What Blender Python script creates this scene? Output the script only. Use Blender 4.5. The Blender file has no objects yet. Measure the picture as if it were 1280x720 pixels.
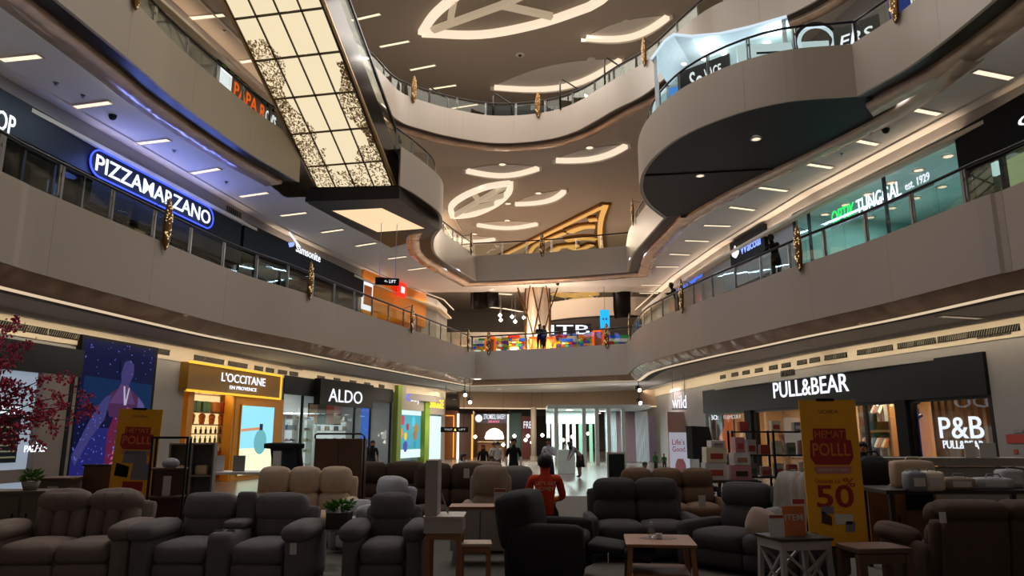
import bpy, bmesh, math, random
from mathutils import Vector, Matrix
random.seed(7)
SC = bpy.context.scene
COL = SC.collection
PI = math.pi
# ------------------------------------------------------------------ camera
FPX, HORIZON, CAMZ = 900.0, 543.0, 1.55
PITCH = math.atan((HORIZON - 360) / FPX)
CP, SP = math.cos(PITCH), math.sin(PITCH)
cam_data = bpy.data.cameras.new('camera'); cam = bpy.data.objects.new('camera', cam_data)
COL.objects.link(cam); SC.camera = cam
cam.location = (0, 0, CAMZ); cam.rotation_euler = (PI / 2 + PITCH, 0, 0)
cam_data.sensor_width = 36; cam_data.lens = FPX / 1280 * 36; cam_data.clip_end = 400
# ------------------------------------------------------------------ world, view, big lights
w = bpy.data.worlds.new('world'); SC.world = w; w.use_nodes = True
w.node_tree.nodes['Background'].inputs[0].default_value = (0.8, 0.72, 0.66, 1)
w.node_tree.nodes['Background'].inputs[1].default_value = 0.13
SC.view_settings.view_transform = 'Standard'; SC.view_settings.look = 'None'
SC.view_settings.gamma = 1; SC.view_settings.use_curve_mapping = False
SC.view_settings.exposure = 0.0

def area(name, loc, sx, sy, power, col, rot=(0, 0, 0), spread=PI):
    l = bpy.data.lights.new(name, 'AREA'); l.shape = 'RECTANGLE'; l.size = sx; l.size_y = sy
    l.energy = power; l.color = col; l.spread = spread
    o = bpy.data.objects.new(name, l); COL.objects.link(o); o.location = loc; o.rotation_euler = rot
    return o
def point(name, loc, power, col, r=.15):
    l = bpy.data.lights.new(name, 'POINT'); l.energy = power; l.color = col; l.shadow_soft_size = r
    o = bpy.data.objects.new(name, l); COL.objects.link(o); o.location = loc
    return o
WARM = (1, .80, .62); COOL = (.62, .80, 1.0); NEUT = (1, .93, .85)
# added fill lights without fixtures, under the atrium roof and in the deep hall
area('atrium_fill', (0, 15, 19.6), 7, 14, 1150, NEUT)
area('atrium_fill', (0, 29, 19.6), 7, 7, 760, NEUT)
area('hall_fill', (0, 50, 14.3), 12, 16, 3800, WARM)
area('hall_fill', (0, 62, 4.0), 14, 10, 700, WARM)
area('hall_fill', (-1, 41, 4.0), 7, 5, 420, WARM)
# ------------------------------------------------------------------ pixel <-> place helpers
def ray(px, py):
    a = (px - 640) / FPX; u = (360 - py) / FPX
    return Vector((a, CP - u * SP, SP + u * CP))
def P(px, py, z):
    d = ray(px, py); t = (z - CAMZ) / d.z
    return Vector((d.x * t, d.y * t, z))
def PD(px, py, D):
    d = ray(px, py); t = D / d.y
    return Vector((d.x * t, D, CAMZ + d.z * t))
def G(px, D, z=0.5):
    dep = D * CP + (z - CAMZ) * SP
    return Vector(((px - 640) / FPX * dep, D, 0))
def PW(px, py, wall):
    d = ray(px, py); best = None
    for a, b in zip(wall[:-1], wall[1:]):
        ex, ey = b[0] - a[0], b[1] - a[1]
        den = d.x * ey - d.y * ex
        if abs(den) < 1e-9: continue
        t = (a[0] * ey - a[1] * ex) / den
        s = ((d.x * t - a[0]) * ex + (d.y * t - a[1]) * ey) / (ex * ex + ey * ey)
        if t > 0 and -1e-6 <= s <= 1 + 1e-6 and (best is None or t < best[0]):
            best = (t, Vector((d.x * t, d.y * t, CAMZ + d.z * t)))
    return best[1]
class Fr:
    """frame on a wall: x to the right as seen, y into the wall, z up"""
    def __init__(s, A, B):
        s.o = Vector((A[0], A[1])); e = Vector((B[0], B[1])) - s.o; s.len = e.length
        s.ux = e / s.len; s.uy = Vector((-s.ux.y, s.ux.x)); s.rot = math.atan2(s.ux.y, s.ux.x)
    def loc(s, px, py, y=0.0):
        d = ray(px, py); d2 = Vector((d.x, d.y))
        t = (s.o.dot(s.uy) + y) / d2.dot(s.uy)
        q = d2 * t - s.o
        return (q.dot(s.ux), CAMZ + d.z * t)
    def rect(s, x0, y0, x1, y1, y=0.0):
        """local x0,x1,z0,z1 of a picture rectangle on the plane"""
        ym = (y0 + y1) / 2; xm = (x0 + x1) / 2
        return (s.loc(x0, ym, y)[0], s.loc(x1, ym, y)[0], s.loc(xm, y1, y)[1], s.loc(xm, y0, y)[1])
    def w(s, x, y, z):
        q = s.o + s.ux * x + s.uy * y
        return Vector((q.x, q.y, z))
def lin(h):
    h = h.lstrip('#'); v = [int(h[i:i + 2], 16) / 255 for i in (0, 2, 4)]
    return tuple(x / 12.92 if x <= .04045 else ((x + .055) / 1.055) ** 2.4 for x in v)
ORD = ['first', 'second', 'third', 'fourth', 'fifth', 'sixth', 'seventh', 'eighth', 'ninth', 'tenth', 'eleventh', 'twelfth',
       'thirteenth', 'fourteenth', 'fifteenth', 'sixteenth', 'seventeenth', 'eighteenth', 'nineteenth', 'twentieth',
       'twenty-first', 'twenty-second', 'twenty-third', 'twenty-fourth', 'twenty-fifth', 'twenty-sixth', 'twenty-seventh', 'twenty-eighth']
# ------------------------------------------------------------------ materials
MATS = {}
def M(name, col, rough=.6, metal=0.0, var=.08, scale=6.0, emit=None, es=0.0, bump=0.0, bscale=None, spec=.5, coat=0.0, bdist=.02):
    if name in MATS: return MATS[name]
    if isinstance(col, str): col = lin(col)
    m = bpy.data.materials.new(name); m.use_nodes = True; nt = m.node_tree; N = nt.nodes; L = nt.links
    b = N['Principled BSDF']
    b.inputs['Roughness'].default_value = rough; b.inputs['Metallic'].default_value = metal
    b.inputs['Specular IOR Level'].default_value = spec; b.inputs['Coat Weight'].default_value = coat
    tc = N.new('ShaderNodeTexCoord'); nz = N.new('ShaderNodeTexNoise'); nz.inputs['Scale'].default_value = scale
    nz.inputs['Detail'].default_value = 3
    L.new(tc.outputs['Object'], nz.inputs['Vector'])
    mx = N.new('ShaderNodeMix'); mx.data_type = 'RGBA'
    mx.inputs[6].default_value = (*[max(0, x * (1 - var)) for x in col], 1)
    mx.inputs[7].default_value = (*[min(1, x * (1 + var)) for x in col], 1)
    L.new(nz.outputs['Fac'], mx.inputs[0]); L.new(mx.outputs[2], b.inputs['Base Color'])
    if emit is not None:
        if isinstance(emit, str): emit = lin(emit)
        b.inputs['Emission Color'].default_value = (*emit, 1); b.inputs['Emission Strength'].default_value = es
    if bump:
        n2 = N.new('ShaderNodeTexNoise'); n2.inputs['Scale'].default_value = bscale or 40; n2.inputs['Detail'].default_value = 2
        L.new(tc.outputs['Object'], n2.inputs['Vector'])
        bp = N.new('ShaderNodeBump'); bp.inputs['Strength'].default_value = bump; bp.inputs['Distance'].default_value = bdist
        L.new(n2.outputs['Fac'], bp.inputs['Height']); L.new(bp.outputs['Normal'], b.inputs['Normal'])
    MATS[name] = m
    return m
def E(name, col, es):
    """light-giving surface"""
    if isinstance(col, str): col = lin(col)
    return M(name, tuple(.2 * x for x in col), .5, emit=col, es=es, var=.02, spec=.1)
def GLASS(name, tint=(.9, .95, .93), refl=.10, rough=.02, fres=.25):
    if name in MATS: return MATS[name]
    m = bpy.data.materials.new(name); m.use_nodes = True; nt = m.node_tree; N = nt.nodes; L = nt.links
    N.remove(N['Principled BSDF'])
    t = N.new('ShaderNodeBsdfTransparent'); t.inputs[0].default_value = (*tint, 1)
    g = N.new('ShaderNodeBsdfGlossy'); g.inputs['Roughness'].default_value = rough
    lw = N.new('ShaderNodeLayerWeight'); lw.inputs[0].default_value = .35
    mm = N.new('ShaderNodeMath'); mm.operation = 'MULTIPLY_ADD'; mm.inputs[1].default_value = fres; mm.inputs[2].default_value = refl
    mx = N.new('ShaderNodeMixShader')
    L.new(lw.outputs['Fresnel'], mm.inputs[0]); L.new(mm.outputs[0], mx.inputs[0])
    L.new(t.outputs[0], mx.inputs[1]); L.new(g.outputs[0], mx.inputs[2]); L.new(mx.outputs[0], N['Material Output'].inputs[0])
    MATS[name] = m
    return m
# shell
M('fascia', '#b6a89a', .36, var=.04, scale=.7, spec=.45)
M('fascia_edge', '#a09080', .42)
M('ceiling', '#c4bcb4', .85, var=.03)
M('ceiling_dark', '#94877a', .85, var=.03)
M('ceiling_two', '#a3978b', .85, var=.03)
M('deck_bounce', '#c9beb2', .3, var=.05)  # unseen deck floors, made pale to bounce lamp light onto the ceilings
M('soffit_dark', '#1d1612', .38, var=.1, spec=.3)
M('soffit_brown', '#140d09', .45, var=.1, spec=.15)
M('bronze', '#c0a28a', .24, metal=.4, var=.35, scale=2.5, bump=1.0, bscale=1.1, bdist=.14)
M('cove_grey', '#4a4541', .6)
E('cove_light', '#ffe2bd', .72)
M('wall_white', '#918b86', .7, var=.03)
M('band_cream', '#c8b8a0', .7, var=.03)
M('wall_grey', '#8c8580', .7, var=.04)
M('floor_tile', '#6b625b', .25, var=.1)
M('floor_carpet', '#575149', .95, var=.2, scale=30, bump=.3, bscale=90)
M('black_panel', '#0c0c0d', .45, var=.1, spec=.25)
M('black_matt', '#0a0a0b', .65, var=.1, spec=.2)
M('black_metal', '#17161a', .4, metal=.4)
M('steel', '#8f8f8e', .32, metal=.9, var=.1)
M('rail_black', '#131110', .35, metal=.3)
GLASS('rail_glass', (.88, .91, .87), .015, fres=.10)
GLASS('shop_glass', (.95, .97, .97), .01, fres=.10)
GLASS('shop_glass_dark', (.42, .43, .46), .015, fres=.06)
M('gold', '#6e4a22', .42, metal=.75, var=.5, scale=18, bump=.5, bscale=25)
E('sequin_glint', '#ffdca0', .9)  # glowing slips stand in for light glinting off the sequins
E('lamp_warm', '#ffe6c4', 1.35)
E('lamp_dim', '#e8d2b4', .42)
E('lamp_spot', '#fff3e2', 7.0)
E('letter_white', '#f2f6ff', 1.15)
E('letter_blue', '#8fa6ff', 1.3)
E('neon_blue', '#3a4cff', 2.4)
# ------------------------------------------------------------------ mesh building
class MB:
    def __init__(s): s.v = []; s.f = []
    def add(s, vs, fs, mat=None):
        n = len(s.v)
        if mat is not None: vs = [mat @ Vector(q) for q in vs]
        s.v += [tuple(q) for q in vs]; s.f += [tuple(i + n for i in f) for f in fs]; return s
    def box(s, x0, x1, y0, y1, z0, z1, mat=None):
        vs = [(x, y, z) for z in (z0, z1) for y in (y0, y1) for x in (x0, x1)]
        return s.add(vs, [(0, 2, 3, 1), (4, 5, 7, 6), (0, 1, 5, 4), (2, 6, 7, 3), (0, 4, 6, 2), (1, 3, 7, 5)], mat)
    def cbox(s, c, sz, mat=None):
        return s.box(c[0] - sz[0] / 2, c[0] + sz[0] / 2, c[1] - sz[1] / 2, c[1] + sz[1] / 2, c[2] - sz[2] / 2, c[2] + sz[2] / 2, mat)
    def rbox(s, x0, x1, y0, y1, z0, z1, r=.05, n=6, puff=0.0, mat=None):
        """rounded, optionally puffed block"""
        c = Vector(((x0 + x1) / 2, (y0 + y1) / 2, (z0 + z1) / 2)); h = Vector(((x1 - x0) / 2, (y1 - y0) / 2, (z1 - z0) / 2))
        r = min(r, h.x * .999, h.y * .999, h.z * .999); ih = Vector((h.x - r, h.y - r, h.z - r))
        idx = {}; vs = []; fs = []
        def g(k):
            t = -1 + 2 * k / n
            return math.sin(t * PI / 2) if n > 2 else t
        def vid(i, j, k):
            if (i, j, k) in idx: return idx[(i, j, k)]
            p = Vector((g(i), g(j), g(k)))
            q = Vector((p.x * h.x, p.y * h.y, p.z * h.z))
            inner = Vector([max(-ih[a], min(ih[a], q[a])) for a in range(3)])
            d = q - inner
            if d.length > 1e-9: d = d.normalized() * r
            q = inner + d
            if puff:
                for a in range(3):
                    b1, b2 = [(1, 2), (0, 2), (0, 1)][a]
                    fac = (1 - p[b1] ** 2) * (1 - p[b2] ** 2)
                    q[a] += puff * fac * (p[a])
            idx[(i, j, k)] = len(vs); vs.append(c + q); return idx[(i, j, k)]
        for a in range(n):
            for b in range(n):
                fs += [(vid(a, b, 0), vid(a, b + 1, 0), vid(a + 1, b + 1, 0), vid(a + 1, b, 0)),
                       (vid(a, b, n), vid(a + 1, b, n), vid(a + 1, b + 1, n), vid(a, b + 1, n)),
                       (vid(a, 0, b), vid(a + 1, 0, b), vid(a + 1, 0, b + 1), vid(a, 0, b + 1)),
                       (vid(a, n, b), vid(a, n, b + 1), vid(a + 1, n, b + 1), vid(a + 1, n, b)),
                       (vid(0, a, b), vid(0, a, b + 1), vid(0, a + 1, b + 1), vid(0, a + 1, b)),
                       (vid(n, a, b), vid(n, a + 1, b), vid(n, a + 1, b + 1), vid(n, a, b + 1))]
        return s.add(vs, fs, mat)
    def tube(s, pts, r, n=8, cap=True):
        pts = [Vector(p) for p in pts]; m = len(pts); rr = r if isinstance(r, (list, tuple)) else [r] * m
        vs = []; fs = []; up = None
        for i, p in enumerate(pts):
            t = (pts[min(i + 1, m - 1)] - pts[max(i - 1, 0)]).normalized()
            if up is None:
                up = Vector((0, 0, 1)) if abs(t.z) < .9 else Vector((1, 0, 0))
            a = t.cross(up)
            if a.length < 1e-6: a = t.cross(Vector((0, 1, 0)))
            a.normalize(); b = a.cross(t).normalized(); up = b
            for k in range(n):
                th = 2 * PI * k / n + PI / n
                vs.append(p + (a * math.cos(th) + b * math.sin(th)) * rr[i])
        for i in range(m - 1):
            for k in range(n):
                k2 = (k + 1) % n
                fs.append((i * n + k, i * n + k2, (i + 1) * n + k2, (i + 1) * n + k))
        if cap: fs += [tuple(range(n))[::-1], tuple((m - 1) * n + k for k in range(n))]
        return s.add(vs, fs)
    def bar(s, a, b, w, d=None):
        """square bar from a to b"""
        a = Vector(a); b = Vector(b); d = d or w; t = (b - a).normalized()
        ref = Vector((0, 0, 1)) if abs(t.z) < .95 else Vector((0, 1, 0))
        x = t.cross(ref).normalized(); y = x.cross(t)
        vs = [q + x * sx * w / 2 + y * sy * d / 2 for q in (a, b) for sx, sy in ((-1, -1), (1, -1), (1, 1), (-1, 1))]
        return s.add(vs, [(0, 3, 2, 1), (4, 5, 6, 7), (0, 1, 5, 4), (1, 2, 6, 5), (2, 3, 7, 6), (3, 0, 4, 7)])
    def lathe(s, prof, c=(0, 0, 0), n=16, mat=None):
        vs = []; fs = []; m = len(prof)
        for r, z in prof:
            for k in range(n):
                th = 2 * PI * k / n
                vs.append((c[0] + r * math.cos(th), c[1] + r * math.sin(th), c[2] + z))
        for i in range(m - 1):
            for k in range(n):
                k2 = (k + 1) % n
                fs.append((i * n + k, i * n + k2, (i + 1) * n + k2, (i + 1) * n + k))
        fs += [tuple(range(n))[::-1], tuple((m - 1) * n + k for k in range(n))]
        return s.add(vs, fs, mat)
    def prism(s, poly, y0, y1, mat=None):
        """polygon in x,z (counter clockwise seen from -y) extruded along y"""
        n = len(poly)
        vs = [(x, y0, z) for x, z in poly] + [(x, y1, z) for x, z in poly]
        fs = [tuple(range(n)), tuple(range(2 * n - 1, n - 1, -1))] + [(i, i + n, (i + 1) % n + n, (i + 1) % n) for i in range(n)]
        return s.add(vs, fs, mat)
    def plate(s, poly, z0, z1):
        """plan polygon extruded in z"""
        n = len(poly)
        vs = [(x, y, z0) for x, y in poly] + [(x, y, z1) for x, y in poly]
        fs = [tuple(range(n))[::-1], tuple(range(n, 2 * n))] + [(i, (i + 1) % n, (i + 1) % n + n, i + n) for i in range(n)]
        return s.add(vs, fs)
    def ball(s, c, r, n=8, m=6, sc=(1, 1, 1)):
        prof = [(max(.001, r * math.sin(PI * i / m)), -r * math.cos(PI * i / m)) for i in range(m + 1)]
        mt = Matrix.Translation(c) @ Matrix.Diagonal((*sc, 1))
        return s.lathe(prof, n=n, mat=mt)
    def mesh(s, name, mats, smooth=False):
        me = bpy.data.meshes.new(name); me.from_pydata(s.v, [], s.f)
        for m in (mats if isinstance(mats, (list, tuple)) else [mats]):
            me.materials.append(MATS[m] if isinstance(m, str) else m)
        if smooth:
            for p in me.polygons: p.use_smooth = True
        me.update()
        return me
def link(name, me, parent=None, loc=None, rotz=None, lab=None):
    o = bpy.data.objects.new(name, me); COL.objects.link(o)
    if parent is not None: o.parent = parent
    if loc is not None: o.location = loc
    if rotz is not None: o.rotation_euler = (0, 0, rotz)
    if lab: o['label'] = lab
    return o
def mk(name, mb, mat, parent=None, smooth=False, loc=None, rotz=None, lab=None):
    return link(name, mb.mesh(name, mat, smooth), parent, loc, rotz, lab)
def tag(o, label, cat, group=None, kind=None):
    o['label'] = label; o['category'] = cat
    if group: o['group'] = group
    if kind: o['kind'] = kind
    return o
def struct(name, mb, mat, parent=None, smooth=False):
    o = mk(name, mb, mat, parent, smooth)
    if parent is None: o['kind'] = 'structure'
    return o
def thing(name, label, cat, loc=(0, 0, 0), rotz=0, group=None):
    o = bpy.data.objects.new(name, None); COL.objects.link(o); o.location = loc; o.rotation_euler = (0, 0, rotz)
    o.empty_display_size = .1
    return tag(o, label, cat, group)
def copy_tree(o, parent=None):
    c = o.copy(); COL.objects.link(c)
    if parent is not None: c.parent = parent
    for ch in list(o.children): copy_tree(ch, c)
    return c
# ------------------------------------------------------------------ lettering
_tc = {}
def text_mesh(ch, bold=0.0, ext=.1):
    cu = bpy.data.curves.new('t', 'FONT'); cu.body = ch; cu.size = 1; cu.extrude = ext; cu.offset = bold; cu.resolution_u = 3
    ob = bpy.data.objects.new('t', cu)
    me = bpy.data.meshes.new_from_object(ob)
    bpy.data.objects.remove(ob); bpy.data.curves.remove(cu)
    return me
def letters(s, rect, y, mat, parent, depth=.05, bold=.02, joined=False, name='letter', slant=0.0):
    """letters of s fitted to rect (x0,x1,z0,z1) in the parent's x/z plane, facing -y"""
    x0, x1, z0, z1 = rect; depth = min(depth, .018); bold *= .35
    full = text_mesh(s, bold); vx = [v.co.x for v in full.vertices]; vy = [v.co.y for v in full.vertices]
    a0, a1, b0, b1 = min(vx), max(vx), min(vy), max(vy)
    sx = (x1 - x0) / (a1 - a0); sz = (z1 - z0) / (b1 - b0)
    def conv(me, dx):
        for v in me.vertices:
            x, yy, zz = v.co
            v.co = (x0 + (x + dx - a0) * sx + slant * (yy - b0) * sz, y - (zz + .1) / .2 * depth, z0 + (yy - b0) * sz)
        me.materials.clear(); me.materials.append(MATS[mat] if isinstance(mat, str) else mat)
        return me
    if joined:
        o = link(name, conv(full, 0), parent); o['kind'] = 'stuff'
        return o
    out = []
    for i, ch in enumerate(s):
        if ch == ' ': continue
        pre = text_mesh(s[:i + 1], bold); r = max(v.co.x for v in pre.vertices); bpy.data.meshes.remove(pre)
        me = text_mesh(ch, bold)
        if not len(me.vertices): continue
        cr = max(v.co.x for v in me.vertices)
        out.append(link(name, conv(me, r - cr), parent))
    bpy.data.meshes.remove(full)
    return out
# ================================================================== THE SHELL
FL = {1: 5.4, 2: 10.7, 3: 16.0}           # deck levels
DROP = 1.32                               # fascia height below the deck
def smooth(pts, step=.22):
    p = [Vector((q[0], q[1])) for q in pts]; p = [2 * p[0] - p[1]] + p + [2 * p[-1] - p[-2]]; out = []
    for i in range(1, len(p) - 2):
        n = max(2, int((p[i + 1] - p[i]).length / step))
        for k in range(n):
            t = k / n
            out.append(.5 * ((2 * p[i]) + (p[i + 1] - p[i - 1]) * t + (2 * p[i - 1] - 5 * p[i] + 4 * p[i + 1] - p[i + 2]) * t * t
                             + (3 * p[i] - p[i - 1] - 3 * p[i + 1] + p[i + 2]) * t ** 3))
    out.append(p[-2]); return out
class Path:
    def __init__(s, sections):
        s.p = []; s.sec = []
        for k, q in enumerate(sections):
            a = len(s.p) - (1 if s.p else 0)
            s.p += q[1:] if s.p else q
            s.sec.append((a, len(s.p) - 1))
        s.n = []
        m = len(s.p)
        for i in range(m):
            d1 = (s.p[i] - s.p[i - 1]).normalized() if i else None
            d2 = (s.p[i + 1] - s.p[i]).normalized() if i < m - 1 else None
            d1 = d1 or d2; d2 = d2 or d1
            n1 = Vector((-d1.y, d1.x)); n2 = Vector((-d2.y, d2.x)); nn = (n1 + n2).normalized()
            s.n.append(nn / max(.45, nn.dot(n1)))
    def off(s, i, d): return s.p[i] + s.n[i] * d
    def arc(s, a, b):
        L = [0]
        for i in range(a, b): L.append(L[-1] + (s.p[i + 1] - s.p[i]).length)
        return L
def sweep(mb, path, a, b, prof, closed=False):
    """prof: list of (offset, z) swept between path points a..b"""
    m = len(prof); vs = []; fs = []
    for i in range(a, b + 1):
        for o, z in prof:
            q = path.off(i, o); vs.append((q.x, q.y, z))
    for i in range(b - a):
        for k in range(m if closed else m - 1):
            k2 = (k + 1) % m
            fs.append((i * m + k, (i + 1) * m + k, (i + 1) * m + k2, i * m + k2))
    if closed: fs += [tuple(range(m))[::-1], tuple((b - a) * m + k for k in range(m))]
    return mb.add(vs, fs)
def v2(q): return (q[0], q[1])
# ---- plans of the balcony edges (levels one, two, three)
z1, z2, z3 = FL[1], FL[2], FL[3]
L1a = smooth([(-8.1, 1), (-8.0, 6)] + [v2(P(x, y, z1)) for x, y in ((0, 215), (50, 239), (147, 280), (260, 327), (317, 348), (380, 367), (447, 390), (510, 411), (560, 428), (595, 440))])
L1b = smooth([v2(P(x, y, z1)) for x, y in ((595, 440), (690, 435.5), (783, 430))])
L1c = smooth([v2(P(x, y, z1)) for x, y in ((783, 430), (800, 410.5), (861, 383.5), (919, 362), (980, 339), (1087, 302), (1220, 250), (1280, 228))] + [(8.3, 6), (8.3, 1)])
L2a = smooth([(-8.9, 1), (-8.8, 7)] + [v2(P(x, y, z2)) for x, y in ((167, 2), (217, 53), (267, 97), (320, 140), (360, 167))] + [(-6.75, 21.7)])
L2m = smooth([(-6.75, 21.7), (-6.7, 22.25)]) + [Vector((-3.6, 22.0))]
L2n = smooth([(-3.6, 22.0), (-3.1, 23.2), (-2.6, 25.0), (-2.7, 26.7), (-3.2, 28.6), (-3.35, 31.1), (-2.75, 33.7), (-1.85, 36.6)])
L2b = smooth([(-1.85, 36.6), (1.8, 35.9), (5.65, 34.6)])
L2c = smooth([(5.65, 34.6), (5.35, 31.5), (5.45, 28.5), (5.6, 25.6)]) 
L2d = smooth([(5.6, 25.6), (4.7, 24.0), (4.12, 22.2), (4.0, 20.2), (4.45, 18.3), (5.4, 16.9), (6.6, 16.05), (8.15, 15.75)])
L2e = smooth([(8.15, 15.75), (8.7, 13.9), (8.9, 10), (9, 1)])
L3a = smooth([(-9.2, 1), (-8.6, 14), (-7.4, 22)] + [v2(P(x, y, z3)) for x, y in ((468, 83), (500, 115), (533, 128), (567, 137), (617, 145), (673, 142), (717, 130), (767, 100), (807, 77), (883, 13))] + [(9.6, 19.5), (10.6, 12), (10.8, 1)])
PATH1 = Path([L1a, L1b, L1c]); PATH2 = Path([L2a, L2m, L2n, L2b, L2c, L2d, L2e]); PATH3 = Path([L3a])
# ---- shop walls in plan
WL = [(-12.2, -2), (-12.0, 8), (-11.5, 15), (-10.6, 20), (-10.0, 23.5), (-9.2, 28), (-7.8, 33), (-6.3, 38), (-4.5, 42.5), (-4.2, 46)]
WR = [(12.2, -2), (12.1, 8), (11.8, 15.4), (10.1, 23), (9.1, 30), (8.6, 36), (8.4, 46)]
WR_rev = WR[::-1]
def horseshoe(path, off, xo, yb, y0=-2):
    q = [v2(path.off(i, off)) for i in range(len(path.p))]
    return q + [(xo, y0), (xo, yb), (-xo, yb), (-xo, y0)]
def ngon(name, poly, z, mat, flip=False, parent=None):
    me = bpy.data.meshes.new(name); bm = bmesh.new()
    vs = [bm.verts.new((x, y, z)) for x, y in poly]; f = bm.faces.new(vs)
    bm.normal_update()
    if (f.normal.z < 0) != flip: f.normal_flip()
    bmesh.ops.triangulate(bm, faces=[f]); bm.to_mesh(me); bm.free(); me.materials.append(MATS[mat])
    o = link(name, me, parent)
    if parent is None: o['kind'] = 'structure'
    return o
# ground floor: tiles of the mall, carpet of the sale area is part of it
g = MB(); g.box(-16, 16, -3, 78, -.1, 0)
FLOOR = struct('floor', g, 'floor_tile'); FLOOR['label'] = 'grey polished ground floor of the shopping mall'
g = MB(); g.plate([(-8.5, 3), (8.6, 3), (8.6, 15), (5.5, 19), (-5.5, 19), (-8.5, 15)], .001, .012)
mk('carpet', g, 'floor_carpet', FLOOR, lab='dark carpet under the furniture sale')
# decks (upper faces) and soffits (lower faces)
ngon('floor_level_one', horseshoe(PATH1, .05, 16, 78), z1 - .05, 'deck_bounce')
ngon('floor_level_two', horseshoe(PATH2, .05, 16, 40.2), z2 - .05, 'deck_bounce')
ngon('floor_level_three', horseshoe(PATH3, .05, 16, 44), z3 - .05, 'deck_bounce')
CZ = {0: z1 - 1.22, 1: z2 - 1.22, 2: z3 - 1.22, 3: 20.3}
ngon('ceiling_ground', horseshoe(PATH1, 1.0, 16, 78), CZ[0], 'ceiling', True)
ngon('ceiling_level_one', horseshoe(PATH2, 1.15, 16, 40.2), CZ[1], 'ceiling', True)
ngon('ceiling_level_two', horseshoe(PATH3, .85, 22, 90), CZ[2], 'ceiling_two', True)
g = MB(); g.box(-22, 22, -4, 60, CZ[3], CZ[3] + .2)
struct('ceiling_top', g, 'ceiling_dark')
g = MB(); g.box(-22, -21.8, -4, 90, 9, 20.3); g.box(21.8, 22, -4, 90, 9, 20.3); g.box(-22, 22, 60, 60.2, 14.8, 20.4)
struct('wall_top', g, 'wall_grey')
g = MB(); g.box(-22, 22, 78, 78.2, 0, 14.9)
struct('wall_back', g, 'wall_grey')
def balcony(tagname, path, z, gap, strip, cove):
    for si, (a, b) in enumerate(path.sec):
        if len(path.sec) > 3 and si == 1: continue
        nm = ['west', 'corner', 'landing', 'bridge', 'east', 'bulge', 'front'][si] if len(path.sec) > 3 else ['west', 'bridge', 'east'][si]
        g = MB(); sweep(g, path, a, b, [(.03, z), (.03, z - DROP + .03), (.12, z - DROP + .03), (.12, z)], True)
        wl = struct(f'wall_balcony_{tagname}_{nm}', g, 'fascia_edge')
        # cladding panels
        L = path.arc(a, b); tot = L[-1]; k = max(1, round(tot / 2.6)); i0 = a
        for j in range(k):
            tgt = tot * (j + 1) / k
            i1 = min(range(a, b + 1), key=lambda i: abs(L[i - a] - tgt))
            if j == k - 1: i1 = b
            if i1 <= i0: continue
            q = MB(); sweep(q, path, i0, i1, [(0, z + .02), (0, z - DROP), (.03, z - DROP), (.03, z + .02)], True)
            # open the joint by a hair
            vs = [Vector(v) for v in q.v]; m = 4
            for e, s2 in ((0, 1), (i1 - i0, -1)):
                if (e == 0 and j == 0) or (e and j == k - 1): continue
                for c in range(m):
                    v = vs[e * m + c]; d = (vs[(e + s2) * m + c] - v).normalized(); vs[e * m + c] = v + d * .0025
            q.v = [tuple(v) for v in vs]
            mk('panel', q, 'fascia', wl)
            i0 = i1
        # dark recess, bronze strip, cove
        g = MB(); zb = z - DROP
        sweep(g, path, a, b, [(.12, zb + .03), (gap + .02, zb + .10)])
        if len(path.sec) > 3 and si == 5: continue
        mk('recess', g, 'soffit_dark', wl)
        g = MB(); x = gap
        dr = .24 if cove else .06
        sweep(g, path, a, b, [(x, zb + .14), (x, zb + .02), (x + .03, zb - .02), (x + strip * .55, zb - dr * .75), (x + strip, zb - dr), (x + strip, zb - dr + .02), (x + strip + .02, zb + .12)][:5 if cove else 7])
        o = mk('bronze_band', g, 'bronze', wl, True)
        x += strip
        if cove:
            g = MB(); sweep(g, path, a, b, [(x, zb - .24), (x + .16, zb - .255)]); mk('cove_strip', g, 'cove_light', wl)
            g = MB(); sweep(g, path, a, b, [(x + .16, zb - .255), (x + .18, zb - .275), (x + .54, zb - .22), (x + .58, zb + .12)]); mk('cove_lip', g, 'cove_grey', wl)
balcony('one', PATH1, z1, .06, .36, True)
balcony('two', PATH2, z2, .58, .56, False)
balcony('three', PATH3, z3, .50, .34, False)
# thin light line under the third-level balcony
g = MB(); sweep(g, PATH3, 0, len(PATH3.p) - 1, [(.84, CZ[2] - .02), (.92, CZ[2] - .04)])
tl = struct('trim_1', g, 'cove_light'); tl['label'] = 'thin lit line under the topmost curved balcony'
# dark underside of the bulge on the right and of the bronze-edged landing on the left
a, b = PATH2.sec[5]
poly = [v2(PATH2.off(i, .1)) for i in range(a, b + 1)] + [(9.6, 16.4), (8.7, 19.0), (7.3, 22.2), (6.45, 25.2)]
ngon('ceiling_bulge', poly, z2 - DROP + .045, 'soffit_brown', True)
def bronze_edge(name, pts, zb):
    p = Path([smooth(pts)]); g = MB()
    sweep(g, p, 0, len(p.p) - 1, [(-.02, zb + .14), (-.02, zb), (.03, zb - .05), (.26, zb - .08), (.50, zb - .05), (.56, zb + .03)])
    o = struct(name, g, 'bronze', None, True); return o
bronze_edge('trim_2', [(6.3, 26.3), (6.45, 25.2), (7.3, 22.2), (8.5, 19.2), (9.35, 16.6), (9.5, 14)], z2 - DROP)['label'] = 'bronze band sweeping under the dark right-hand bulge'
ngon('ceiling_landing', [(-6.6, 22.3), (-3.7, 22.1), (-2.75, 25.0), (-2.85, 26.7), (-3.3, 28.3), (-5.2, 30), (-6.2, 27), (-7.1, 24)], z2 - DROP + .045, 'soffit_dark', True)
# seam line across the bulge soffit
g = MB(); g.bar((4.1, 21.2, z2 - DROP + .03), (8.3, 20.6, z2 - DROP + .03), .09, .03)
struct('trim_3', g, 'black_matt')['label'] = 'dark joint across the right-hand bulge underside'
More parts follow.
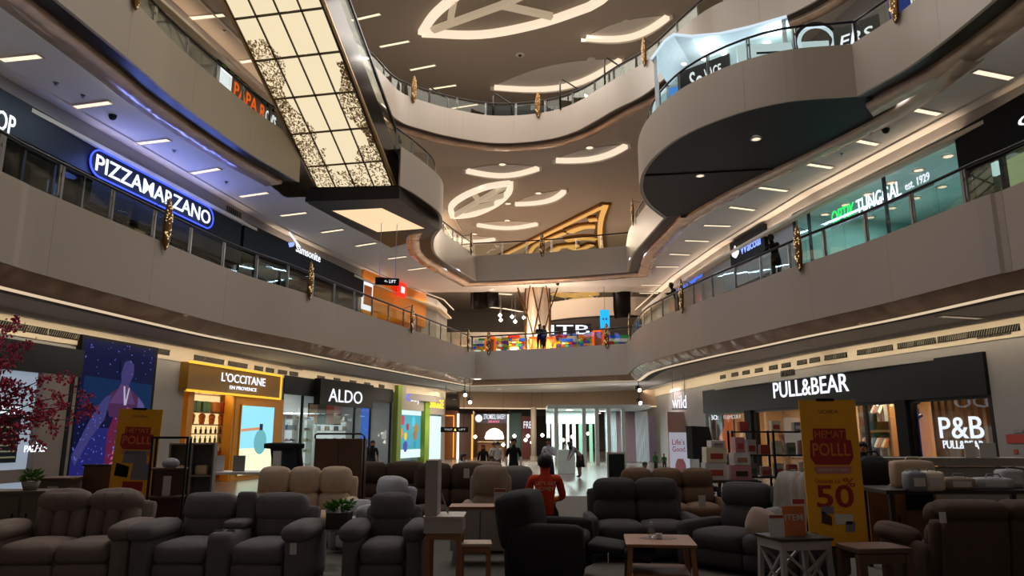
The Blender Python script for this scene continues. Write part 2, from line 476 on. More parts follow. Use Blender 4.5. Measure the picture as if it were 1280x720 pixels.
# ------------------------------------------------------------------ shop walls with openings
def wall_open(name, poly, za, zb, ops, mat, th=.2):
    L = [0]
    for a, b in zip(poly[:-1], poly[1:]): L.append(L[-1] + math.dist(a, b))
    def at(s):
        for i in range(len(poly) - 1):
            if s <= L[i + 1] + 1e-9:
                t = (s - L[i]) / (L[i + 1] - L[i]); a, b = poly[i], poly[i + 1]
                d = Vector((b[0] - a[0], b[1] - a[1])).normalized()
                return Vector((a[0] + (b[0] - a[0]) * t, a[1] + (b[1] - a[1]) * t)), Vector((-d.y, d.x))
    def sof(q):
        best = None
        for i in range(len(poly) - 1):
            a = Vector(poly[i]); e = Vector(poly[i + 1]) - a; t = max(0, min(1, (Vector((q[0], q[1])) - a).dot(e) / e.length_squared))
            dd = (a + e * t - Vector((q[0], q[1]))).length
            if best is None or dd < best[0]: best = (dd, L[i] + t * e.length)
        return best[1]
    ops = [(*sorted((sof(A), sof(B))), a, b) for A, B, a, b in ops]
    cuts = sorted(set(L + [x for o in ops for x in o[:2]])); g = MB()
    for s0, s1 in zip(cuts[:-1], cuts[1:]):
        if s1 - s0 < 1e-4: continue
        sm = (s0 + s1) / 2; spans = [(za, zb)]
        for o in ops:
            if o[0] < sm < o[1]: spans = [x for x in ((za, o[2]), (o[3], zb)) if x[1] - x[0] > .01]
        (p0, n), (p1, _) = at(s0 + 1e-6), at(s1 - 1e-6)
        for c, d in spans:
            q = [p0, p1, p1 + n * th, p0 + n * th]
            g.plate([v2(x) for x in q], c, d)
    return struct(name, g, mat)
def wl(px, py): return PW(px, py, WL)
def wr(px, py): return PW(px, py, WR)
# openings: ground left (screens keep a plain wall), ground right, level one left and right
loc_fr = Fr(wl(232, 470), wl(352, 480)); aldo_fr = Fr(wl(353, 500), wl(490, 505)); kid_fr = Fr(wl(491, 505), wl(552, 510))
pal_fr = Fr(PW(-150, 500, WL), wl(99, 500)); scr_fr = Fr(wl(100, 500), wl(194, 500))
wall_open('wall_left_ground', WL, 0, CZ[0], [(loc_fr.o, loc_fr.w(loc_fr.len, 0, 0), 0, 3.75), (aldo_fr.o, aldo_fr.w(aldo_fr.len, 0, 0), 0, 3.85),
     (kid_fr.w(.1, 0, 0), kid_fr.w(kid_fr.len, 0, 0), 0, 3.4)], 'wall_white')
pb_fr = Fr(wr(881, 500), wr(1240, 500))
wall_open('wall_right_ground', WR_rev, 0, CZ[0], [(pb_fr.w(.1, 0, 0), pb_fr.w(pb_fr.len, 0, 0), 0, 3.45)], 'wall_white')
op_fr = Fr(PW(-120, 150, WL), wl(106, 220)); piz_fr = Fr(wl(108, 220), wl(295, 290)); sam_fr = Fr(wl(297, 300), wl(449, 350)); ora_fr = Fr(wl(451, 360), wl(530, 390))
wall_open('wall_left_one', WL, z1, CZ[1], [(f.w(.05, 0, 0), f.w(f.len - .05, 0, 0), z1, 8.9) for f in (op_fr, piz_fr, sam_fr)] + [(ora_fr.w(1.5, 0, 0), ora_fr.w(ora_fr.len - .3, 0, 0), z1, 7.9)], 'wall_white')
opt_fr = Fr(wr(990, 270), wr(1205, 230)); end_fr = Fr(wr(1206, 200), PW(1420, 180, WR)); wac_fr = Fr(wr(917, 330), wr(962, 320)); pup_fr = Fr(wr(850, 370), wr(914, 350))
wall_open('wall_right_one', WR_rev, z1, CZ[1], [(opt_fr.o, opt_fr.w(opt_fr.len, 0, 0), z1, 9.2), (end_fr.o, end_fr.w(end_fr.len, 0, 0), z1, 8.9),
     (wac_fr.w(.1, 0, 0), wac_fr.w(wac_fr.len - .1, 0, 0), z1, 7.5), (pup_fr.w(.1, 0, 0), pup_fr.w(pup_fr.len - .1, 0, 0), z1, 7.5)], 'wall_white')
g = MB()
for W in (WL, WR):
    for p, q in zip(W[:-1], W[1:]):
        s = -1 if W is WL else 1
        g.plate([p, q, (q[0] + s * .2, q[1]), (p[0] + s * .2, p[1])][::s], z2, CZ[2])
struct('wall_level_two', g, 'wall_grey')
# wall-top coves: lit band between wall and ceiling (level one) and vent band (ground)
def wall_cove(name, W, side, zc, h, dep, mat_face, lit, wpm=0.0, col=WARM):
    pw = Path([[Vector(q) for q in (W if side < 0 else W[::-1])]]); n = len(pw.p) - 1
    g = MB(); sweep(g, pw, 0, n, [(-dep, zc), (-dep, zc - .05), (-dep + .06, zc - .05), (-dep + .06, zc + .04)]); o = struct(name, g, 'ceiling')
    g = MB(); sweep(g, pw, 0, n, [(-.04, zc - h), (-.30, zc - h), (-.30, zc - h + .10), (-.26, zc - h + .10), (-.26, zc - h + .03), (-.04, zc - h + .03)]); mk('ledge', g, 'band_cream', o)
    g = MB(); sweep(g, pw, 0, n, [(-.24, zc - h + .045), (-.10, zc - h + .045)]); mk('tube_lamp', g, lit, o)
    if wpm:
        for p, q in zip(pw.p[:-1], pw.p[1:]):
            if max(p.y, q.y) < 6: continue
            d = q - p; L = d.length; m = (p + q) / 2; n_ = Vector((-d.y, d.x)).normalized()
            c = m - n_ * .17
            area('cove_lamp', (c.x, c.y, zc - h + .08), L * .96, .12, wpm * L, col, (PI - .25, 0, math.atan2(d.y, d.x)))
    return o
E('cove_tube', '#ffd9a8', 3.0)
E('cove_tube_ground', '#ffd590', 1.0)
wall_cove('trim_4', WL, -1, CZ[1], .62, .45, 'ceiling', 'cove_tube', 4.5)['label'] = 'lit ceiling cove along the upper left shopfronts'
wall_cove('trim_5', WR, 1, CZ[1], .62, .45, 'ceiling', 'cove_tube', 4.5)['label'] = 'lit ceiling cove along the upper right shopfronts'

def ground_cove(name, W, side, label):
    pw = Path([[Vector(q) for q in (W if side < 0 else W[::-1])]]); n = len(pw.p) - 1; zc = CZ[0]
    g = MB(); sweep(g, pw, 0, n, [(-.75, zc), (-.75, zc - .10), (-.70, zc - .10), (-.70, zc)]); o = struct(name, g, 'ceiling'); o['label'] = label
    g = MB(); sweep(g, pw, 0, n, [(-.69, zc - .02), (-.60, zc - .02)]); mk('tube_lamp', g, 'cove_tube_ground', o)
    g = MB(); sweep(g, pw, 0, n, [(-.005, zc), (-.005, zc - .44), (-.03, zc - .44), (-.03, zc)]); mk('vent_band', g, 'band_cream', o)
    for p, q in zip(pw.p[:-1], pw.p[1:]):
        if max(p.y, q.y) < 6: continue
        d = q - p; L = d.length; m = (p + q) / 2; n_ = Vector((-d.y, d.x)).normalized(); c = m - n_ * .62
        area('cove_lamp', (c.x, c.y, zc - .03), L * .96, .08, 3.3 * L, (1, .87, .66), (.9, 0, math.atan2(d.y, d.x)), 2.2)
ground_cove('trim_6', WL, -1, 'lit cove over the ground floor shopfronts, left side')
ground_cove('trim_7', WR, 1, 'lit cove over the ground floor shopfronts, right side')
# ================================================================== RAILINGS, ORNAMENTS, CEILING LIGHTS, ESCALATOR
def proj(v):
    x, y, h = v[0], v[1], v[2] - CAMZ
    dep = y * CP + h * SP
    return (640 + FPX * x / dep, 360 - FPX * (h * CP - y * SP) / dep)
def sub_range(path, sec, ymin):
    a, b = path.sec[sec]
    idx = [i for i in range(a, b + 1) if path.p[i].y >= ymin]
    return idx[0], idx[-1]
def railing(path, a, b, z, label, step=1.3, hgt=.78):
    mid = path.p[(a + b) // 2]
    t = thing('glass_balustrade', label, 'balustrade', (0, 0, 0))
    L = path.arc(a, b); tot = L[-1]; k = max(1, round(tot / step))
    def at(s):
        s = max(0, min(tot, s))
        for i in range(len(L) - 1):
            if s <= L[i + 1] + 1e-9:
                f = (s - L[i]) / max(1e-9, L[i + 1] - L[i]); return path.off(a + i, .32).lerp(path.off(a + i + 1, .32), f)
    n = 1 if tot < 3 else 2
    for j in range(k):
        s0, s1 = tot * j / k + .05, tot * (j + 1) / k - .05
        pts = [at(s0 + (s1 - s0) * i / n) for i in range(n + 1)]
        g = MB()
        for p, q in zip(pts[:-1], pts[1:]):
            d = (q - p).normalized(); nn = Vector((-d.y, d.x)) * .006
            g.plate([v2(p - nn), v2(q - nn), v2(q + nn), v2(p + nn)], z + .03, z + hgt - .10)
        mk('pane', g, 'rail_glass', t)
    for j in range(k + 1):
        p = at(tot * j / k); d = (at(tot * j / k + .1) - at(tot * j / k - .1)).normalized(); nn = Vector((-d.y, d.x))
        g = MB()
        g.bar((p.x + d.x * .03, p.y + d.y * .03, z), (p.x + d.x * .03, p.y + d.y * .03, z + hgt - .03), .022, .07)
        g.bar((p.x - d.x * .03, p.y - d.y * .03, z), (p.x - d.x * .03, p.y - d.y * .03, z + hgt - .03), .022, .07)
        g.cbox((p.x, p.y, z + .18), (.05, .05, .05)); g.cbox((p.x, p.y, z + hgt - .2), (.05, .05, .05))
        mk('post', g, 'steel', t)
    g = MB(); m = max(2, int(tot / .5))
    g.tube([(*v2(at(tot * i / m)), z + hgt) for i in range(m + 1)], .034, 6)
    mk('handrail', g, 'rail_black', t, True)
    return t
r = sub_range(PATH1, 0, 8); railing(PATH1, *r, z1, 'glass balustrade on the first balcony, left side below the blue pill sign')
railing(PATH1, *PATH1.sec[1], z1, 'short glass balustrade on the lower bridge at the far end')
r = sub_range(PATH1, 2, 8); railing(PATH1, *r, z1, 'glass balustrade on the first balcony, right side in front of the optician')
r = sub_range(PATH2, 0, 10); railing(PATH2, *r, z2, 'glass balustrade on the second balcony, left of the escalator')
railing(PATH2, *PATH2.sec[2], z2, 'curved glass balustrade on the escalator landing and beyond it')
railing(PATH2, *PATH2.sec[3], z2, 'glass balustrade on the upper bridge under the gold ceiling leaf')
railing(PATH2, *PATH2.sec[4], z2, 'glass balustrade on the second balcony right after the bridge')
railing(PATH2, *PATH2.sec[5], z2, 'glass balustrade round the right bulging balcony with bright kiosks')
r = sub_range(PATH2, 6, 10); railing(PATH2, *r, z2, 'glass balustrade at the upper right picture edge')
r = sub_range(PATH3, 0, 14); railing(PATH3, *r, z3, 'glass balustrade on the topmost sweeping balcony')
# black gate hoops standing behind the top balustrade
for i, (px, py) in enumerate(((548, 121), (628, 128), (712, 110), (768, 84))):
    q = P(px, py, z3 + .9); t0 = Vector((q.x * 1.01, q.y * 1.01, z3 - .04))
    g = MB(); w2 = .45
    g.tube([(-w2, 0, 0), (-w2, 0, 1.35), (-w2 + .12, 0, 1.5), (w2, 0, 1.05), (w2, 0, 0)], .04, 6)
    o = mk('gate_hoop', g, 'rail_black', None, True, loc=t0, rotz=.2)
    tag(o, f'bent black tube hoop behind the topmost railing, {ORD[i]} from the left', 'hoop', 'hoops on the topmost balcony')
g = MB(); g.rbox(-1.9, 1.9, -.3, .3, 0, 1.0, .06, 3); q = P(655, 133, z3 + .4)
o = mk('counter_block', g, 'black_panel', loc=(q.x * 1.02, q.y * 1.02 + .7, z3 - .05)); tag(o, 'long black counter behind the topmost railing', 'counter')
# ---- hanging gold ornaments
def ornament_mesh():
    g = MB(); hh, ww = .56, .125
    prof = [(-.56, .015), (-.50, .055), (-.36, .10), (-.15, .122), (.10, .122), (.32, .10), (.46, .07), (.53, .045), (.56, .02)]
    for z, r in prof: pass
    n = 10; vs = []; fs = []
    for z, r in prof:
        for k in range(n):
            th = 2 * PI * k / n; vs.append((r * math.cos(th), .45 * r * math.sin(th), z))
    for i in range(len(prof) - 1):
        for k in range(n):
            fs.append((i * n + k, i * n + (k + 1) % n, (i + 1) * n + (k + 1) % n, (i + 1) * n + k))
    fs += [tuple(range(n))[::-1], tuple((len(prof) - 1) * n + k for k in range(n))]
    g.add(vs, fs); body = g.mesh('body', 'gold', False)
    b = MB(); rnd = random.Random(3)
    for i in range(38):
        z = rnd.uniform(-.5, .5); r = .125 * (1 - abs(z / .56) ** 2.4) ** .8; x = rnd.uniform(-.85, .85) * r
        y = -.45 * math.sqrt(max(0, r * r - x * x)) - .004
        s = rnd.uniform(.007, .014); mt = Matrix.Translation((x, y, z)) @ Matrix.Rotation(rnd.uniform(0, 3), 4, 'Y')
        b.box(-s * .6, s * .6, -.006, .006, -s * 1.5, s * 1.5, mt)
    return body, b.mesh('sequins', 'sequin_glint')
ORB, ORQ = ornament_mesh()
def ornament(path, sec, px, z, label, s=1.0):
    a, b = path.sec[sec]
    i = min(range(a, b + 1), key=lambda k: abs(proj((*path.p[k], z + .4))[0] - px) + (1e3 if path.p[k].y < 5 else 0))
    q = path.off(i, -.06); n = path.n[i]
    t = thing('hanging_ornament', label, 'ornament', (q.x, q.y, z + .40), math.atan2(n.y, n.x) - PI / 2, 'gold ornaments on the railings')
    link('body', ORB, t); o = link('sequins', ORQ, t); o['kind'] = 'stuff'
    t.scale = (s, s, s)
    g = MB(); g.tube([(0, .0, .50), (0, .34, .42)], .008, 5); mk('hook', g, 'rail_black', t)
    return t
for sec, px, lb in ((0, 203, 'on the left lower railing in front of the blue pill sign'), (0, 384, 'on the left lower railing below the luggage shop'),
                    (0, 513, 'on the left lower railing before the yellow shop'), (0, 583, 'on the left lower railing just before the bridge corner'),
                    (1, 609, 'at the left end of the lower bridge'), (1, 759, 'at the right end of the lower bridge below the blue screen'),
                    (2, 789, 'on the right lower railing next to the bridge corner'), (2, 855, 'on the right lower railing beside the leaning man far back'),
                    (2, 997, 'on the right lower railing left of the optician')):
    ornament(PATH1, sec, px, z1, 'gold sequined surfboard-shaped ornament ' + lb)
for sec, px, lb in ((0, 168, 'at the top left picture edge'), (2, 588, 'on the left end of the upper railing before the bridge'), (3, 679, 'at the middle of the upper bridge'),
                    (4, 793, 'on the upper railing right of the bridge'), (5, 827, 'on the bulging balcony by the bright kiosks'), (6, 1115, 'on the upper right railing near the picture top')):
    ornament(PATH2, sec, px, z2, 'gold sequined surfboard-shaped ornament ' + lb, 1.1)
for px, lb in ((515, 'left'), (671, 'middle'), (805, 'right')):
    ornament(PATH3, 0, px, z3, f'gold sequined ornament on the topmost curved railing, {lb} of three', 1.15)
# ---- linear ceiling lights
def line_light(A, B, z, label, group, wid=.16, mat='lamp_warm'):
    A = P(*A, z); B = P(*B, z); m = (A + B) / 2; d = B - A; L = d.length
    t = thing('linear_light', label, 'ceiling light', (m.x, m.y, z), math.atan2(d.y, d.x), group)
    g = MB(); g.box(-L / 2, L / 2, -wid / 2, wid / 2, -.025, -.004); mk('diffuser', g, mat, t)
    g = MB()
    for y in (-wid / 2 - .015, wid / 2 + .015): g.box(-L / 2 - .03, L / 2 + .03, y - .015, y + .015, -.035, .03)
    for x in (-L / 2 - .015, L / 2 + .015): g.box(x - .015, x + .015, -wid / 2, wid / 2, -.035, .03)
    mk('trim', g, 'ceiling', t)
    return t
ll = [((2, 74), (50, 69)), ((93, 133), (138, 127)), ((169, 179), (211, 174)), ((240, 216), (274, 210)), ((300, 245), (335, 240)), ((351, 269), (383, 265)),
      ((402, 290), (429, 286)), ((445, 307), (470, 303)), ((485, 323), (508, 320)), ((510, 337), (533, 334))]
def walk_lamps(path, off, z, ymin, ymax, wpm, col):
    i = 0
    while i < len(path.p) - 1:
        j = i
        while j < len(path.p) - 1 and (path.p[j] - path.p[i]).length < 4: j += 1
        a_, b_ = path.off(i, off), path.off(j, off); d = b_ - a_; m = (a_ + b_) / 2
        if ymin < m.y < ymax and d.length > 1: area('walkway_lamp', (m.x, m.y, z), d.length * .8, .2, wpm * d.length, col, (0, 0, math.atan2(d.y, d.x)))
        i = j
walk_lamps(PATH1, 2.4, CZ[1] - .05, 8, 46, 18.0, (.52, .74, 1))
walk_lamps(PATH1, 2.2, CZ[0] - .05, 8, 46, 8.0, (1, .94, .9))
walk_lamps(PATH2, 2.4, CZ[2] - .05, 8, 46, 4.0, NEUT)
walk_lamps(PATH3, 2.2, CZ[3] - .05, 12, 46, 13.0, NEUT)
for i, (A, B) in enumerate(ll):
    line_light(A, B, CZ[1], f'slim lit ceiling bar over the left upper walkway, {ORD[i]} from the near end', 'left walkway ceiling bars')
lr = [((1219, 88), (1264, 97)), ((1133, 134), (1174, 142)), ((1062, 173), (1097, 180)), ((1007, 204), (1040, 209)), ((949, 233.5), (984, 238)), ((912, 258), (943, 262)),
      ((880, 281), (913, 282)), ((856, 300), (886, 301)), ((837, 317), (862, 318)), ((820, 333), (848, 333)), ((802, 356), (826, 356)), ((800, 366), (822, 366))]
for i, (A, B) in enumerate(lr):
    line_light(A, B, CZ[1], f'slim lit ceiling bar over the right upper walkway, {ORD[i]} from the near end', 'right walkway ceiling bars')
lt = [((440, 25), (475, 17)), ((475, 58), (511, 51)), ((513, 87), (544, 81)), ((537, 111), (570, 106)), ((565, 135), (597, 130))]
for i, (A, B) in enumerate(lt):
    line_light(A, B, CZ[3], f'slim lit bar in the top ceiling beside the escalator, {ORD[i]} from the picture top', 'top ceiling bars')
for i, (A, B) in enumerate((((239, 22), (280, 18)), ((301, 77), (330, 73)))):
    line_light(A, B, CZ[2], f'slim lit bar in the ceiling left of the escalator, {["upper", "lower"][i]} one', 'bars left of the escalator')
line_light((1175, 394), (1226, 397), CZ[0], 'lit bar in the low ceiling above the right shop sign', 'ground ceiling bars', mat='lamp_dim')
# ---- round downlights
DLm = MB().lathe([(.085, -.012), (.085, -.006)], n=12).mesh('lens', 'lamp_spot')
DLr = MB().lathe([(.12, -.02), (.12, .0), (.09, .0), (.09, -.02)], n=12).mesh('ring', 'ceiling')
def downlight(px, py, z, label, group='ceiling downlights', s=1.0, power=0, col=NEUT):
    q = P(px, py, z); t = thing('downlight', label, 'downlight', (q.x, q.y, z), 0, group)
    link('lens', DLm, t); link('ring', DLr, t); t.scale = (s, s, s)
    if power:
        l = bpy.data.lights.new('downlight_lamp', 'SPOT'); l.energy = power; l.color = col; l.spot_size = 2.0; l.spot_blend = .8; l.shadow_soft_size = .1
        o = bpy.data.objects.new('downlight_lamp', l); COL.objects.link(o); o.location = (q.x, q.y, z - .08)
    return t
for i, (px, py) in enumerate(((945, 173), (875, 219))):
    downlight(px, py, z2 - DROP + .03, f'round lamp in the dark underside of the right bulge, {["upper right", "lower left"][i]} one', 'bulge downlights', 1.3)
for i, (px, py) in enumerate(((615, 362), (683, 355), (727, 350), (756, 347))):
    downlight(px, py, CZ[1] - .02, f'round lamp under the upper bridge, {ORD[i]} from the left', 'upper bridge downlights', 1.6)
for i, (px, py) in enumerate(((1013, 432.5), (914, 451.5), (863, 467))):
    downlight(px, py, CZ[0], f'round lamp in the low ceiling before the right black shop sign, {ORD[i]} from the right', 'right ground downlights', 1.2, 40)
for i, (px, py) in enumerate(((566, 487), (568, 499), (624, 486), (692, 483), (749, 481), (768, 480))):
    downlight(px, py, CZ[0], f'small round lamp under the lower bridge, {ORD[i]} from the left', 'lower bridge downlights', 1.3, 60)
for i, (px, py) in enumerate(((652, 96), (692, 87), (739, 74), (783, 27), (650, 68))):
    downlight(px, py, CZ[3] - .01, f'round lamp in the top ceiling, {ORD[i]} from the left in its cluster', 'top ceiling downlights', 1.9)
for i, (px, py) in enumerate(((628, 205), (737, 184), (673, 241), (635, 254), (634, 275), (593, 292))):
    downlight(px, py, CZ[2] - .01, f'round lamp beside a lit ceiling crescent, {ORD[i]} from the top', 'crescent downlights', 1.9)
# ---- lit leaf-shaped crescents and leaf wheels in the ceilings
E('band_light', '#ffe9cc', .95)
E('band_soft', '#e8d0ae', .5)
def arc(A, B, bulge, n=14):
    d = B - A; nn = Vector((-d.y, d.x, 0)).normalized()
    return [A + d * (i / n) + nn * bulge * math.sin(PI * i / n) for i in range(n + 1)]
def ribbon(g, pts, wid, zt, zb):
    """upright ribbon of some width along pts (plan), between zt and zb"""
    n = len(pts); vs = []; fs = []
    for i, p in enumerate(pts):
        d = (pts[min(i + 1, n - 1)] - pts[max(0, i - 1)]); d = Vector((d.x, d.y)).normalized(); nn = Vector((-d.y, d.x)) * wid / 2
        for q, z in ((-1, zt), (-1, zb), (1, zb), (1, zt)): vs.append((p.x + nn.x * q, p.y + nn.y * q, z))
    for i in range(n - 1):
        for k in range(4): fs.append((i * 4 + k, (i + 1) * 4 + k, (i + 1) * 4 + (k + 1) % 4, i * 4 + (k + 1) % 4))
    fs += [(0, 1, 2, 3), ((n - 1) * 4 + 3, (n - 1) * 4 + 2, (n - 1) * 4 + 1, (n - 1) * 4)]
    return g.add(vs, fs)
def crescent(A, B, C, z, label):
    """A, B picture ends, C picture point at the lowest (far) edge"""
    A = P(*A, z); B = P(*B, z); Cq = P(*C, z); d = B - A; nn = Vector((-d.y, d.x, 0)).normalized(); bul = (Cq - (A + B) / 2).dot(nn)
    m = (A + B) / 2; t = thing('ceiling_crescent', label, 'ceiling light', (m.x, m.y, z), 0, 'lit ceiling crescents')
    far = [p - m for p in arc(A, B, bul)]; near = [p - m for p in arc(A, B, -bul * .55)]
    g = MB(); ribbon(g, far, .30, -.02, -.20); mk('light_strip', g, 'band_light', t)
    g = MB(); ribbon(g, [p + (p.normalized() if p.length > .01 else p) * .26 for p in far], .06, 0, -.24); mk('rim', g, 'ceiling', t)
    g = MB(); poly = [v2(p) for p in far] + [v2(p) for p in near[::-1][1:-1]]
    g.plate(poly if sum(a[0] * b[1] - b[0] * a[1] for a, b in zip(poly, poly[1:] + poly[:1])) > 0 else poly[::-1], -.03, -.008); mk('leaf_panel', g, 'ceiling', t)
    return t
for A, B, C_, z, lb in (((584, 211), (672, 208), (628, 217), CZ[2], 'upper left one above the leaf wheel'), ((695, 198), (782, 180), (745, 195), CZ[2], 'upper right one under the topmost balcony'),
                        ((644, 253), (705, 237), (680, 250), CZ[2], 'right of the leaf wheel'), ((597, 279), (671, 278), (635, 283), CZ[2], 'below the leaf wheel'),
                        ((563, 296), (618, 297), (590, 300), CZ[2], 'lowest, at the left railing'),
                        ((733, 45), (834, 19), (782, 45), CZ[3], 'in the top ceiling near the upper edge'), ((618, 107), (775, 73), (690, 109), CZ[3], 'long one above the black counter')):
    crescent(A, B, C_, z, 'curved lit crescent recess in the ceiling, ' + lb)
def wheel(name_label, pieces, z, wid):
    c = P(*pieces[0][0], z); t = thing('leaf_wheel_light', name_label, 'ceiling light', (c.x, c.y, z), 0)
    for k, pc in enumerate(pieces):
        pts = [P(x, y, z) - c for x, y in pc]
        if len(pts) > 2:
            pts = [Vector((q.x, q.y, 0)) for q in smooth(pts, .5)]
        g = MB(); ribbon(g, pts, wid if len(pc) > 2 else wid * .75, .02, -.22)
        mk('rim_band' if len(pc) > 2 else 'spoke', g, 'band_soft' if len(pc) == 2 else 'band_light', t)
    return t
wheel('large lit leaf outline with spokes in the top ceiling', [[(527, 39), (600, 41), (667, 29), (720, 12), (750, -2), (790, -40)], [(527, 39), (541, 18), (563, -2), (600, -30)], [(541, 35), (627, 4)], [(563, 22), (568, -4)], [(627, 4), (690, 18)], [(627, 4), (700, -30)]], CZ[3] - .05, .36)
wheel('small lit leaf wheel with spokes on the upper walkway ceiling', [[(566, 269), (592, 266), (620, 253), (636, 238), (638, 227)], [(566, 269), (564, 256), (580, 243), (610, 231), (638, 227)], [(568, 267), (632, 230)], [(592, 240), (599, 249)], [(599, 249), (632, 242)], [(580, 262), (618, 252)]], CZ[2] - .05, .30)
# gold leaf outline over the far bridge
E('gold_light', '#ffbe6a', .75)
M('gold_leaf', '#9a6a2c', .3, metal=.8, var=.3)
c = P(700, 290, CZ[2]); t = thing('gold_ceiling_leaf', 'large gold-lit leaf outline in the ceiling above the upper bridge', 'ceiling light', c, 0)
for pc, wd in (([(612, 325), (757, 253)], .5), ([(757, 253), (751, 272), (750, 295), (754, 322)], .7), ([(660, 318), (668, 305), (684, 297), (706, 288)], .6),
               ([(712, 287), (728, 281), (744, 280)], 1.1), ([(708, 298), (728, 295), (745, 296)], 1.0), ([(690, 312), (700, 306), (724, 304)], .9), ([(736, 272), (746, 271)], .9), ([(712, 306), (724, 309), (740, 303)], .8)):
    pts = [P(x, y, CZ[2]) - c for x, y in pc]
    if len(pts) > 2: pts = [Vector((q.x, q.y, 0)) for q in smooth(pts, .6)]
    g = MB(); ribbon(g, pts, wd, .02, -.16); mk('gold_band', g, 'gold_leaf', t)
    g = MB(); ribbon(g, pts, wd * .45, -.15, -.24); mk('light_line', g, 'gold_light', t)
for i, (A, B) in enumerate((((690, 364), (712, 369)), ((712, 369), (745, 365)), ((715, 375), (742, 372)))):
    a_, b_ = P(*A, CZ[2]), P(*B, CZ[2]); m = (a_ + b_) / 2
    g = MB(); ribbon(g, [a_ - m, b_ - m], 1.4, 0, -.2); o = mk('gold_ceiling_strip', g, 'gold_light', loc=m)
    tag(o, f'distant gold-lit ceiling strip seen under the upper bridge, {ORD[i]} of three', 'ceiling light', 'distant gold strips')
# ---- security domes, sprinklers and speakers on the ceilings
DOM = MB().lathe([(.13, 0), (.13, -.05), (.10, -.13), (.05, -.17), (.005, -.18)], n=12).mesh('security_dome', 'black_panel', True)
for px, py, z, lb in ((141, 144, CZ[1], 'on the left upper walkway ceiling'), (650, 68, CZ[3], 'on the top ceiling above the black counter'), (697, 354, CZ[1], 'under the upper bridge'), (1107, 161, CZ[1], 'on the right upper walkway ceiling')):
    q = P(px, py, z); o = link('security_dome', DOM, loc=(q.x, q.y, z), rotz=0); o.scale = (.75,) * 3
    tag(o, 'small round dark camera dome ' + lb, 'camera')
SPK = MB().lathe([(.06, 0), (.06, -.02), (.02, -.03), (.02, -.06), (.05, -.065)], n=8).mesh('sprinkler', 'steel')
for i, (px, py, z) in enumerate(((70, 103, CZ[1]), (104, 119, CZ[1]), (218, 188, CZ[1]), (283, 227, CZ[1]), (1161, 113, CZ[1]), (1021, 185, CZ[1]), (1052, 192, CZ[1]), (280, 38, CZ[2]))):
    q = P(px, py, z); o = link('sprinkler', SPK, loc=(q.x, q.y, z)); tag(o, f'tiny sprinkler head on an upper walkway ceiling, {ORD[i]} from the left' if i < 4 else f'tiny sprinkler head on the {["right walkway ceiling, nearest the top", "right walkway ceiling, lower left", "right walkway ceiling, lower right", "ceiling left of the escalator"][i - 4]}', 'sprinkler', 'ceiling sprinklers')
# ================================================================== ESCALATOR
ES_A = Vector((-5.15, 22.9, 9.42)); ES_B2 = Vector((-1.15, -5.6)).normalized()
es = thing('escalator', 'escalator with glowing panelled underside and dark glossy flanks', 'escalator', ES_A, math.atan2(ES_B2.y, ES_B2.x) - PI / 2)
SL = .577; RUN = 10.0; HW = 1.30
def ez(y): return y * SL
E('panel_light', '#ffecc4', .90)
COLX = [-HW, -HW + .62, -HW + 1.27, -HW + 1.95, HW]
rows = 9; rl = RUN / rows
for j in range(rows):
    for k in range(4):
        x0, x1 = COLX[k] + .02, COLX[k + 1] - .02; y0, y1 = j * rl + .02, (j + 1) * rl - .02
        g = MB(); vs = [(x0, y0, ez(y0)), (x1, y0, ez(y0)), (x1, y1, ez(y1)), (x0, y1, ez(y1))]
        g.add(vs + [(x, y, z + .04) for x, y, z in vs], [(0, 1, 2, 3)[::-1], (4, 5, 6, 7), (0, 1, 5, 4), (1, 2, 6, 5), (2, 3, 7, 6), (3, 0, 4, 7)])
        mk('light_panel', g, 'panel_light', es)
M('es_mullion', '#4a3820', .5)
for k, x in enumerate(COLX):
    g = MB(); g.bar((x, 0, -.02), (x, RUN, ez(RUN) - .02), .035, .06); mk('mullion', g, 'es_mullion', es)
for j in range(rows + 1):
    g = MB(); g.bar((-HW, j * rl, ez(j * rl) - .02), (HW, j * rl, ez(j * rl) - .02), .04, .05); mk('transom', g, 'es_mullion', es)
# fretwork of little blossoms along both edges and over the foot
g = MB(); rnd = random.Random(11)
def blossom(x, y):
    z = ez(y) - .045; r = rnd.uniform(.009, .015)
    for k in range(4):
        th = k * PI / 2 + rnd.uniform(0, 1); cx, cy = x + r * 1.25 * math.cos(th), y + r * 1.25 * math.sin(th); n = 5
        vs = [(cx + r * .72 * math.cos(2 * PI * i / n), cy + r * .72 * math.sin(2 * PI * i / n), ez(cy + r * .72 * math.sin(2 * PI * i / n)) - .045) for i in range(n)]
        vs2 = [(a, b, c + .012) for a, b, c in vs]
        g.add(vs + vs2, [tuple(range(n))[::-1], tuple(range(n, 2 * n))] + [(i, (i + 1) % n, (i + 1) % n + n, i + n) for i in range(n)])
for _ in range(5200):
    y = rnd.uniform(0, 7.0); side = rnd.choice((-1, 1)); reach = (.62 if side > 0 else .42) + .22 * math.sin(y * 3 + side) + (1.0 if y < .9 else (.35 if y < 1.7 else 0))
    if side < 0 and y > 4.2 or side > 0 and y > 5.0: continue
    x = side * (HW - reach * rnd.random() ** 1.25)
    blossom(x, y)
o = mk('blossom_fretwork', g, M('fretwork', '#c8a468', .6), es); o['kind'] = 'stuff'  # pale tone stands in for panel light shining through the fretwork
M('es_flank', '#231b16', .12, metal=.55, var=.3, spec=.7)
M('es_edge', '#c7a673', .3, metal=.6)
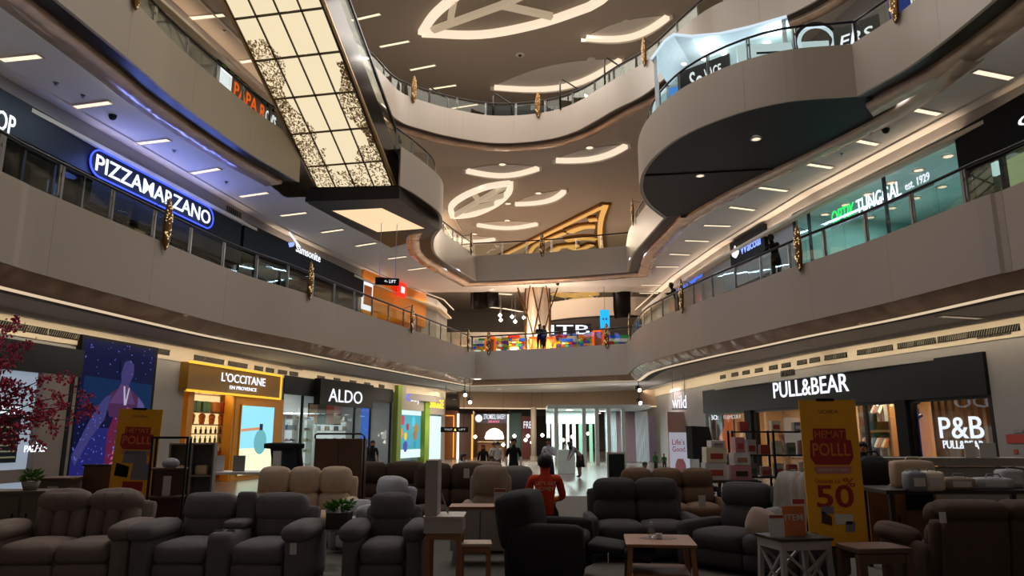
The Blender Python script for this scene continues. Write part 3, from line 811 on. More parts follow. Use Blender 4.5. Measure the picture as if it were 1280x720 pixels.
for s in (-1, 1):
    g = MB(); x0, x1 = sorted((s * HW, s * (HW + .10)))
    def slab(g, x0, x1, za, zb, ya=-.3, yb=RUN):
        vs = [(x, y, ez(max(0, y)) + z) for z in (za, zb) for y in (ya, yb) for x in (x0, x1)]
        g.add(vs, [(0, 2, 3, 1), (4, 5, 7, 6), (0, 1, 5, 4), (2, 6, 7, 3), (0, 4, 6, 2), (1, 3, 7, 5)])
    slab(g, x0, x1, -.06, 1.0); mk('flank', g, 'es_flank', es)
    g = MB(); slab(g, x0 - .01, x1 + .01, -.10, -.04); mk('edge_strip', g, 'es_edge', es)
    g = MB(); slab(g, x0 + .03, x1 - .03, 1.0, 1.75); mk('glass_side', g, 'rail_glass', es)
    g = MB(); g.bar((s * (HW + .05), -.3, 1.79), (s * (HW + .05), RUN, ez(RUN) + 1.79), .09, .07); mk('handrail', g, 'rail_black', es)
g = MB()
for k in range(30):
    y = .3 + k * .32; g.box(-HW + .3, -.1, y, y + .34, ez(y) + .85, ez(y) + 1.02); g.box(.1, HW - .3, y, y + .34, ez(y) + .85, ez(y) + 1.02)
mk('steps', g, 'steel', es)
# landing: dark edged slab with a big glowing panel below
lc = Vector((-4.7, 24.7, z2 - DROP - .02))
ld = thing('landing_lamp', 'dark-framed glowing panel under the escalator landing', 'ceiling light', lc, 0)
quad = [Vector((-6.15, 23.35, 0)), Vector((-4.35, 23.05, 0)), Vector((-3.15, 25.6, 0)), Vector((-5.05, 26.1, 0))]
quad = [q - Vector((lc.x, lc.y, 0)) for q in quad]
outer = [Vector((-6.72, 22.35, 0)), Vector((-3.62, 22.05, 0)), Vector((-2.72, 25.75, 0)), Vector((-5.15, 27.0, 0))]
outer = [q - Vector((lc.x, lc.y, 0)) for q in outer]
g = MB()
vs = [(q.x, q.y, z) for q in quad for z in (-.40, -.02)] + [(q.x, q.y, z) for q in outer for z in (-.40, .02)]
fs = []
for i in range(4):
    j = (i + 1) % 4
    fs += [(2 * i, 2 * j, 8 + 2 * j, 8 + 2 * i), (8 + 2 * i, 8 + 2 * j, 9 + 2 * j, 9 + 2 * i), (2 * i + 1, 2 * j + 1, 2 * j, 2 * i)]
g.add(vs, fs); mk('frame', g, 'soffit_dark', ld)
E('landing_light', '#ffdcae', 1.0)
g = MB(); g.plate([v2(q) for q in quad], -.36, -.30); mk('glow_panel', g, 'landing_light', ld)
# ---- vents and chevron grilles on the ground-floor coves
def vent_mesh(w, h, n, chevron=False):
    g = MB(); g.box(-w / 2, w / 2, -.01, 0, -h / 2, h / 2); b = g.mesh('backing', 'black_matt')
    g = MB()
    for k in range(n):
        x = -w / 2 + w * (k + .5) / n; s = w / n * .13
        if chevron:
            g.prism([(x - s, -h * .42), (x, -h * .42), (x + s * 1.5, 0), (x, h * .42), (x - s, h * .42), (x + s * .5, 0)], -.025, -.012)
        else:
            g.prism([(x - s - h * .18, -h * .42), (x + s * .6 - h * .18, -h * .42), (x + s * .6 + h * .18, h * .42), (x - s + h * .18, h * .42)], -.025, -.012)
    return b, g.mesh('slats', 'vent_slat')
M('vent_slat', '#7c7464', .6)
VB, VS = vent_mesh(.62, .16, 9); CB, CS_ = vent_mesh(.95, .2, 7, True)
def vent(q, n2, label, chev=False, group=None):
    rot = math.atan2(n2.y, n2.x) - PI / 2
    t = thing('vent_grille' if not chev else 'chevron_grille', label, 'vent', q, rot, group)
    link('backing', CB if chev else VB, t); link('slats', CS_ if chev else VS, t)
def wall_at(W, px, py):
    q = PW(px, py, W)
    for a, b in zip(W[:-1], W[1:]):
        if min(a[1], b[1]) - 1e-6 <= q.y <= max(a[1], b[1]) + 1e-6:
            d = Vector((b[0] - a[0], b[1] - a[1])).normalized(); n = Vector((-d.y, d.x))
            if n.x * q.x < 0: n = -n
            return q, n
    return q, Vector((1 if q.x > 0 else -1, 0))
vl = [(10, 385), (28, 389), (44, 393), (72, 399), (88, 403), (103, 406.5), (138, 412), (152, 415.5), (166, 419), (183, 424), (202, 427)]
for px in (248, 260, 272, 290, 302, 322, 336, 352, 366, 400, 420, 440, 458, 476): vl.append((px, None))
def band_y(W, px, z):
    lo, hi = 200, 540
    for _ in range(30):
        m = (lo + hi) / 2
        if PW(px, m, W).z > z: lo = m
        else: hi = m
    return m
zv = CZ[0] - .23
for i, (px, _) in enumerate(vl):
    q, n = wall_at(WL, px, band_y(WL, px, zv)); q = Vector((q.x, q.y, zv)) - Vector((n.x, n.y, 0)) * .045
    vent(q, n, f'slotted vent grille in the cove over the left ground shops, {ORD[i]} from the near end', group='left cove vents')
for i, px in enumerate((1262, 1249, 1236, 1212, 1199, 1186, 1160, 1147, 1134, 1108, 1095, 1082, 1052, 1040, 1020, 1004, 984, 968, 950, 934, 920, 905)):
    q, n = wall_at(WR, px, band_y(WR, px, zv)); q = Vector((q.x, q.y, zv)) - Vector((n.x, n.y, 0)) * .045
    vent(q, n, f'slotted vent grille in the cove over the right ground shops, {ORD[i]} from the near end', group='right cove vents')
for W, px, py, lb in ((WL, 10, 127, 'at the far left edge above the upper shop'), (WL, 292, 265, 'between the blue pill sign and the luggage shop'), (WL, 448, 325, 'above the end of the luggage shop'),
                      (WR, 1255, 142, 'above the shop at the right picture edge'), (WR, 1243, 416, 'above the right grey pier'), (WR, 985, 466, 'above the right black shop sign'), (WL, 370, 459, 'right of the yellow shop sign')):
    q, n = wall_at(W, px, py); q = Vector((q.x, q.y, q.z)) - Vector((n.x, n.y, 0)) * .02
    vent(q, n, 'dark chevron-patterned grille ' + lb, True)
# ================================================================== SHOPS
SHOPN = [0]
def room(fr, za, zb, dep, wm, fm='floor_tile', cm=None, x0=0.0, x1=None):
    SHOPN[0] += 1; x1 = fr.len if x1 is None else x1
    g = MB(); g.box(x0, x1, dep, dep + .1, za, zb); g.box(x0 - .08, x0, .02, dep + .1, za, zb); g.box(x1, x1 + .08, .02, dep + .1, za, zb)
    o = struct(f'wall_shop_{SHOPN[0]}', g, wm); o.location = fr.w(0, 0, 0); o.rotation_euler = (0, 0, fr.rot)
    g = MB(); g.box(x0, x1, .2, dep, zb - .02, zb + .08); mk('ceiling_slab', g, cm or wm, o)
    g = MB(); g.box(x0, x1, .2, dep, za - .02, za + .012); mk('floor_slab', g, fm, o)
    return o
def shop_lamp(fr, x, y, z, sx, sy, pw, col, tilt=0.0):
    return area('shop_lamp', fr.w(x, y, z), sx, sy, pw, col, (tilt, 0, fr.rot))
def sign_board(fr, rc, y0, y1, mat, label, name='shop_sign'):
    x0, x1, z0, z1 = rc; t = thing(name, label, 'sign', fr.w((x0 + x1) / 2, 0, 0), fr.rot)
    off = (x0 + x1) / 2
    g = MB(); g.box(x0 - off, x1 - off, y0, y1, z0, z1); mk('board', g, mat, t)
    t['off'] = off
    return t
def sh(rc, off): return (rc[0] - off, rc[1] - off, rc[2], rc[3])
def shopfront(fr, x0, x1, za, zb, cols, label, frame='black_metal', glass='shop_glass', y=.04, fw=.07, rails=()):
    t = thing('shopfront', label, 'shopfront', fr.w(x0, y, 0), fr.rot)
    n = len(cols) - 1
    for k in range(n):
        g = MB(); g.box(cols[k] - x0 + fw / 2, cols[k + 1] - x0 - fw / 2, -.006, .006, za + .05, zb - .05); mk('pane', g, glass, t)
    for k, c in enumerate(cols):
        g = MB(); g.box(c - x0 - fw / 2, c - x0 + fw / 2, -.05, .05, za, zb); mk('mullion', g, frame, t)
    g = MB(); g.box(0, x1 - x0, -.045, .045, za, za + .08); mk('sill', g, frame, t)
    g = MB(); g.box(0, x1 - x0, -.045, .045, zb - .08, zb); mk('head', g, frame, t)
    for r_ in rails:
        g = MB(); g.box(0, x1 - x0, -.04, .04, r_ - .03, r_ + .03); mk('rail', g, frame, t)
    return t
# -------- shared little goods
def bottle_mesh():
    g = MB(); g.lathe([(.035, 0), (.038, .02), (.038, .12), (.015, .15), (.015, .19), (.02, .19), (.02, .21)], n=8); return g
GOODS = {}
def goods(kind, mat):
    key = (kind, mat)
    if key in GOODS: return GOODS[key]
    g = MB()
    if kind == 'bottle': g = bottle_mesh()
    elif kind == 'jar': g.lathe([(.05, 0), (.055, .02), (.055, .08), (.045, .09), (.045, .12)], n=8)
    elif kind == 'gift_box': g.box(-.08, .08, -.06, .06, 0, .13); g.box(-.015, .015, -.063, .063, 0, .133); g.box(-.083, .083, -.012, .012, 0, .133)
    elif kind == 'handbag':
        g.prism([(-.16, 0), (.16, 0), (.13, .2), (-.13, .2)], -.05, .05)
        g.tube([(-.07, 0, .2), (-.06, 0, .29), (.06, 0, .29), (.07, 0, .2)], .008, 5)
    elif kind == 'shoe':
        g.prism([(-.13, 0), (.13, 0), (.13, .03), (.05, .055), (-.02, .09), (-.13, .10)], -.04, .04)
    elif kind == 'potted_herb':
        g.lathe([(.04, 0), (.055, .08), (.05, .08)], n=7); g.ball((0, 0, .12), .06, 7, 5)
    elif kind == 'glasses_tray': g.box(-.2, .2, -.1, .1, 0, .03); g.tube([(-.1, 0, .05), (0, 0, .06), (.1, 0, .05)], .01, 5)
    GOODS[key] = g.mesh(kind, mat); return GOODS[key]
def put(kind, mat, fr, x, y, z, label, group, s=1.0, rz=0):
    cat = {'gift_box': 'box', 'potted_herb': 'plant', 'glasses_tray': 'glasses'}.get(kind, kind)
    o = link(kind, goods(kind, mat), loc=fr.w(x, y, z), rotz=fr.rot + rz); o.scale = (s, s, s)
    return tag(o, label, cat, group)
for nm, c_ in (('g_amber', '#a8622a'), ('g_green', '#3f5f34'), ('g_dark', '#2b2420'), ('g_red', '#a83a2c'), ('g_cream', '#d8cbb0'), ('g_pink', '#b77a80'), ('g_tan', '#9a7350'), ('g_blue', '#3f5f8c'), ('g_white', '#d9d9d6'), ('g_black', '#1b1a1c'), ('g_orange', '#c96a1e'), ('g_grey', '#7e7c7a')):
    M(nm, c_, .45)
# ------------------------------------------------------------------ yellow cosmetics shop, ground left
M('ochre', '#d08a10', .5, var=.05); M('ochre_dark', '#8a6212', .45, var=.05); E('yellow_edge', '#ffc63a', 1.1); M('cream', '#e6c98c', .6)
fr = loc_fr
room(fr, 0, 3.4, 2.2, 'cream')
tl_, tr_ = fr.loc(235, 452, -.25), fr.loc(350, 466, -.25); bl_ = fr.loc(235, 488, -.25)
rc = (tl_[0], tr_[0], bl_[1], tl_[1])
sb = sign_board(fr, rc, -.3, 0, 'ochre_dark', 'golden sign board with white serif lettering over the yellow shop'); off = sb['off']
for z in (rc[2], rc[3]):
    g = MB(); g.box(rc[0] - off - .02, rc[1] - off + .02, -.34, -.28, z - .035, z + .035); mk('light_edge', g, 'yellow_edge', sb)
g = MB(); g.box(rc[1] - off - .02, rc[1] - off + .05, -.34, 0, rc[2], rc[3]); mk('light_edge', g, 'yellow_edge', sb)
W_ = rc[1] - rc[0]; H_ = rc[3] - rc[2]
letters("L'OCCITANE", (rc[0] - off + W_ * .31, rc[0] - off + W_ * .80, rc[2] + H_ * .46, rc[2] + H_ * .80), -.3, 'letter_white', sb, .04, .012)
letters('EN PROVENCE', (rc[0] - off + W_ * .40, rc[0] - off + W_ * .70, rc[2] + H_ * .20, rc[2] + H_ * .34), -.3, 'letter_white', sb, .03, .012, joined=True, name='lettering')
xs = [fr.loc(px, 540)[0] for px in (230, 240, 288, 298, 339, 349)]
zt = rc[2]
t = thing('shop_portal', 'ochre yellow portal frame of the cosmetics shop', 'portal', fr.w(0, 0, 0), fr.rot)
g = MB(); g.box(xs[0], xs[1] - .1, -.05, .12, 0, zt); mk('pillar', g, 'ochre', t)
g = MB(); g.box(xs[2], xs[5], -.12, .3, 0, zt); mk('wall_panel', g, 'ochre', t)
g = MB(); g.box(xs[2] - .1, xs[2], -.10, .12, 0, zt); mk('pillar', g, 'ochre', t)
# light box poster with a bottle
def recta(px0, py0, px1, py1, y=0.0, f=None): return (f or fr).rect(px0, py0, px1, py1, y)
lb = recta(299, 508, 339, 592, -.14); cx = (lb[0] + lb[1]) / 2
E('poster_sky', '#8fd8ee', 1.15); E('poster_pale', '#e8f0c8', 1.15); E('poster_bottle', '#6fb8c0', .9); E('poster_gold', '#c8b060', .9); E('poster_dark', '#1c2c50', .6); E('poster_arm', '#e8a070', .8)
t = thing('lightbox_poster', 'glowing blue poster of a round bottle on the yellow shop wall', 'poster', fr.w(cx, 0, 0), fr.rot)
wz = lb[1] - lb[0]; hz = lb[3] - lb[2]; X0 = -wz / 2
g = MB(); g.box(X0 - .04, -X0 + .04, -.17, -.11, lb[2] - .04, lb[3] + .04); mk('frame', g, 'ochre', t)
g = MB(); g.box(X0, -X0, -.19, -.165, lb[2] + hz * .38, lb[3]); mk('picture_top', g, 'poster_sky', t)
g = MB(); g.box(X0, -X0, -.19, -.165, lb[2], lb[2] + hz * .38); mk('picture_bottom', g, 'poster_pale', t)
g = MB(); g.lathe([(wz * .20 * math.sin(PI * i / 10) + .001, -wz * .20 * math.cos(PI * i / 10)) for i in range(11)], n=16, mat=Matrix.Translation((wz * .1, -.192, lb[2] + hz * .47)) @ Matrix.Diagonal((1, .03, 1, 1))); mk('bottle_print', g, 'poster_bottle', t)
g = MB(); g.box(wz * .05, wz * .15, -.196, -.189, lb[2] + hz * .6, lb[2] + hz * .74); mk('cap_print', g, 'poster_dark', t)
g = MB(); g.prism([(X0, lb[2] + hz * .62), (wz * .05, lb[2] + hz * .65), (wz * .05, lb[2] + hz * .69), (X0, lb[2] + hz * .66)], -.195, -.189); mk('arm_print', g, 'poster_arm', t)
# lit shelves
sx0, sx1 = xs[1] - .08, xs[2] + .25
t = thing('display_shelf', 'warm lit wall shelving inside the yellow shop', 'shelf', fr.w((sx0 + sx1) / 2, .35, 0), fr.rot); hw = (sx1 - sx0) / 2
E('shelf_glow', '#ffdc9c', 1.0)
g = MB(); g.box(-hw, hw, .30, .34, .95, 2.95); mk('back_panel', g, 'shelf_glow', t)
g = MB(); g.box(-hw, hw, 0, .34, .05, .95); mk('drawer_base', g, 'g_orange', t)
szs = (.95, 1.25, 1.55, 1.85, 2.25, 2.85)
for z in szs:
    g = MB(); g.box(-hw, hw, .02, .3, z, z + .035); mk('shelf_board', g, 'g_tan', t)
for x in (-hw + .03, hw - .03):
    g = MB(); g.box(x - .02, x + .02, 0, .04, .95, 2.88); mk('upright', g, 'g_dark', t)
rnd = random.Random(5); gi = 0
for li, z in enumerate(szs[:-1]):
    n = 9 if li < 3 else 5
    for k in range(n):
        x = (sx0 + sx1) / 2 - hw + .12 + (2 * hw - .24) * k / (n - 1)
        kind, mt, s = [('gift_box', 'g_cream', 1.0), ('bottle', 'g_green', 1.05), ('bottle', 'g_dark', 1.0), ('potted_herb', 'g_orange', 2.0), ('gift_box', rnd.choice(('g_red', 'g_amber', 'g_green')), 2.6)][li]
        put(kind, mt, fr, x, .47, z + .036, f'{ {"gift_box": "small gift box", "bottle": "little bottle", "potted_herb": "orange potted decoration"}[kind] } on {ORD[li]} lit shelf up of the yellow shop, {ORD[k]} from left', 'goods on the yellow shop shelves', s)
shop_lamp(fr, fr.len * .3, 1.0, 3.3, 1.5, .8, 40, (1, .78, .45))
shop_lamp(fr, fr.len * .3, .15, 3.0, 1.4, .1, 10, (1, .78, .45))
for i, px in enumerate((250, 268, 288, 304)):
    x = fr.loc(px, 492, -.1)[0]; q = fr.w(x, -.15, zt - .01)
    t = thing('downlight', f'tiny round lamp under the golden sign board, {ORD[i]} from the left', 'downlight', q, 0, 'sign soffit lamps'); link('lens', DLm, t); link('ring', DLr, t); t.scale = (.8,) * 3
point('sign_spill', fr.w(fr.len * .6, -1.2, 2.9), 12, (1, .75, .35))
# ------------------------------------------------------------------ black shoe shop, ground left
fr = aldo_fr
M('shop_white', '#cfd0cc', .5); M('shop_dim', '#4a4a4c', .5)
room(fr, 0, 3.8, 3.0, 'shop_white')
xa = [fr.loc(px, 540)[0] for px in (354, 377, 443, 463, 489)]
shopfront(fr, 0, fr.len, 0, 3.2, [0.05, xa[1], xa[2], xa[3], fr.len - .05], 'black framed glass front of the shoe and bag shop')
g = MB(); g.box(0, fr.len, -.05, .15, 3.2, 3.85); o = mk('shop_fascia', g, 'black_panel', loc=fr.w(0, 0, 0), rotz=fr.rot); tag(o, 'long dark glossy band above the shoe shop windows', 'panel')
a_, b_ = fr.loc(400, 474, -.3), fr.loc(465, 508, -.3); rc = (a_[0], b_[0], fr.loc(432, 508, -.3)[1], fr.loc(432, 477, -.3)[1])
sb = sign_board(fr, rc, -.35, -.05, 'black_panel', 'black box sign with thin white capitals over the shoe shop'); off = sb['off']
letters('ALDO', sh((fr.loc(411, 495, -.36)[0], fr.loc(453, 495, -.36)[0], fr.loc(432, 503.5, -.36)[1], fr.loc(432, 487.5, -.36)[1]), off), -.35, 'letter_white', sb, .04, .0)
# collage panel
rc = recta(386, 506, 426, 530, .9, fr); t = thing('collage_picture', 'large portrait collage hanging over the bag shelves', 'picture', fr.w((rc[0] + rc[1]) / 2, .9, 0), fr.rot); hw = (rc[1] - rc[0]) / 2
g = MB(); g.box(-hw - .03, hw + .03, 0, .04, rc[2] - .03, rc[3] + .03); mk('frame', g, 'black_matt', t)
rnd = random.Random(9)
for i in range(4):
    for j in range(2):
        g = MB(); u0 = -hw + 2 * hw * i / 4 + .015; v0 = rc[2] + (rc[3] - rc[2]) * j / 2 + .015
        g.box(u0, u0 + hw / 2 - .03, -.02, .0, v0, v0 + (rc[3] - rc[2]) / 2 - .03); mk('photo', g, rnd.choice(('g_pink', 'g_red', 'g_dark', 'g_orange', 'g_tan', 'g_cream')), t)
# shelves of shoes and bags
for si, (px0, px1, y) in enumerate(((356, 374, .5), (380, 392, .55), (396, 440, .9))):
    x0, x1 = fr.loc(px0, 545, y)[0], fr.loc(px1, 545, y)[0]
    t = thing('display_shelf', f'white lit shelving behind the shoe shop glass, {ORD[si]} from left', 'shelf', fr.w((x0 + x1) / 2, y, 0), fr.rot); hw = (x1 - x0) / 2
    E('shelf_white', '#e6f2ee', .55)
    g = MB(); g.box(-hw, hw, .35, .38, .2, 2.7 if si != 2 else 2.25); mk('back_panel', g, 'shelf_white', t)
    for z in (.3, .8, 1.25, 1.7, 2.15):
        g = MB(); g.box(-hw, hw, .05, .35, z, z + .03); mk('shelf_board', g, 'shop_white', t)
    for s in (-1, 1):
        g = MB(); g.box(s * hw - .02, s * hw + .02, .03, .37, .15, 2.3); mk('side', g, 'shop_white', t)
    for li, z in enumerate((.8, 1.25, 1.7, 2.15)):
        n = 3 if si < 2 else 4
        for k in range(n):
            kind = 'handbag' if (z > 1.6 and si != 1) else 'shoe'
            put(kind, rnd.choice(('g_pink', 'g_tan', 'g_black', 'g_cream', 'g_blue', 'g_grey')), fr, (x0 + x1) / 2 - hw + (2 * hw) * (k + .5) / n, y + .2, z + .03,
                f'{kind} on {ORD[li]} shelf of {ORD[si]} white rack in the shoe shop, {ORD[k]} from left', 'shoe shop goods', 1.0)
shop_lamp(fr, fr.len * .4, 1.2, 3.6, 4.0, 1.2, 110, (.92, 1, .97))
g = MB(); rc = recta(452, 510, 462, 560, .5, fr); g.box(rc[0], rc[1], .5, .55, .2, rc[3]); o = mk('blue_poster', g, E('poster_blue', '#3f74d8', .7), loc=fr.w(0, 0, 0), rotz=fr.rot); tag(o, 'tall blue poster at the right window of the shoe shop', 'poster')
# ------------------------------------------------------------------ green framed toy shop fronts, ground left far
fr = kid_fr
M('lime', '#76902a', .5); E('kid_teal', '#4fb0c0', .75); E('kid_white', '#d8f4f4', 1.0); M('kid_grey', '#9a9488', .6)
room(fr, 0, 3.4, 2.0, 'shop_white')
xk = [fr.loc(px, 540)[0] for px in (492, 496, 527, 531, 552)]
t = thing('green_portal', 'lime green portal frame of the toy shop', 'portal', fr.w(0, 0, 0), fr.rot)
ztop = fr.loc(510, 484)[1]
for a_, b_ in ((xk[0], xk[1]), (xk[2], xk[3] + .1)):
    g = MB(); g.box(a_ - .1, b_, -.25, .15, 0, ztop); mk('pillar', g, 'lime', t)
zs = fr.loc(512, 513)[1]
sb = sign_board(fr, (xk[1], xk[2], zs, ztop), -.15, .05, 'kid_grey', 'grey sign panel with glowing white and blue logo in green frame'); off = sb['off']; Wd = xk[2] - xk[1]; Hh = ztop - zs
letters('C', (xk[1] - off + Wd * .24, xk[1] - off + Wd * .38, zs + Hh * .42, zs + Hh * .68), -.15, 'neon_blue', sb, .05, .014)
letters('ooly', (xk[1] - off + Wd * .40, xk[1] - off + Wd * .78, zs + Hh * .28, zs + Hh * .70), -.15, 'letter_white', sb, .05, .014)
sb = sign_board(fr, (xk[3] + .12, xk[4], fr.loc(541, 518)[1], fr.loc(541, 490)[1]), -.15, .05, 'kid_grey', 'grey sign panel with glowing yellow lettering beside the green frame'); off = sb['off']
E('letter_yellow', '#ffc830', 2.2)
letters('SMIGGLE', sh((xk[3] + .3, xk[4] - .15, fr.loc(541, 510)[1], fr.loc(541, 499)[1]), off), -.15, 'letter_yellow', sb, .05, .014)
t = thing('window_poster', 'glowing teal window poster with colourful shapes in green frame', 'poster', fr.w((xk[1] + xk[2]) / 2, .02, 0), fr.rot); hw = Wd / 2 - .05
g = MB(); g.box(-hw, hw, 0, .04, .3, zs - .25); mk('backing', g, 'kid_teal', t)
g = MB(); g.box(-hw, hw, -.01, .04, zs - .25, zs); mk('pattern_band', g, 'kid_white', t)
g = MB(); g.box(-hw, hw, -.01, .04, .3, .75); mk('foot_band', g, 'kid_white', t)
rnd = random.Random(4)
for i, (x, z, r, c_) in enumerate(((-.35, 2.3, .28, '#c04070'), (.2, 2.25, .3, '#58c8e8'), (.35, 1.85, .32, '#b08038'), (-.1, 1.95, .2, '#a03048'), (-.45, 1.6, .3, '#f0a020'), (-.2, 1.45, .22, '#f8d020'), (.3, 1.5, .28, '#a8784a'), (0, 1.15, .25, '#58a8d8'), (-.2, .9, .3, '#5058a8'), (.3, 1.0, .2, '#38a0c8'))):
    k = 7; pts = [(x * hw * 1.6 + r * (1 + .25 * (j % 2)) * math.cos(2 * PI * j / k) * .8, z + r * math.sin(2 * PI * j / k)) for j in range(k)]
    g = MB(); g.prism(pts, -.012 - i * .002, .0); mk('colour_shape', g, E(f'toy_{i}', c_, .8), t)
g = MB(); g.box(xk[3] + .12, xk[4], .02, .06, .1, fr.loc(541, 520)[1]); o = mk('display_niche', g, 'kid_white', loc=fr.w(0, 0, 0), rotz=fr.rot); tag(o, 'bright white-blue display wall right of the green frame', 'display')
point('kid_spill', fr.w(fr.len * .6, -1.0, 2.0), 25, (.7, .95, 1))
# ------------------------------------------------------------------ jewellery front and LED screen, ground left near
fr = pal_fr
zt = 3.62
M('taupe', '#7d7169', .5, var=.04); E('white_glow', '#cfe0f4', .38); M('pal_black', '#131214', .4, spec=.25)
g = MB(); xr = fr.len; z_mid = fr.loc(60, 468)[1]
g.box(fr.loc(-140, 440)[0], fr.loc(98, 440)[0], -.18, 0, z_mid, zt); o = mk('shop_fascia', g, 'pal_black', loc=fr.w(0, 0, 0), rotz=fr.rot); tag(o, 'big black glossy panel above the jewellery front, behind the pink tree', 'panel')
x0, x1 = fr.loc(36, 540)[0], fr.loc(70, 540)[0]
t = thing('shop_pillar', 'taupe pillar with small white glowing jewellery name', 'pillar', fr.w((x0 + x1) / 2, 0, 0), fr.rot); hw = (x1 - x0) / 2
g = MB(); g.box(-hw, hw, -.22, 0, 0, z_mid); mk('body', g, 'taupe', t)
g = MB(); g.box(hw, hw + .12, -.24, 0, 0, z_mid); mk('dark_edge', g, 'black_matt', t)
q0, q1 = fr.loc(30, 565.5, -.23), fr.loc(59, 556, -.23); c0 = (x0 + x1) / 2
letters('PALACE', (q0[0] - c0, q1[0] - c0, q0[1], q1[1]), -.22, 'letter_white', t, .03, .02)
letters('THE', (q0[0] - c0 + .32, q1[0] - c0 - .28, q1[1] + .03, q1[1] + .10), -.22, 'letter_white', t, .02, .02, joined=True, name='lettering')
x2 = fr.loc(82, 540)[0]
g = MB(); g.box(x1 + .14, x2 + .35, -.15, 0, 0, z_mid); o = mk('taupe_post', g, 'taupe', loc=fr.w(0, 0, 0), rotz=fr.rot); tag(o, 'narrow taupe post between the jewellery pillar and the screen', 'post')
# glowing shop window at the far left
xw0 = fr.loc(-60, 540)[0]
t = thing('shop_window', 'bright white-framed jewellery window at the left picture edge', 'window', fr.w(0, 0, 0), fr.rot)
g = MB(); g.box(xw0, x0, -.05, -.01, .3, z_mid); mk('white_panel', g, 'white_glow', t)
E('pal_dark', '#20262c', .25); E('pal_picture', '#8a8a6a', .5)
zz = [fr.loc(15, y)[1] for y in (505, 578)]; xx = fr.loc(20, 540)[0]
g = MB(); g.box(xw0, xx, -.09, -.05, zz[1], zz[0]); mk('dark_pane', g, 'pal_dark', t)
for k in range(6):
    z = zz[1] + .1 + k * .13; g = MB(); g.box(xx - 1.0, xx - .05, -.11, -.09, z, z + .035); mk('shelf_line', g, 'pal_picture', t)
g = MB(); g.box(xw0, x0, -.12, -.05, .5, .78); mk('sill', g, 'taupe', t)
letters('DIAMOND', (xx - .62, xx - .06, zz[0] - .13, zz[0] - .05), -.1, 'letter_white', t, .02, .01, joined=True, name='lettering')
letters('AND JEWELRY', (xx - .62, xx - .03, zz[0] - .24, zz[0] - .17), -.1, 'letter_white', t, .02, .01, joined=True, name='lettering')
# LED screen with a fashion portrait
fr = scr_fr
ra, rb = fr.loc(103, 424, -.1), fr.loc(192, 438, -.1)
t = thing('led_screen', 'tall video screen showing a woman in patterned dress on blue', 'screen', fr.w((ra[0] + rb[0]) / 2, 0, 0), fr.rot)
cx = (ra[0] + rb[0]) / 2; hw = (rb[0] - ra[0]) / 2; zt = (ra[1] + rb[1]) / 2 + .02; zb = .35; H = zt - zb
g = MB(); g.box(-hw - .06, hw + .12, -.16, 0, zb - .1, zt + .08); mk('casing', g, 'black_matt', t)
def scol(n, c_, e=.42): return E('scr_' + n, c_, e * 1.05)
def spoly(pts, m, lay, nm):
    g = MB(); g.prism([(-hw + 2 * hw * u, zb + H * v) for u, v in pts], -.165 - lay * .003, -.16 - lay * .003 + .001); return mk(nm, g, m, t)
spoly([(0, 0), (1, 0), (1, 1), (0, 1)], scol('bg', '#0c1858', .22), 0, 'picture')
spoly([(.05, .52), (1, .50), (1, .72), (.05, .74)], scol('teal', '#0c3c78', .28), 1, 'picture_band')
spoly([(0, 0), (1, 0), (1, .3), (.85, .38), (.15, .38), (0, .2)], scol('skirtblue', '#2a2c88', .42), 1, 'picture_skirt')
spoly([(.42, .0), (.95, .0), (.80, .32), (.72, .48), (.50, .50), (.42, .35)], scol('dress', '#7a2450', .42), 2, 'picture_dress')
spoly([(.42, .46), (.74, .46), (.84, .60), (.66, .68), (.52, .68), (.34, .60)], scol('bust', '#5a3060', .42), 3, 'picture_bust')
spoly([(.40, .56), (.76, .56), (.68, .66), (.62, .72), (.54, .72), (.50, .66)], scol('skin', '#6a4880', .48), 4, 'picture_neck')
spoly([(.54, .70), (.64, .70), (.70, .78), (.69, .86), (.63, .89), (.55, .87), (.52, .78)], scol('face', '#4a4484', .48), 5, 'picture_face')
spoly([(.50, .78), (.54, .86), (.62, .905), (.70, .87), (.71, .80), (.73, .88), (.62, .93), (.50, .88)], scol('hair', '#141a48', .4), 6, 'picture_hair')
spoly([(.34, .60), (.42, .62), (.36, .44), (.20, .30), (.05, .12), (.0, .18), (.12, .36), (.24, .52)], scol('sleeve', '#4c4a90', .45), 4, 'picture_sleeve')
spoly([(.80, .62), (.90, .56), (.94, .44), (.86, .42), (.80, .5)], scol('sleeve2', '#6a64a8', .45), 4, 'picture_sleeve')
spoly([(.57, .69), (.60, .55), (.63, .55), (.66, .68), (.645, .68), (.615, .58), (.59, .69)], scol('neck', '#c8c4e0', .6), 7, 'picture_necklace')
for k in range(12):
    v = .03 + k * .04; spoly([(.47 + .01 * k, v), (.66, v + .05), (.86 - .008 * k, v), (.86 - .008 * k, v + .018), (.66, v + .07), (.47 + .01 * k, v + .018)], scol('stripe', '#d07098', .5), 3, 'picture_stripe')
rnd = random.Random(2)
g = MB()
for k in range(240):
    u, v = rnd.random(), rnd.random() * .5
    if rnd.random() < .12: u, v = rnd.random(), .75 + .25 * rnd.random()
    if .36 < u < .9 and .2 < v < .5 and rnd.random() < .6: continue
    s = rnd.uniform(.008, .02); g.box(-hw + 2 * hw * u - s, -hw + 2 * hw * u + s, -.19, -.186, zb + H * v - s, zb + H * v + s)
o = mk('picture_sparkles', g, scol('spark', '#7078e0', .6), t); o['kind'] = 'stuff'
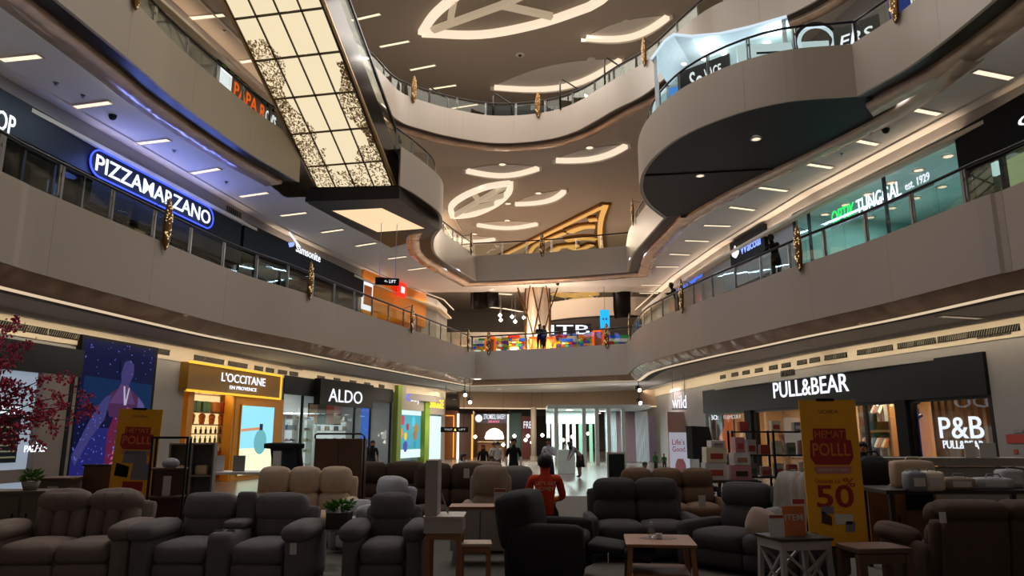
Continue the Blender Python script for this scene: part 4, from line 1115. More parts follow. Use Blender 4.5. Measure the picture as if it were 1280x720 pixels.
# ------------------------------------------------------------------ clothing shop, ground right
fr = pb_fr
M('pb_wood', '#8a6238', .5, var=.2); M('pb_cream', '#c79a66', .6); M('pb_dark', '#1a1918', .5)
zs1 = 3.5
room(fr, 0, 3.4, 4.0, 'pb_cream', cm='pb_dark')
bz = fr.loc(1000, 508.5, -.2)[1]
sb = sign_board(fr, (0, fr.len, bz, zs1), -.10, .05, 'black_panel', 'long black fascia sign with rounded white capitals on the right'); off = sb['off']
lz0, lz1 = fr.loc(967, 498, -.12), fr.loc(967, 478.5, -.12); lx1 = fr.loc(1060, 478, -.12)[0]
letters('PULL&BEAR', (lz0[0] - off, lx1 - off, lz0[1], lz1[1]), -.10, 'letter_white', sb, .06, .016)
xb = [fr.loc(px, 540)[0] for px in (884, 935, 943, 1062, 1083, 1126, 1140, 1176, 1238)]
shopfront(fr, 0, fr.len, 0, bz, [.05, xb[1], xb[2], xb[4] - .8, xb[4], xb[5], xb[6], fr.len - .06], 'tall black framed glazing of the right clothing shop', fw=.10)
for a_, b_ in ((xb[1], xb[2]), (xb[5], xb[6])):
    g = MB(); g.box(a_, b_, -.12, .25, 0, bz); o = mk('black_pier', g, 'black_matt', loc=fr.w(0, 0, 0), rotz=fr.rot); tag(o, f'black pier of the clothing shop front, {"left" if a_ == xb[1] else "right"} one', 'pier')
# orange campaign poster in the left bay
rc = recta(889, 513, 918, 575, .3, fr); t = thing('window_poster', 'dark and orange campaign poster in the left bay of the clothing shop', 'poster', fr.w((rc[0] + rc[1]) / 2, .3, 0), fr.rot); hw = (rc[1] - rc[0]) / 2
g = MB(); g.box(-hw, hw, 0, .05, .3, rc[3]); mk('backing', g, E('poster_maroon', '#4a2620', .3), t)
g = MB(); g.prism([(-hw * .1, .4), (hw * .95, .4), (hw * .95, rc[3] - .05), (hw * .3, rc[3] - .05), (hw * .2, rc[3] - .7), (-hw * .3, 1.4)], -.01, .0); mk('orange_shape', g, E('poster_orange', '#c85a18', .5), t)
q0, q1 = fr.loc(888, 525, .25), fr.loc(897, 518.5, .25); c0 = (rc[0] + rc[1]) / 2
letters('BO:', (q0[0] - c0, q1[0] - c0, q0[1], q1[1]), -.02, 'letter_white', t, .01, .02, joined=True, name='lettering')
q0, q1 = fr.loc(904, 524, .25), fr.loc(925, 518, .25)
letters('FLEMCUU!', (q0[0] - c0, q1[0] - c0, q0[1], q1[1]), -.02, E('letter_dim', '#f0e8e0', .7), t, .01, .0, joined=True, name='lettering')
# slatted timber screen with the white initials
n = 11
for k in range(n):
    x = xb[6] + .2 + (fr.len - xb[6] - .35) * k / (n - 1)
    g = MB(); g.box(x - .055, x + .055, .55, .75, .1, bz - .02); o = mk('timber_slat', g, 'pb_wood', loc=fr.w(0, 0, 0), rotz=fr.rot); tag(o, f'upright timber slat behind the white initials, {ORD[k]} from the left', 'slat', 'window timber slats')
t = thing('window_sign', 'glowing white initials and small name in the slatted shop window', 'sign', fr.w(fr.loc(1207, 535, .2)[0], .2, 0), fr.rot); c0 = fr.loc(1207, 535, .2)[0]
q0, q1 = fr.loc(1176, 548, .2), fr.loc(1228, 520, .2)
letters('P&B', (q0[0] - c0, q1[0] - c0, q0[1], q1[1]), 0, 'letter_white', t, .05, .014)
q0, q1 = fr.loc(1180, 560.5, .2), fr.loc(1230, 551, .2)
letters('PULL&BEAR', (q0[0] - c0, q1[0] - c0, q0[1], q1[1]), 0, 'letter_white', t, .03, .014)
# clothes wall: lit niche with shirts above and a full rail below
y = 2.6; x0, x1 = fr.loc(1088, 530, y)[0], fr.loc(1126, 530, y)[0]
def garment(x, z, mt, i, row, s=1.0, face=0):
    g = GOODS.get(('shirt', mt))
    if g is None:
        b = MB(); b.prism([(-.20, -.62), (.20, -.62), (.21, -.1), (.34, -.38), (.40, -.30), (.26, -.02), (.10, .05), (.05, .0), (-.05, .0), (-.10, .05), (-.26, -.02), (-.40, -.30), (-.34, -.38), (-.21, -.1)], -.025, .025)
        b.tube([(-.12, 0, .04), (0, 0, .10), (.12, 0, .04)], .01, 4); g = GOODS[('shirt', mt)] = b.mesh('shirt', mt)
    o = link('hanging_shirt', g, loc=fr.w(x, y - .15, z), rotz=fr.rot + face); o.scale = (s, s, s)
    return tag(o, f'shirt hanging on the {row} clothes rail of the right clothing shop, {ORD[i]} from left', 'shirt', 'clothes in the right shop')
t = thing('clothes_niche', 'warm lit wooden clothes niche inside the right shop', 'niche', fr.w((x0 + x1) / 2, y, 0), fr.rot); hw = (x1 - x0) / 2
g = MB(); g.box(-hw, hw, .2, .26, .1, 3.2); mk('back_panel', g, 'pb_cream', t)
for s in (-1, 1):
    g = MB(); g.box(s * hw - .05, s * hw + .05, -.4, .2, .1, 3.2); mk('side', g, 'pb_wood', t)
g = MB(); g.box(-hw, hw, -.4, .2, 1.62, 1.70); mk('shelf_board', g, 'pb_wood', t)
g = MB(); g.box(-hw, hw, -.1, -.04, 2.96, 3.0); mk('lamp_strip', g, 'lamp_warm', t)
for z in (2.72, 1.56):
    g = MB(); g.tube([(-hw, -.15, z), (hw, -.15, z)], .015, 6); mk('rail', g, 'black_metal', t)
for i in range(6): garment((x0 + x1) / 2 - .1 + .13 * i if i > 1 else (x0 + x1) / 2 - hw + .45 + .15 * i, 2.6, ('g_amber', 'g_cream', 'g_white', 'g_pink', 'g_grey', 'g_white')[i], i, 'upper', 1.0, 1.1 if i > 1 else 0)
for i in range(11): garment((x0 + x1) / 2 - hw + .15 + (2 * hw - .3) * i / 10, 1.44, ('g_cream', 'g_orange', 'g_dark', 'g_tan', 'g_grey', 'g_blue', 'g_white', 'g_pink', 'g_grey', 'g_cream', 'g_amber')[i], i, 'lower', .95, 1.25)
# wooden display table and shelf seen in the mid bay
x0m = fr.loc(960, 540, 2.2)[0]
t = thing('wall_shelf', 'pale lit wall display in the middle bay of the right clothing shop', 'shelf', fr.w(x0m, 3.4, 0), fr.rot)
g = MB(); g.box(-1.3, 1.3, .3, .4, .1, 2.9); mk('back_panel', g, 'pb_cream', t)
for z in (1.0, 1.6): g = MB(); g.box(-1.3, 1.3, 0, .3, z, z + .05); mk('shelf_board', g, 'pb_wood', t)
for i, px in enumerate((955, 965, 1092, 1100, 1108, 1146, 1149, 1216)):
    x, z = fr.loc(px, [508, 509, 500, 503, 500, 503, 520, 497][i], 1.2); z = min(z, 3.25)
    t = thing('track_spotlight', f'black track spotlight inside the right clothing shop, {ORD[i]} from the left', 'spotlight', fr.w(x, 1.2, z), fr.rot, 'shop track spots')
    g = MB(); g.tube([(0, 0, .0), (0, 0, .22)], .012, 5); mk('stem', g, 'black_metal', t)
    g = MB(); g.tube([(0, .08, .014), (0, -.1, -.06)], .05, 8); mk('head', g, 'black_metal', t)
    g = MB(); g.tube([(0, -.1, -.06), (0, -.112, -.066)], .042, 8); mk('lens', g, 'lamp_spot', t)
shop_lamp(fr, fr.len * .66, 2.0, 3.25, 2.5, 1.0, 190, (1, .74, .46)); shop_lamp(fr, fr.len * .25, 2.2, 3.25, 3.0, 1.0, 170, (1, .74, .46)); shop_lamp(fr, fr.len * .88, 1.8, 3.25, 2.2, .8, 60, (1, .72, .42))
# small red and white notices on the right grey pier
for i, (a0, b0, a1, b1, mt, lb) in enumerate(((1268, 537, 1279, 541, 'g_grey', 'thin grey notice strip'), (1259, 543, 1284, 554, 'g_red', 'small red notice plate'), (1268, 562, 1273, 567, 'g_red', 'tiny red square notice'))):
    q, n_ = wall_at(WR, (a0 + a1) / 2, (b0 + b1) / 2); f2 = Fr(PW(a0, 545, WR), PW(a1, 545, WR)); rc = f2.rect(a0, b0, a1, b1)
    g = MB(); g.box(rc[0], rc[1], -.02, 0, rc[2], rc[3]); o = mk('wall_notice', g, mt, loc=f2.w(0, -.004, 0), rotz=f2.rot); tag(o, lb + ' on the pier right of the clothing shop', 'notice')
# ================================================================== LEVEL-ONE SHOPS (left)
M('dark_shop', '#17171a', .5); E('screen_blue', '#5aa0e0', .9)
fr = op_fr
room(fr, z1, 8.85, 3.5, 'dark_shop')
band = (0, fr.len, fr.loc(50, 186, -.2)[1], 9.0)
sb = sign_board(fr, band, -.2, 0, 'black_panel', 'black fascia sign with glowing white letters at the left edge'); off = sb['off']
q0, q1 = fr.loc(-6, 158, -.22), fr.loc(21, 148, -.22); zc = fr.loc(8, 154, -.22)[1]
letters('OP', (q0[0] - off, q1[0] - off, zc - .21, zc + .24), -.2, 'letter_white', sb, .06, .014)
shopfront(fr, 0, fr.len, z1, band[2], [.05 + (fr.len - .1) * k / 5 for k in range(6)], 'dark glazed front of the shop at the left picture edge', glass='shop_glass_dark')
x, z = fr.loc(68, 236, .6); g = MB(); g.box(-.22, .22, -.02, .02, -.16, .16); t = thing('small_monitor', 'small light blue monitor in the dark left shop', 'monitor', fr.w(x, .6, z), fr.rot)
mk('screen', g, 'screen_blue', t); g = MB(); g.box(-.25, .25, .02, .05, -.19, .19); mk('casing', g, 'black_matt', t)
g = MB(); g.tube([(0, .04, -.15), (0, .04, -(z - z1))], .025, 6); mk('stand', g, 'black_metal', t)
x, z = fr.loc(14, 205, .8); g = MB(); g.lathe([(.1, -.5), (.12, 0), (.04, .2), (.04, .3)], n=10); o = mk('pale_bottle', g, 'g_white', loc=fr.w(x, .8, z), rotz=0); tag(o, 'large pale bottle display in the dark left shop', 'bottle')
fr = piz_fr
room(fr, z1, 8.85, 4.0, 'dark_shop')
bz = fr.loc(190, 283, -.2)[1]
sb = sign_board(fr, (0, fr.len, bz - .05, 9.0), -.2, 0, 'black_matt', 'dark fascia with blue neon pill outline and white wavy capitals'); off = sb['off']
pl, pr = fr.loc(112, 208, -.25), fr.loc(267, 268, -.25); pzc = (pl[1] + pr[1]) / 2
ph = (fr.loc(190, 223, -.25)[1] - fr.loc(190, 254, -.25)[1]) / 2
x0, x1 = pl[0] - off, pr[0] - off
pts = [(x1 - ph + ph * math.cos(a), -.25, pzc + ph * math.sin(a)) for a in [PI / 2 - PI * k / 10 for k in range(11)]] + [(x0 + ph - ph * math.cos(a), -.25, pzc - ph * math.sin(a)) for a in [PI / 2 - PI * k / 10 for k in range(11)]]
g = MB(); g.tube(pts + [pts[0]], .024, 6, False); mk('neon_tube', g, 'neon_blue', sb)
g = MB(); g.prism([(p[0], p[2]) for p in pts][::-1], -.24, -.2); mk('pill_panel', g, 'black_matt', sb)
letters('PIZZAMARZANO', (x0 + ph * .55, x1 - ph * .45, pzc - ph * .62, pzc + ph * .62), -.24, 'letter_white', sb, .05, .025)
M('neon_spill', '#101010')
for k in range(5): point('neon_lamp', fr.w(pl[0] + (pr[0] - pl[0]) * (k + .5) / 5, -.6, pzc), 32, (.16, .26, 1), .3)
shopfront(fr, 0, fr.len, z1, bz - .05, [.05 + (fr.len - .1) * k / 5 for k in range(6)], 'dark restaurant glazing under the blue pill sign', glass='shop_glass_dark')
x, z = fr.loc(177, 280, 1.0); E('dim_lamp', '#c8b870', .8)
g = MB(); g.lathe([(.12, 0), (.2, -.25), (.19, -.25), (.11, 0)], n=12); g.tube([(0, 0, 0), (0, 0, 8.8 - z)], .01, 4); o = mk('pendant_lamp', g, 'dim_lamp', loc=fr.w(x, 1.0, z)); tag(o, 'yellowish pendant lamp inside the dark restaurant', 'lamp')
E('shelf_blue', '#6a7080', .35)
x, z = fr.loc(243, 305, .8); t = thing('slat_bench', 'pale horizontal slatted screen inside the dark restaurant', 'screen', fr.w(x, .8, z1), fr.rot)
for k in range(5): g = MB(); g.box(-1.1, 1.1, 0, .05, .45 + .22 * k, .55 + .22 * k); mk('slat', g, 'g_grey', t)
for s in (-1, 1): g = MB(); g.box(s * 1.0 - .04, s * 1.0 + .04, .05, .12, 0, 1.5); mk('post', g, 'black_metal', t)
shop_lamp(fr, fr.len * .75, 1.2, 8.6, 1.5, 1, 14, (.8, .85, 1))
# luggage shop
fr = sam_fr
room(fr, z1, 8.5, 4.0, 'shop_dim', cm='black_matt')
bz = fr.loc(372, 337, -.25)[1]
sb = sign_board(fr, (0, fr.len, bz, 9.0), -.25, 0, 'black_matt', 'black fascia with small white luggage logo on the upper left'); off = sb['off']
q0, q1 = fr.loc(370, 317, -.27), fr.loc(401, 320, -.27); zc = fr.loc(385, 315, -.27)[1]
letters('Samsonite', (q0[0] - off, q1[0] - off, zc - .20, zc + .14), -.25, 'letter_white', sb, .05, .02)
qs = fr.loc(361, 300, -.27); g = MB(); g.prism([(qs[0] - off, zc + .45), (qs[0] - off + .9, zc + .05), (qs[0] - off + .8, zc + .02), (qs[0] - off, zc + .38)], -.30, -.25); mk('logo_stroke', g, 'letter_white', sb)
g = MB(); g.prism([(qs[0] - off, zc), (qs[0] - off + .35, zc + .12), (qs[0] - off + .35, zc - .05), (qs[0] - off + .1, zc - .15)], -.30, -.25); mk('logo_stroke', g, 'letter_blue', sb)
cols = [fr.loc(px, 330)[0] for px in (299, 319, 352, 395, 424)] + [fr.len - .05]
shopfront(fr, 0, fr.len, z1, bz, cols, 'tall glazing of the luggage shop under the black fascia')
E('green_box', '#a8c060', .8); E('box_white', '#e4e8d8', .9)
rnd = random.Random(21)
for k in range(3):
    x = fr.loc((310, 378, 412)[k], 360, 2.0)[0]
    t = thing('display_shelf', f'lit luggage display shelf, {ORD[k]} from the left in the luggage shop', 'shelf', fr.w(x, 2.0, z1), fr.rot)
    g = MB(); g.box(-.9, .9, .4, .45, 0, 2.6); mk('back_panel', g, ('green_box', 'shelf_white', 'box_white')[k] if k != 1 else 'shop_white', t)
    for z in (.7, 1.3, 1.9): g = MB(); g.box(-.9, .9, 0, .4, z, z + .04); mk('shelf_board', g, 'shop_white', t)
    for li, z in enumerate((.74, 1.34, 1.94)):
        for i in range(3): put('handbag', rnd.choice(('g_black', 'g_green', 'g_grey', 'g_tan')), fr, x - .55 + .55 * i, 2.2, z1 + z, f'bag on {ORD[li]} board of {ORD[k]} shelf in the luggage shop, {ORD[i]} from left', 'luggage shop bags', 1.25)
for k in range(4):
    t = thing('suitcase', f'dark upright suitcase behind the luggage shop glass, {ORD[k]} from the left', 'suitcase', fr.w(fr.len * (.25 + .13 * k), .9, z1 + .012), fr.rot, 'suitcases')
    g = MB(); g.rbox(-.24, .24, -.14, .14, .05, .72 + .1 * (k % 2), .06, 3); mk('shell', g, ('g_black', 'g_green', 'g_blue', 'g_grey')[k], t)
    g = MB(); g.tube([(-.12, .1, .6), (-.12, .1, 1.1), (.12, .1, 1.1), (.12, .1, .6)], .015, 5); mk('handle', g, 'steel', t)
    for sx in (-1, 1): g = MB(); g.lathe([(.03, 0), (.03, .06)], (sx * .18, 0, 0), 8); mk('wheel', g, 'g_black', t)
shop_lamp(fr, fr.len * .5, 2.0, 8.3, 3.5, 1.5, 60, (.95, .95, .85))
# orange shop
fr = ora_fr
M('orange_wall', '#d8841c', .5); E('yellow_glow', '#ffc818', .9); E('red_box', '#ff2a20', 1.5)
room(fr, z1, 7.9, 3.0, 'ochre', x0=1.4, x1=fr.len - .2)
g = MB(); g.box(.0, fr.len, -.12, -.01, 7.55, fr.loc(490, 352)[1] + .25); g.box(0, 1.5, -.12, -.01, z1, 7.6); o = mk('orange_cladding', g, 'orange_wall', loc=fr.w(0, 0, 0), rotz=fr.rot); tag(o, 'orange cladding panel of the shop after the luggage shop', 'panel')
rc = recta(452, 351, 465, 388, -.15, fr); t = thing('framed_poster', 'white-lit framed poster on the orange wall', 'poster', fr.w((rc[0] + rc[1]) / 2, -.14, 0), fr.rot); hw = (rc[1] - rc[0]) / 2
g = MB(); g.box(-hw, hw, -.05, .0, rc[2], rc[3]); mk('light_frame', g, 'letter_white', t)
g = MB(); g.box(-hw * .75, hw * .75, -.07, -.04, rc[2] + .25, rc[3] - .25); mk('picture', g, 'g_orange', t)
g = MB(); g.box(1.6, fr.len - .4, 1.6, 1.65, z1, 7.7); o = mk('yellow_partition', g, 'yellow_glow', loc=fr.w(0, 0, 0), rotz=fr.rot); tag(o, 'glowing yellow back wall inside the orange shop', 'wall panel')
rc = recta(499, 354, 508, 371, -.5, fr); t = thing('red_lightbox', 'small square red light box sign on the orange shop', 'sign', fr.w((rc[0] + rc[1]) / 2, -.5, 0), fr.rot); hw = (rc[1] - rc[0]) / 2
g = MB(); g.box(-hw, hw, 0, .12, rc[2], rc[3]); mk('box', g, 'red_box', t); g = MB(); g.box(-hw * .5, hw * .5, -.01, 0, rc[2] + .2, rc[3] - .2); mk('emblem', g, 'letter_white', t)
g = MB(); g.box(-.03, .03, .12, .5, (rc[2] + rc[3]) / 2 - .03, (rc[2] + rc[3]) / 2 + .03); mk('bracket', g, 'black_metal', t)
# hanging direction sign
q = PD(484, 352, 25.0); t = thing('hanging_sign', 'black hanging direction sign on two thin rods', 'sign', q, .3)
g = MB(); g.box(-.42, .42, -.04, .04, -.13, .13); mk('board', g, 'black_panel', t)
for x in (-.28, .28): g = MB(); g.tube([(x, 0, .13), (x, 0, CZ[1] - q.z)], .012, 5); mk('rod', g, 'steel', t)
letters('<- LIFT', (-.1, .3, -.05, .06), -.04, 'letter_white', t, .01, .0, joined=True, name='lettering')
# ================================================================== LEVEL-ONE SHOPS (right)
fr = opt_fr
M('opt_wall', '#9fc4c4', .5); M('opt_ceiling', '#b8d8d8', .6)
room(fr, z1, 9.15, 5.0, 'opt_wall', cm='opt_ceiling')
cols = [.03, fr.len * .12, fr.len * .62, fr.len - .03]
shopfront(fr, 0, fr.len, z1, 9.15, cols, 'full height glass front of the bright cyan optician', fw=.05)
t = thing('window_name', 'glowing green and white optician name behind the glass', 'sign', fr.w(0, .35, 0), fr.rot)
E('letter_green', '#20e060', 1.8); E('letter_bright', '#f2f6ff', 2.0)
q0, q1, q2, q3 = fr.loc(1040, 274, .35), fr.loc(1069, 262, .35), fr.loc(1071, 261, .35), fr.loc(1127, 242, .35)
za, zb_ = fr.loc(1080, 265, .35)[1], fr.loc(1080, 246, .35)[1]
letters('OPTIK', (q0[0], q1[0], za, zb_), 0, 'letter_green', t, .05, .014); letters('TUNGGAL', (q2[0], q3[0], za, zb_), 0, 'letter_bright', t, .05, .014)
q4, q5 = fr.loc(1132, 236, .35), fr.loc(1163, 228, .35); letters('est. 1929', (q4[0], q5[0], za + .08, za + .32), 0, 'letter_white', t, .03, .02, joined=True, name='lettering')
g = MB(); g.box(q0[0] - .1, q5[0] + .1, .0, .03, za - .09, za - .05); mk('carrier_bar', g, 'steel', t)
x0, x1 = fr.loc(1090, 290, .9)[0], fr.loc(1165, 265, .9)[0]
t = thing('name_counter', 'dark counter panel with pale optician lettering', 'counter', fr.w((x0 + x1) / 2, .9, z1), fr.rot); hw = (x1 - x0) / 2
g = MB(); g.box(-hw, hw, 0, .5, 0, 1.25); mk('body', g, M('opt_dark', '#33484c', .4), t)
g = MB(); g.box(-hw - .05, hw + .05, -.05, .55, 1.25, 1.31); mk('top', g, 'shop_white', t)
letters('OPTIK TUNGGAL', (-hw * .85, hw * .6, .62, .88), 0, 'letter_dim', t, .02, .0, joined=True, name='lettering')
for k in range(6):
    x = fr.len * (.1 + .16 * k); t = thing('glasses_cabinet', f'white spectacle display cabinet in the optician, {ORD[k]} from the left', 'cabinet', fr.w(x, 3.2, z1), fr.rot, 'optician cabinets')
    g = MB(); g.box(-.55, .55, 0, .4, 0, 2.6); mk('body', g, 'shop_white', t)
    for j in range(5): g = MB(); g.box(-.5, .5, -.2, 0, .7 + .36 * j, .73 + .36 * j); mk('shelf_board', g, 'steel', t)
for k in range(7):
    put('glasses_tray', ('g_black', 'g_red', 'g_blue')[k % 3], fr, fr.len * (.12 + .12 * k), .65 if k not in (3, 4, 5) else 1.15, z1 + (1.0 if k not in (3, 4, 5) else 1.315), f'spectacle tray in the optician window, {ORD[k]} from the left', 'spectacle trays', 1.3)
t = thing('display_bench', 'long low white display bench in the optician window', 'bench', fr.w(0, .45, z1), fr.rot)
g = MB(); g.box(.2, fr.len - .2, 0, .38, .92, 1.0); mk('top', g, 'shop_white', t)
g = MB(); g.box(.3, fr.len - .3, .05, .3, .013, .92); mk('body', g, 'opt_wall', t)
rnd = random.Random(8)
for k in range(14):
    x, y = fr.len * (.06 + .9 * (k % 7) / 6), 1.0 + 1.8 * (k // 7)
    t = thing('downlight', f'round bright lamp in the optician ceiling, {["front", "rear"][k // 7]} row, {ORD[k % 7]} from the left', 'downlight', fr.w(x, y, 9.12), 0, 'optician ceiling lamps'); link('lens', DLm, t); link('ring', DLr, t); t.scale = (1.5,) * 3
shop_lamp(fr, fr.len * .3, 2.4, 9.0, 3, 2.5, 85, (.70, 1, .98)); shop_lamp(fr, fr.len * .75, 2.4, 9.0, 3, 2.5, 85, (.70, 1, .98))
# shop at the right edge
fr = end_fr
room(fr, z1, 8.85, 4.0, 'shop_dim', cm='shop_dim')
bz = fr.loc(1240, 192, -.2)[1]
sb = sign_board(fr, (0, fr.len, bz, 9.05), -.2, 0, 'black_matt', 'black fascia sign with a glowing white round letter at the right edge'); off = sb['off']
q0, q1 = fr.loc(1273, 160, -.22), fr.loc(1291, 138, -.22); letters('C', (q0[0] - off, q1[0] - off, q0[1], q1[1]), -.2, 'letter_white', sb, .06, .014)
shopfront(fr, 0, fr.len, z1, bz, [.06 + (fr.len - .12) * k / 4 for k in range(5)], 'black framed glass front at the right picture edge', fw=.12)
x0, x1 = fr.loc(1256, 210, 1.0)[0], fr.loc(1300, 200, 1.0)[0]
g = MB(); g.box(x0, x1, 1.0, 1.06, z1, 8.3); o = mk('pale_partition', g, E('pale_green', '#c8d8a0', .55), loc=fr.w(0, 0, 0), rotz=fr.rot); tag(o, 'pale green lit panel inside the shop at the right edge', 'panel')
g = MB(); g.box(-.3, .3, 0, .1, -.3, .3); x, z = fr.loc(1239, 212, .7); o = mk('hanging_plaque', g, 'kid_white', loc=fr.w(x, .7, z), rotz=fr.rot); o.scale = (.5, 1, .6); tag(o, 'small pale sign hung behind the right edge shop glass', 'sign')
shop_lamp(fr, fr.len * .3, 2.0, 8.6, 2.5, 1.5, 50, (.85, 1, .9))
# lingerie shop and shoe shop (far right)
for fr, lb, txt, tc, bx in ((wac_fr, 'lingerie', 'Wacoal', 'letter_blue', (920, 287, 962, 327)), (pup_fr, 'shoe', None, None, None)):
    room(fr, z1, 7.6, 3.0, 'pb_cream')
    shopfront(fr, .1, fr.len - .1, z1, 7.45, [.12 + (fr.len - .24) * k / 3 for k in range(4)], f'warm lit {lb} shop glazing on the right upper walkway')
    shop_lamp(fr, fr.len / 2, 1.5, 7.5, 2, 1.5, 70, (1, .78, .5))
    for k in range(2):
        t = thing('display_rack', f'display rack in the {lb} shop, {["left", "right"][k]} one', 'rack', fr.w(fr.len * (.3 + .4 * k), 1.6, z1 + .012), fr.rot)
        g = MB(); g.box(-.6, .6, .3, .36, 0, 2.0); mk('back_panel', g, 'g_cream', t)
        for z in (.6, 1.1, 1.6): g = MB(); g.box(-.6, .6, 0, .3, z, z + .04); mk('shelf_board', g, 'pb_wood', t)
fr = wac_fr
rc = (.05, fr.len - .02, fr.loc(940, 322, -.1)[1], fr.loc(940, 289, -.1)[1])
sb = sign_board(fr, rc, -.15, 0, 'black_matt', 'black square sign with white tulip logo and soft blue lettering'); off = sb['off']; Wd, Hh = rc[1] - rc[0], rc[3] - rc[2]
letters('Wacoal', (rc[0] - off + Wd * .32, rc[1] - off - Wd * .1, rc[2] + Hh * .3, rc[2] + Hh * .68), -.15, 'letter_blue', sb, .05, .02)
lx = rc[0] - off + Wd * .18; lz = rc[2] + Hh * .35
g = MB(); g.prism([(lx - .35, lz + .35), (lx - .25, lz + .05), (lx, lz - .08), (lx + .25, lz + .05), (lx + .35, lz + .35), (lx + .12, lz + .2), (lx, lz + .45), (lx - .12, lz + .2)], -.2, -.15); mk('tulip_logo', g, 'letter_white', sb)
fr = pup_fr
q0, q1 = fr.loc(855, 352, -.1), fr.loc(877, 352, -.1); zc = fr.loc(866, 350, -.1)[1]
t = thing('shop_letters', 'blue glowing shoe shop lettering high on the right wall', 'sign', fr.w(q0[0], -.05, zc), fr.rot)
letters('Hush Puppies', (-1.4, q1[0] - q0[0], -.2, .32), 0, E('letter_puppy', '#3a6cff', 1.6), t, .05, .02)
g = MB(); g.box(-1.5, q1[0] - q0[0] + .1, .0, .3, -.3, .42); mk('backing', g, 'wall_white', t)
# ================================================================== LEVEL TWO
fa = Fr(wl(272, 100), wl(345, 140))
E('letter_orange', '#ff6a1e', 1.0)
a0, b0 = fa.loc(274, 103, -.1), fa.loc(342, 147, -.1); zc = fa.loc(305, 122, -.1)[1]
t = thing('roof_sign', 'orange and white glowing restaurant letters on the second balcony', 'sign', fa.w(a0[0], -.1, zc), fa.rot)
Lw = b0[0] - a0[0]
g = MB(); g.rbox(-.05, Lw * .17, -.08, -.02, -.42, .42, .1, 3); mk('logo_plate', g, 'letter_white', t)
letters('PAPA R', (Lw * .2, Lw * .78, -.30, .22), -.1, 'letter_orange', t, .06, .014); letters("ON'S", (Lw * .79, Lw, -.30, .20), -.1, 'letter_white', t, .06, .014)
t = thing('chevron_strip', 'green and dark chevron strip above the orange letters', 'panel', fa.w(a0[0], -.06, zc + .62), fa.rot)
M('chev_green', '#4f7a2a', .6)
for k in range(8):
    g = MB(); x = Lw * (k + .2) / 8; g.prism([(x, -.12), (x + .25, -.12), (x + .45, .12), (x + .2, .12)], -.03, 0); mk('chevron', g, 'chev_green', t)
g = MB(); g.box(-.1, Lw + .1, 0, .03, -.15, .15); mk('backing', g, 'black_matt', t)
fw2 = 'cove_tube'
wall_cove('trim_8', WL, -1, CZ[2], .6, .9, 'ceiling', 'cove_tube', 2.0)['label'] = 'lit ceiling cove over the second balcony, left'
# bright kiosks on the bulging balcony
M('kiosk_white', '#d8e4e8', .4); E('kiosk_glow', '#dff2ff', .85); E('kiosk_blue', '#4a90e8', 1.0); M('kiosk_navy', '#1a2030', .4)
kb = Vector((6.0, 19.6, z2 - .04)); kz = thing('display_kiosk', 'white glowing electronics kiosk with curved canopy on the bulging balcony', 'kiosk', kb, -.5)
g = MB(); cur = [(-1.6, 1.7), (-1.2, 2.15), (-.9, 2.3), (-.4, 2.1), (.4, 1.95), (1.2, 1.92), (2.2, 1.95)]
for (xa_, za_), (xb_, zb2) in zip(cur[:-1], cur[1:]):
    g.prism([(xa_, za_), (xb_, zb2), (xb_, zb2 + .08), (xa_, za_ + .08)], -1.0, 1.2)
mk('canopy', g, 'kiosk_white', kz)
g = MB(); g.tube([(x, -1.02, z + .04) for x, z in cur], .045, 6); mk('canopy_light', g, 'kiosk_glow', kz)
for x, y in ((-1.5, -.9), (-1.5, 1.1), (2.1, -.9), (2.1, 1.1), (.2, 1.1)):
    g = MB(); g.box(x - .05, x + .05, y - .05, y + .05, 0, 1.95); mk('post', g, 'kiosk_white', kz)
g = MB(); g.box(-1.5, 2.1, 1.0, 1.08, 0, 1.8); mk('back_wall', g, 'kiosk_glow', kz)
for k in range(3):
    g = MB(); g.rbox(-1.3 + 1.1 * k, -.4 + 1.1 * k, -.7, -.2, 0, .95, .04, 2); mk('counter', g, 'kiosk_white', kz)
    g = MB(); g.box(-1.2 + 1.1 * k, -.5 + 1.1 * k, -.72, -.70, .3, .85); mk('screen', g, 'kiosk_blue', kz)
for k in range(5):
    g = MB(); g.lathe([(.07, -.02), (.07, 0)], (-.9 + .6 * k, 0, 1.9), 10); mk('spot_lens', g, 'lamp_spot', kz)
point('kiosk_lamp', (5.7, 19.3, z2 + 1.5), 28, (.75, .92, 1)); point('kiosk_lamp', (7.4, 18.2, z2 + 1.6), 28, (.75, .92, 1))
q = P(868, 98, z2 + .4); t = thing('kiosk_sign', 'dark kiosk panel with white brush lettering behind the bulge railing', 'sign', (q.x + .35, q.y + .2, z2 - .04), -.75)
g = MB(); g.box(-.75, .75, -.03, .03, 0, 1.0); mk('board', g, 'kiosk_navy', t)
letters('So', (-.45, -.05, .3, .85), -.03, 'letter_white', t, .02, .014); letters('VACE', (0, .5, .5, .8), -.03, 'letter_white', t, .02, .014); letters('SMART HOME', (.02, .5, .34, .44), -.03, 'letter_white', t, .015, .02, joined=True, name='lettering')
# small lit arch booth at the left tip
t = thing('arch_booth', 'pale glowing arched booth at the tip of the bulging balcony', 'booth', (4.85, 20.9, z2 - .04), -1.0)
g = MB(); ar = [(-.6, 0)] + [(.6 * -math.cos(PI * k / 8), .9 + .6 * math.sin(PI * k / 8)) for k in range(9)] + [(.6, 0)]
g.tube([(x, 0, z) for x, z in ar], .06, 6); mk('arch', g, 'kiosk_glow', t)
g = MB(); g.prism(ar[::-1], .1, .16); mk('back', g, E('booth_pale', '#a8d8e0', .7), t)
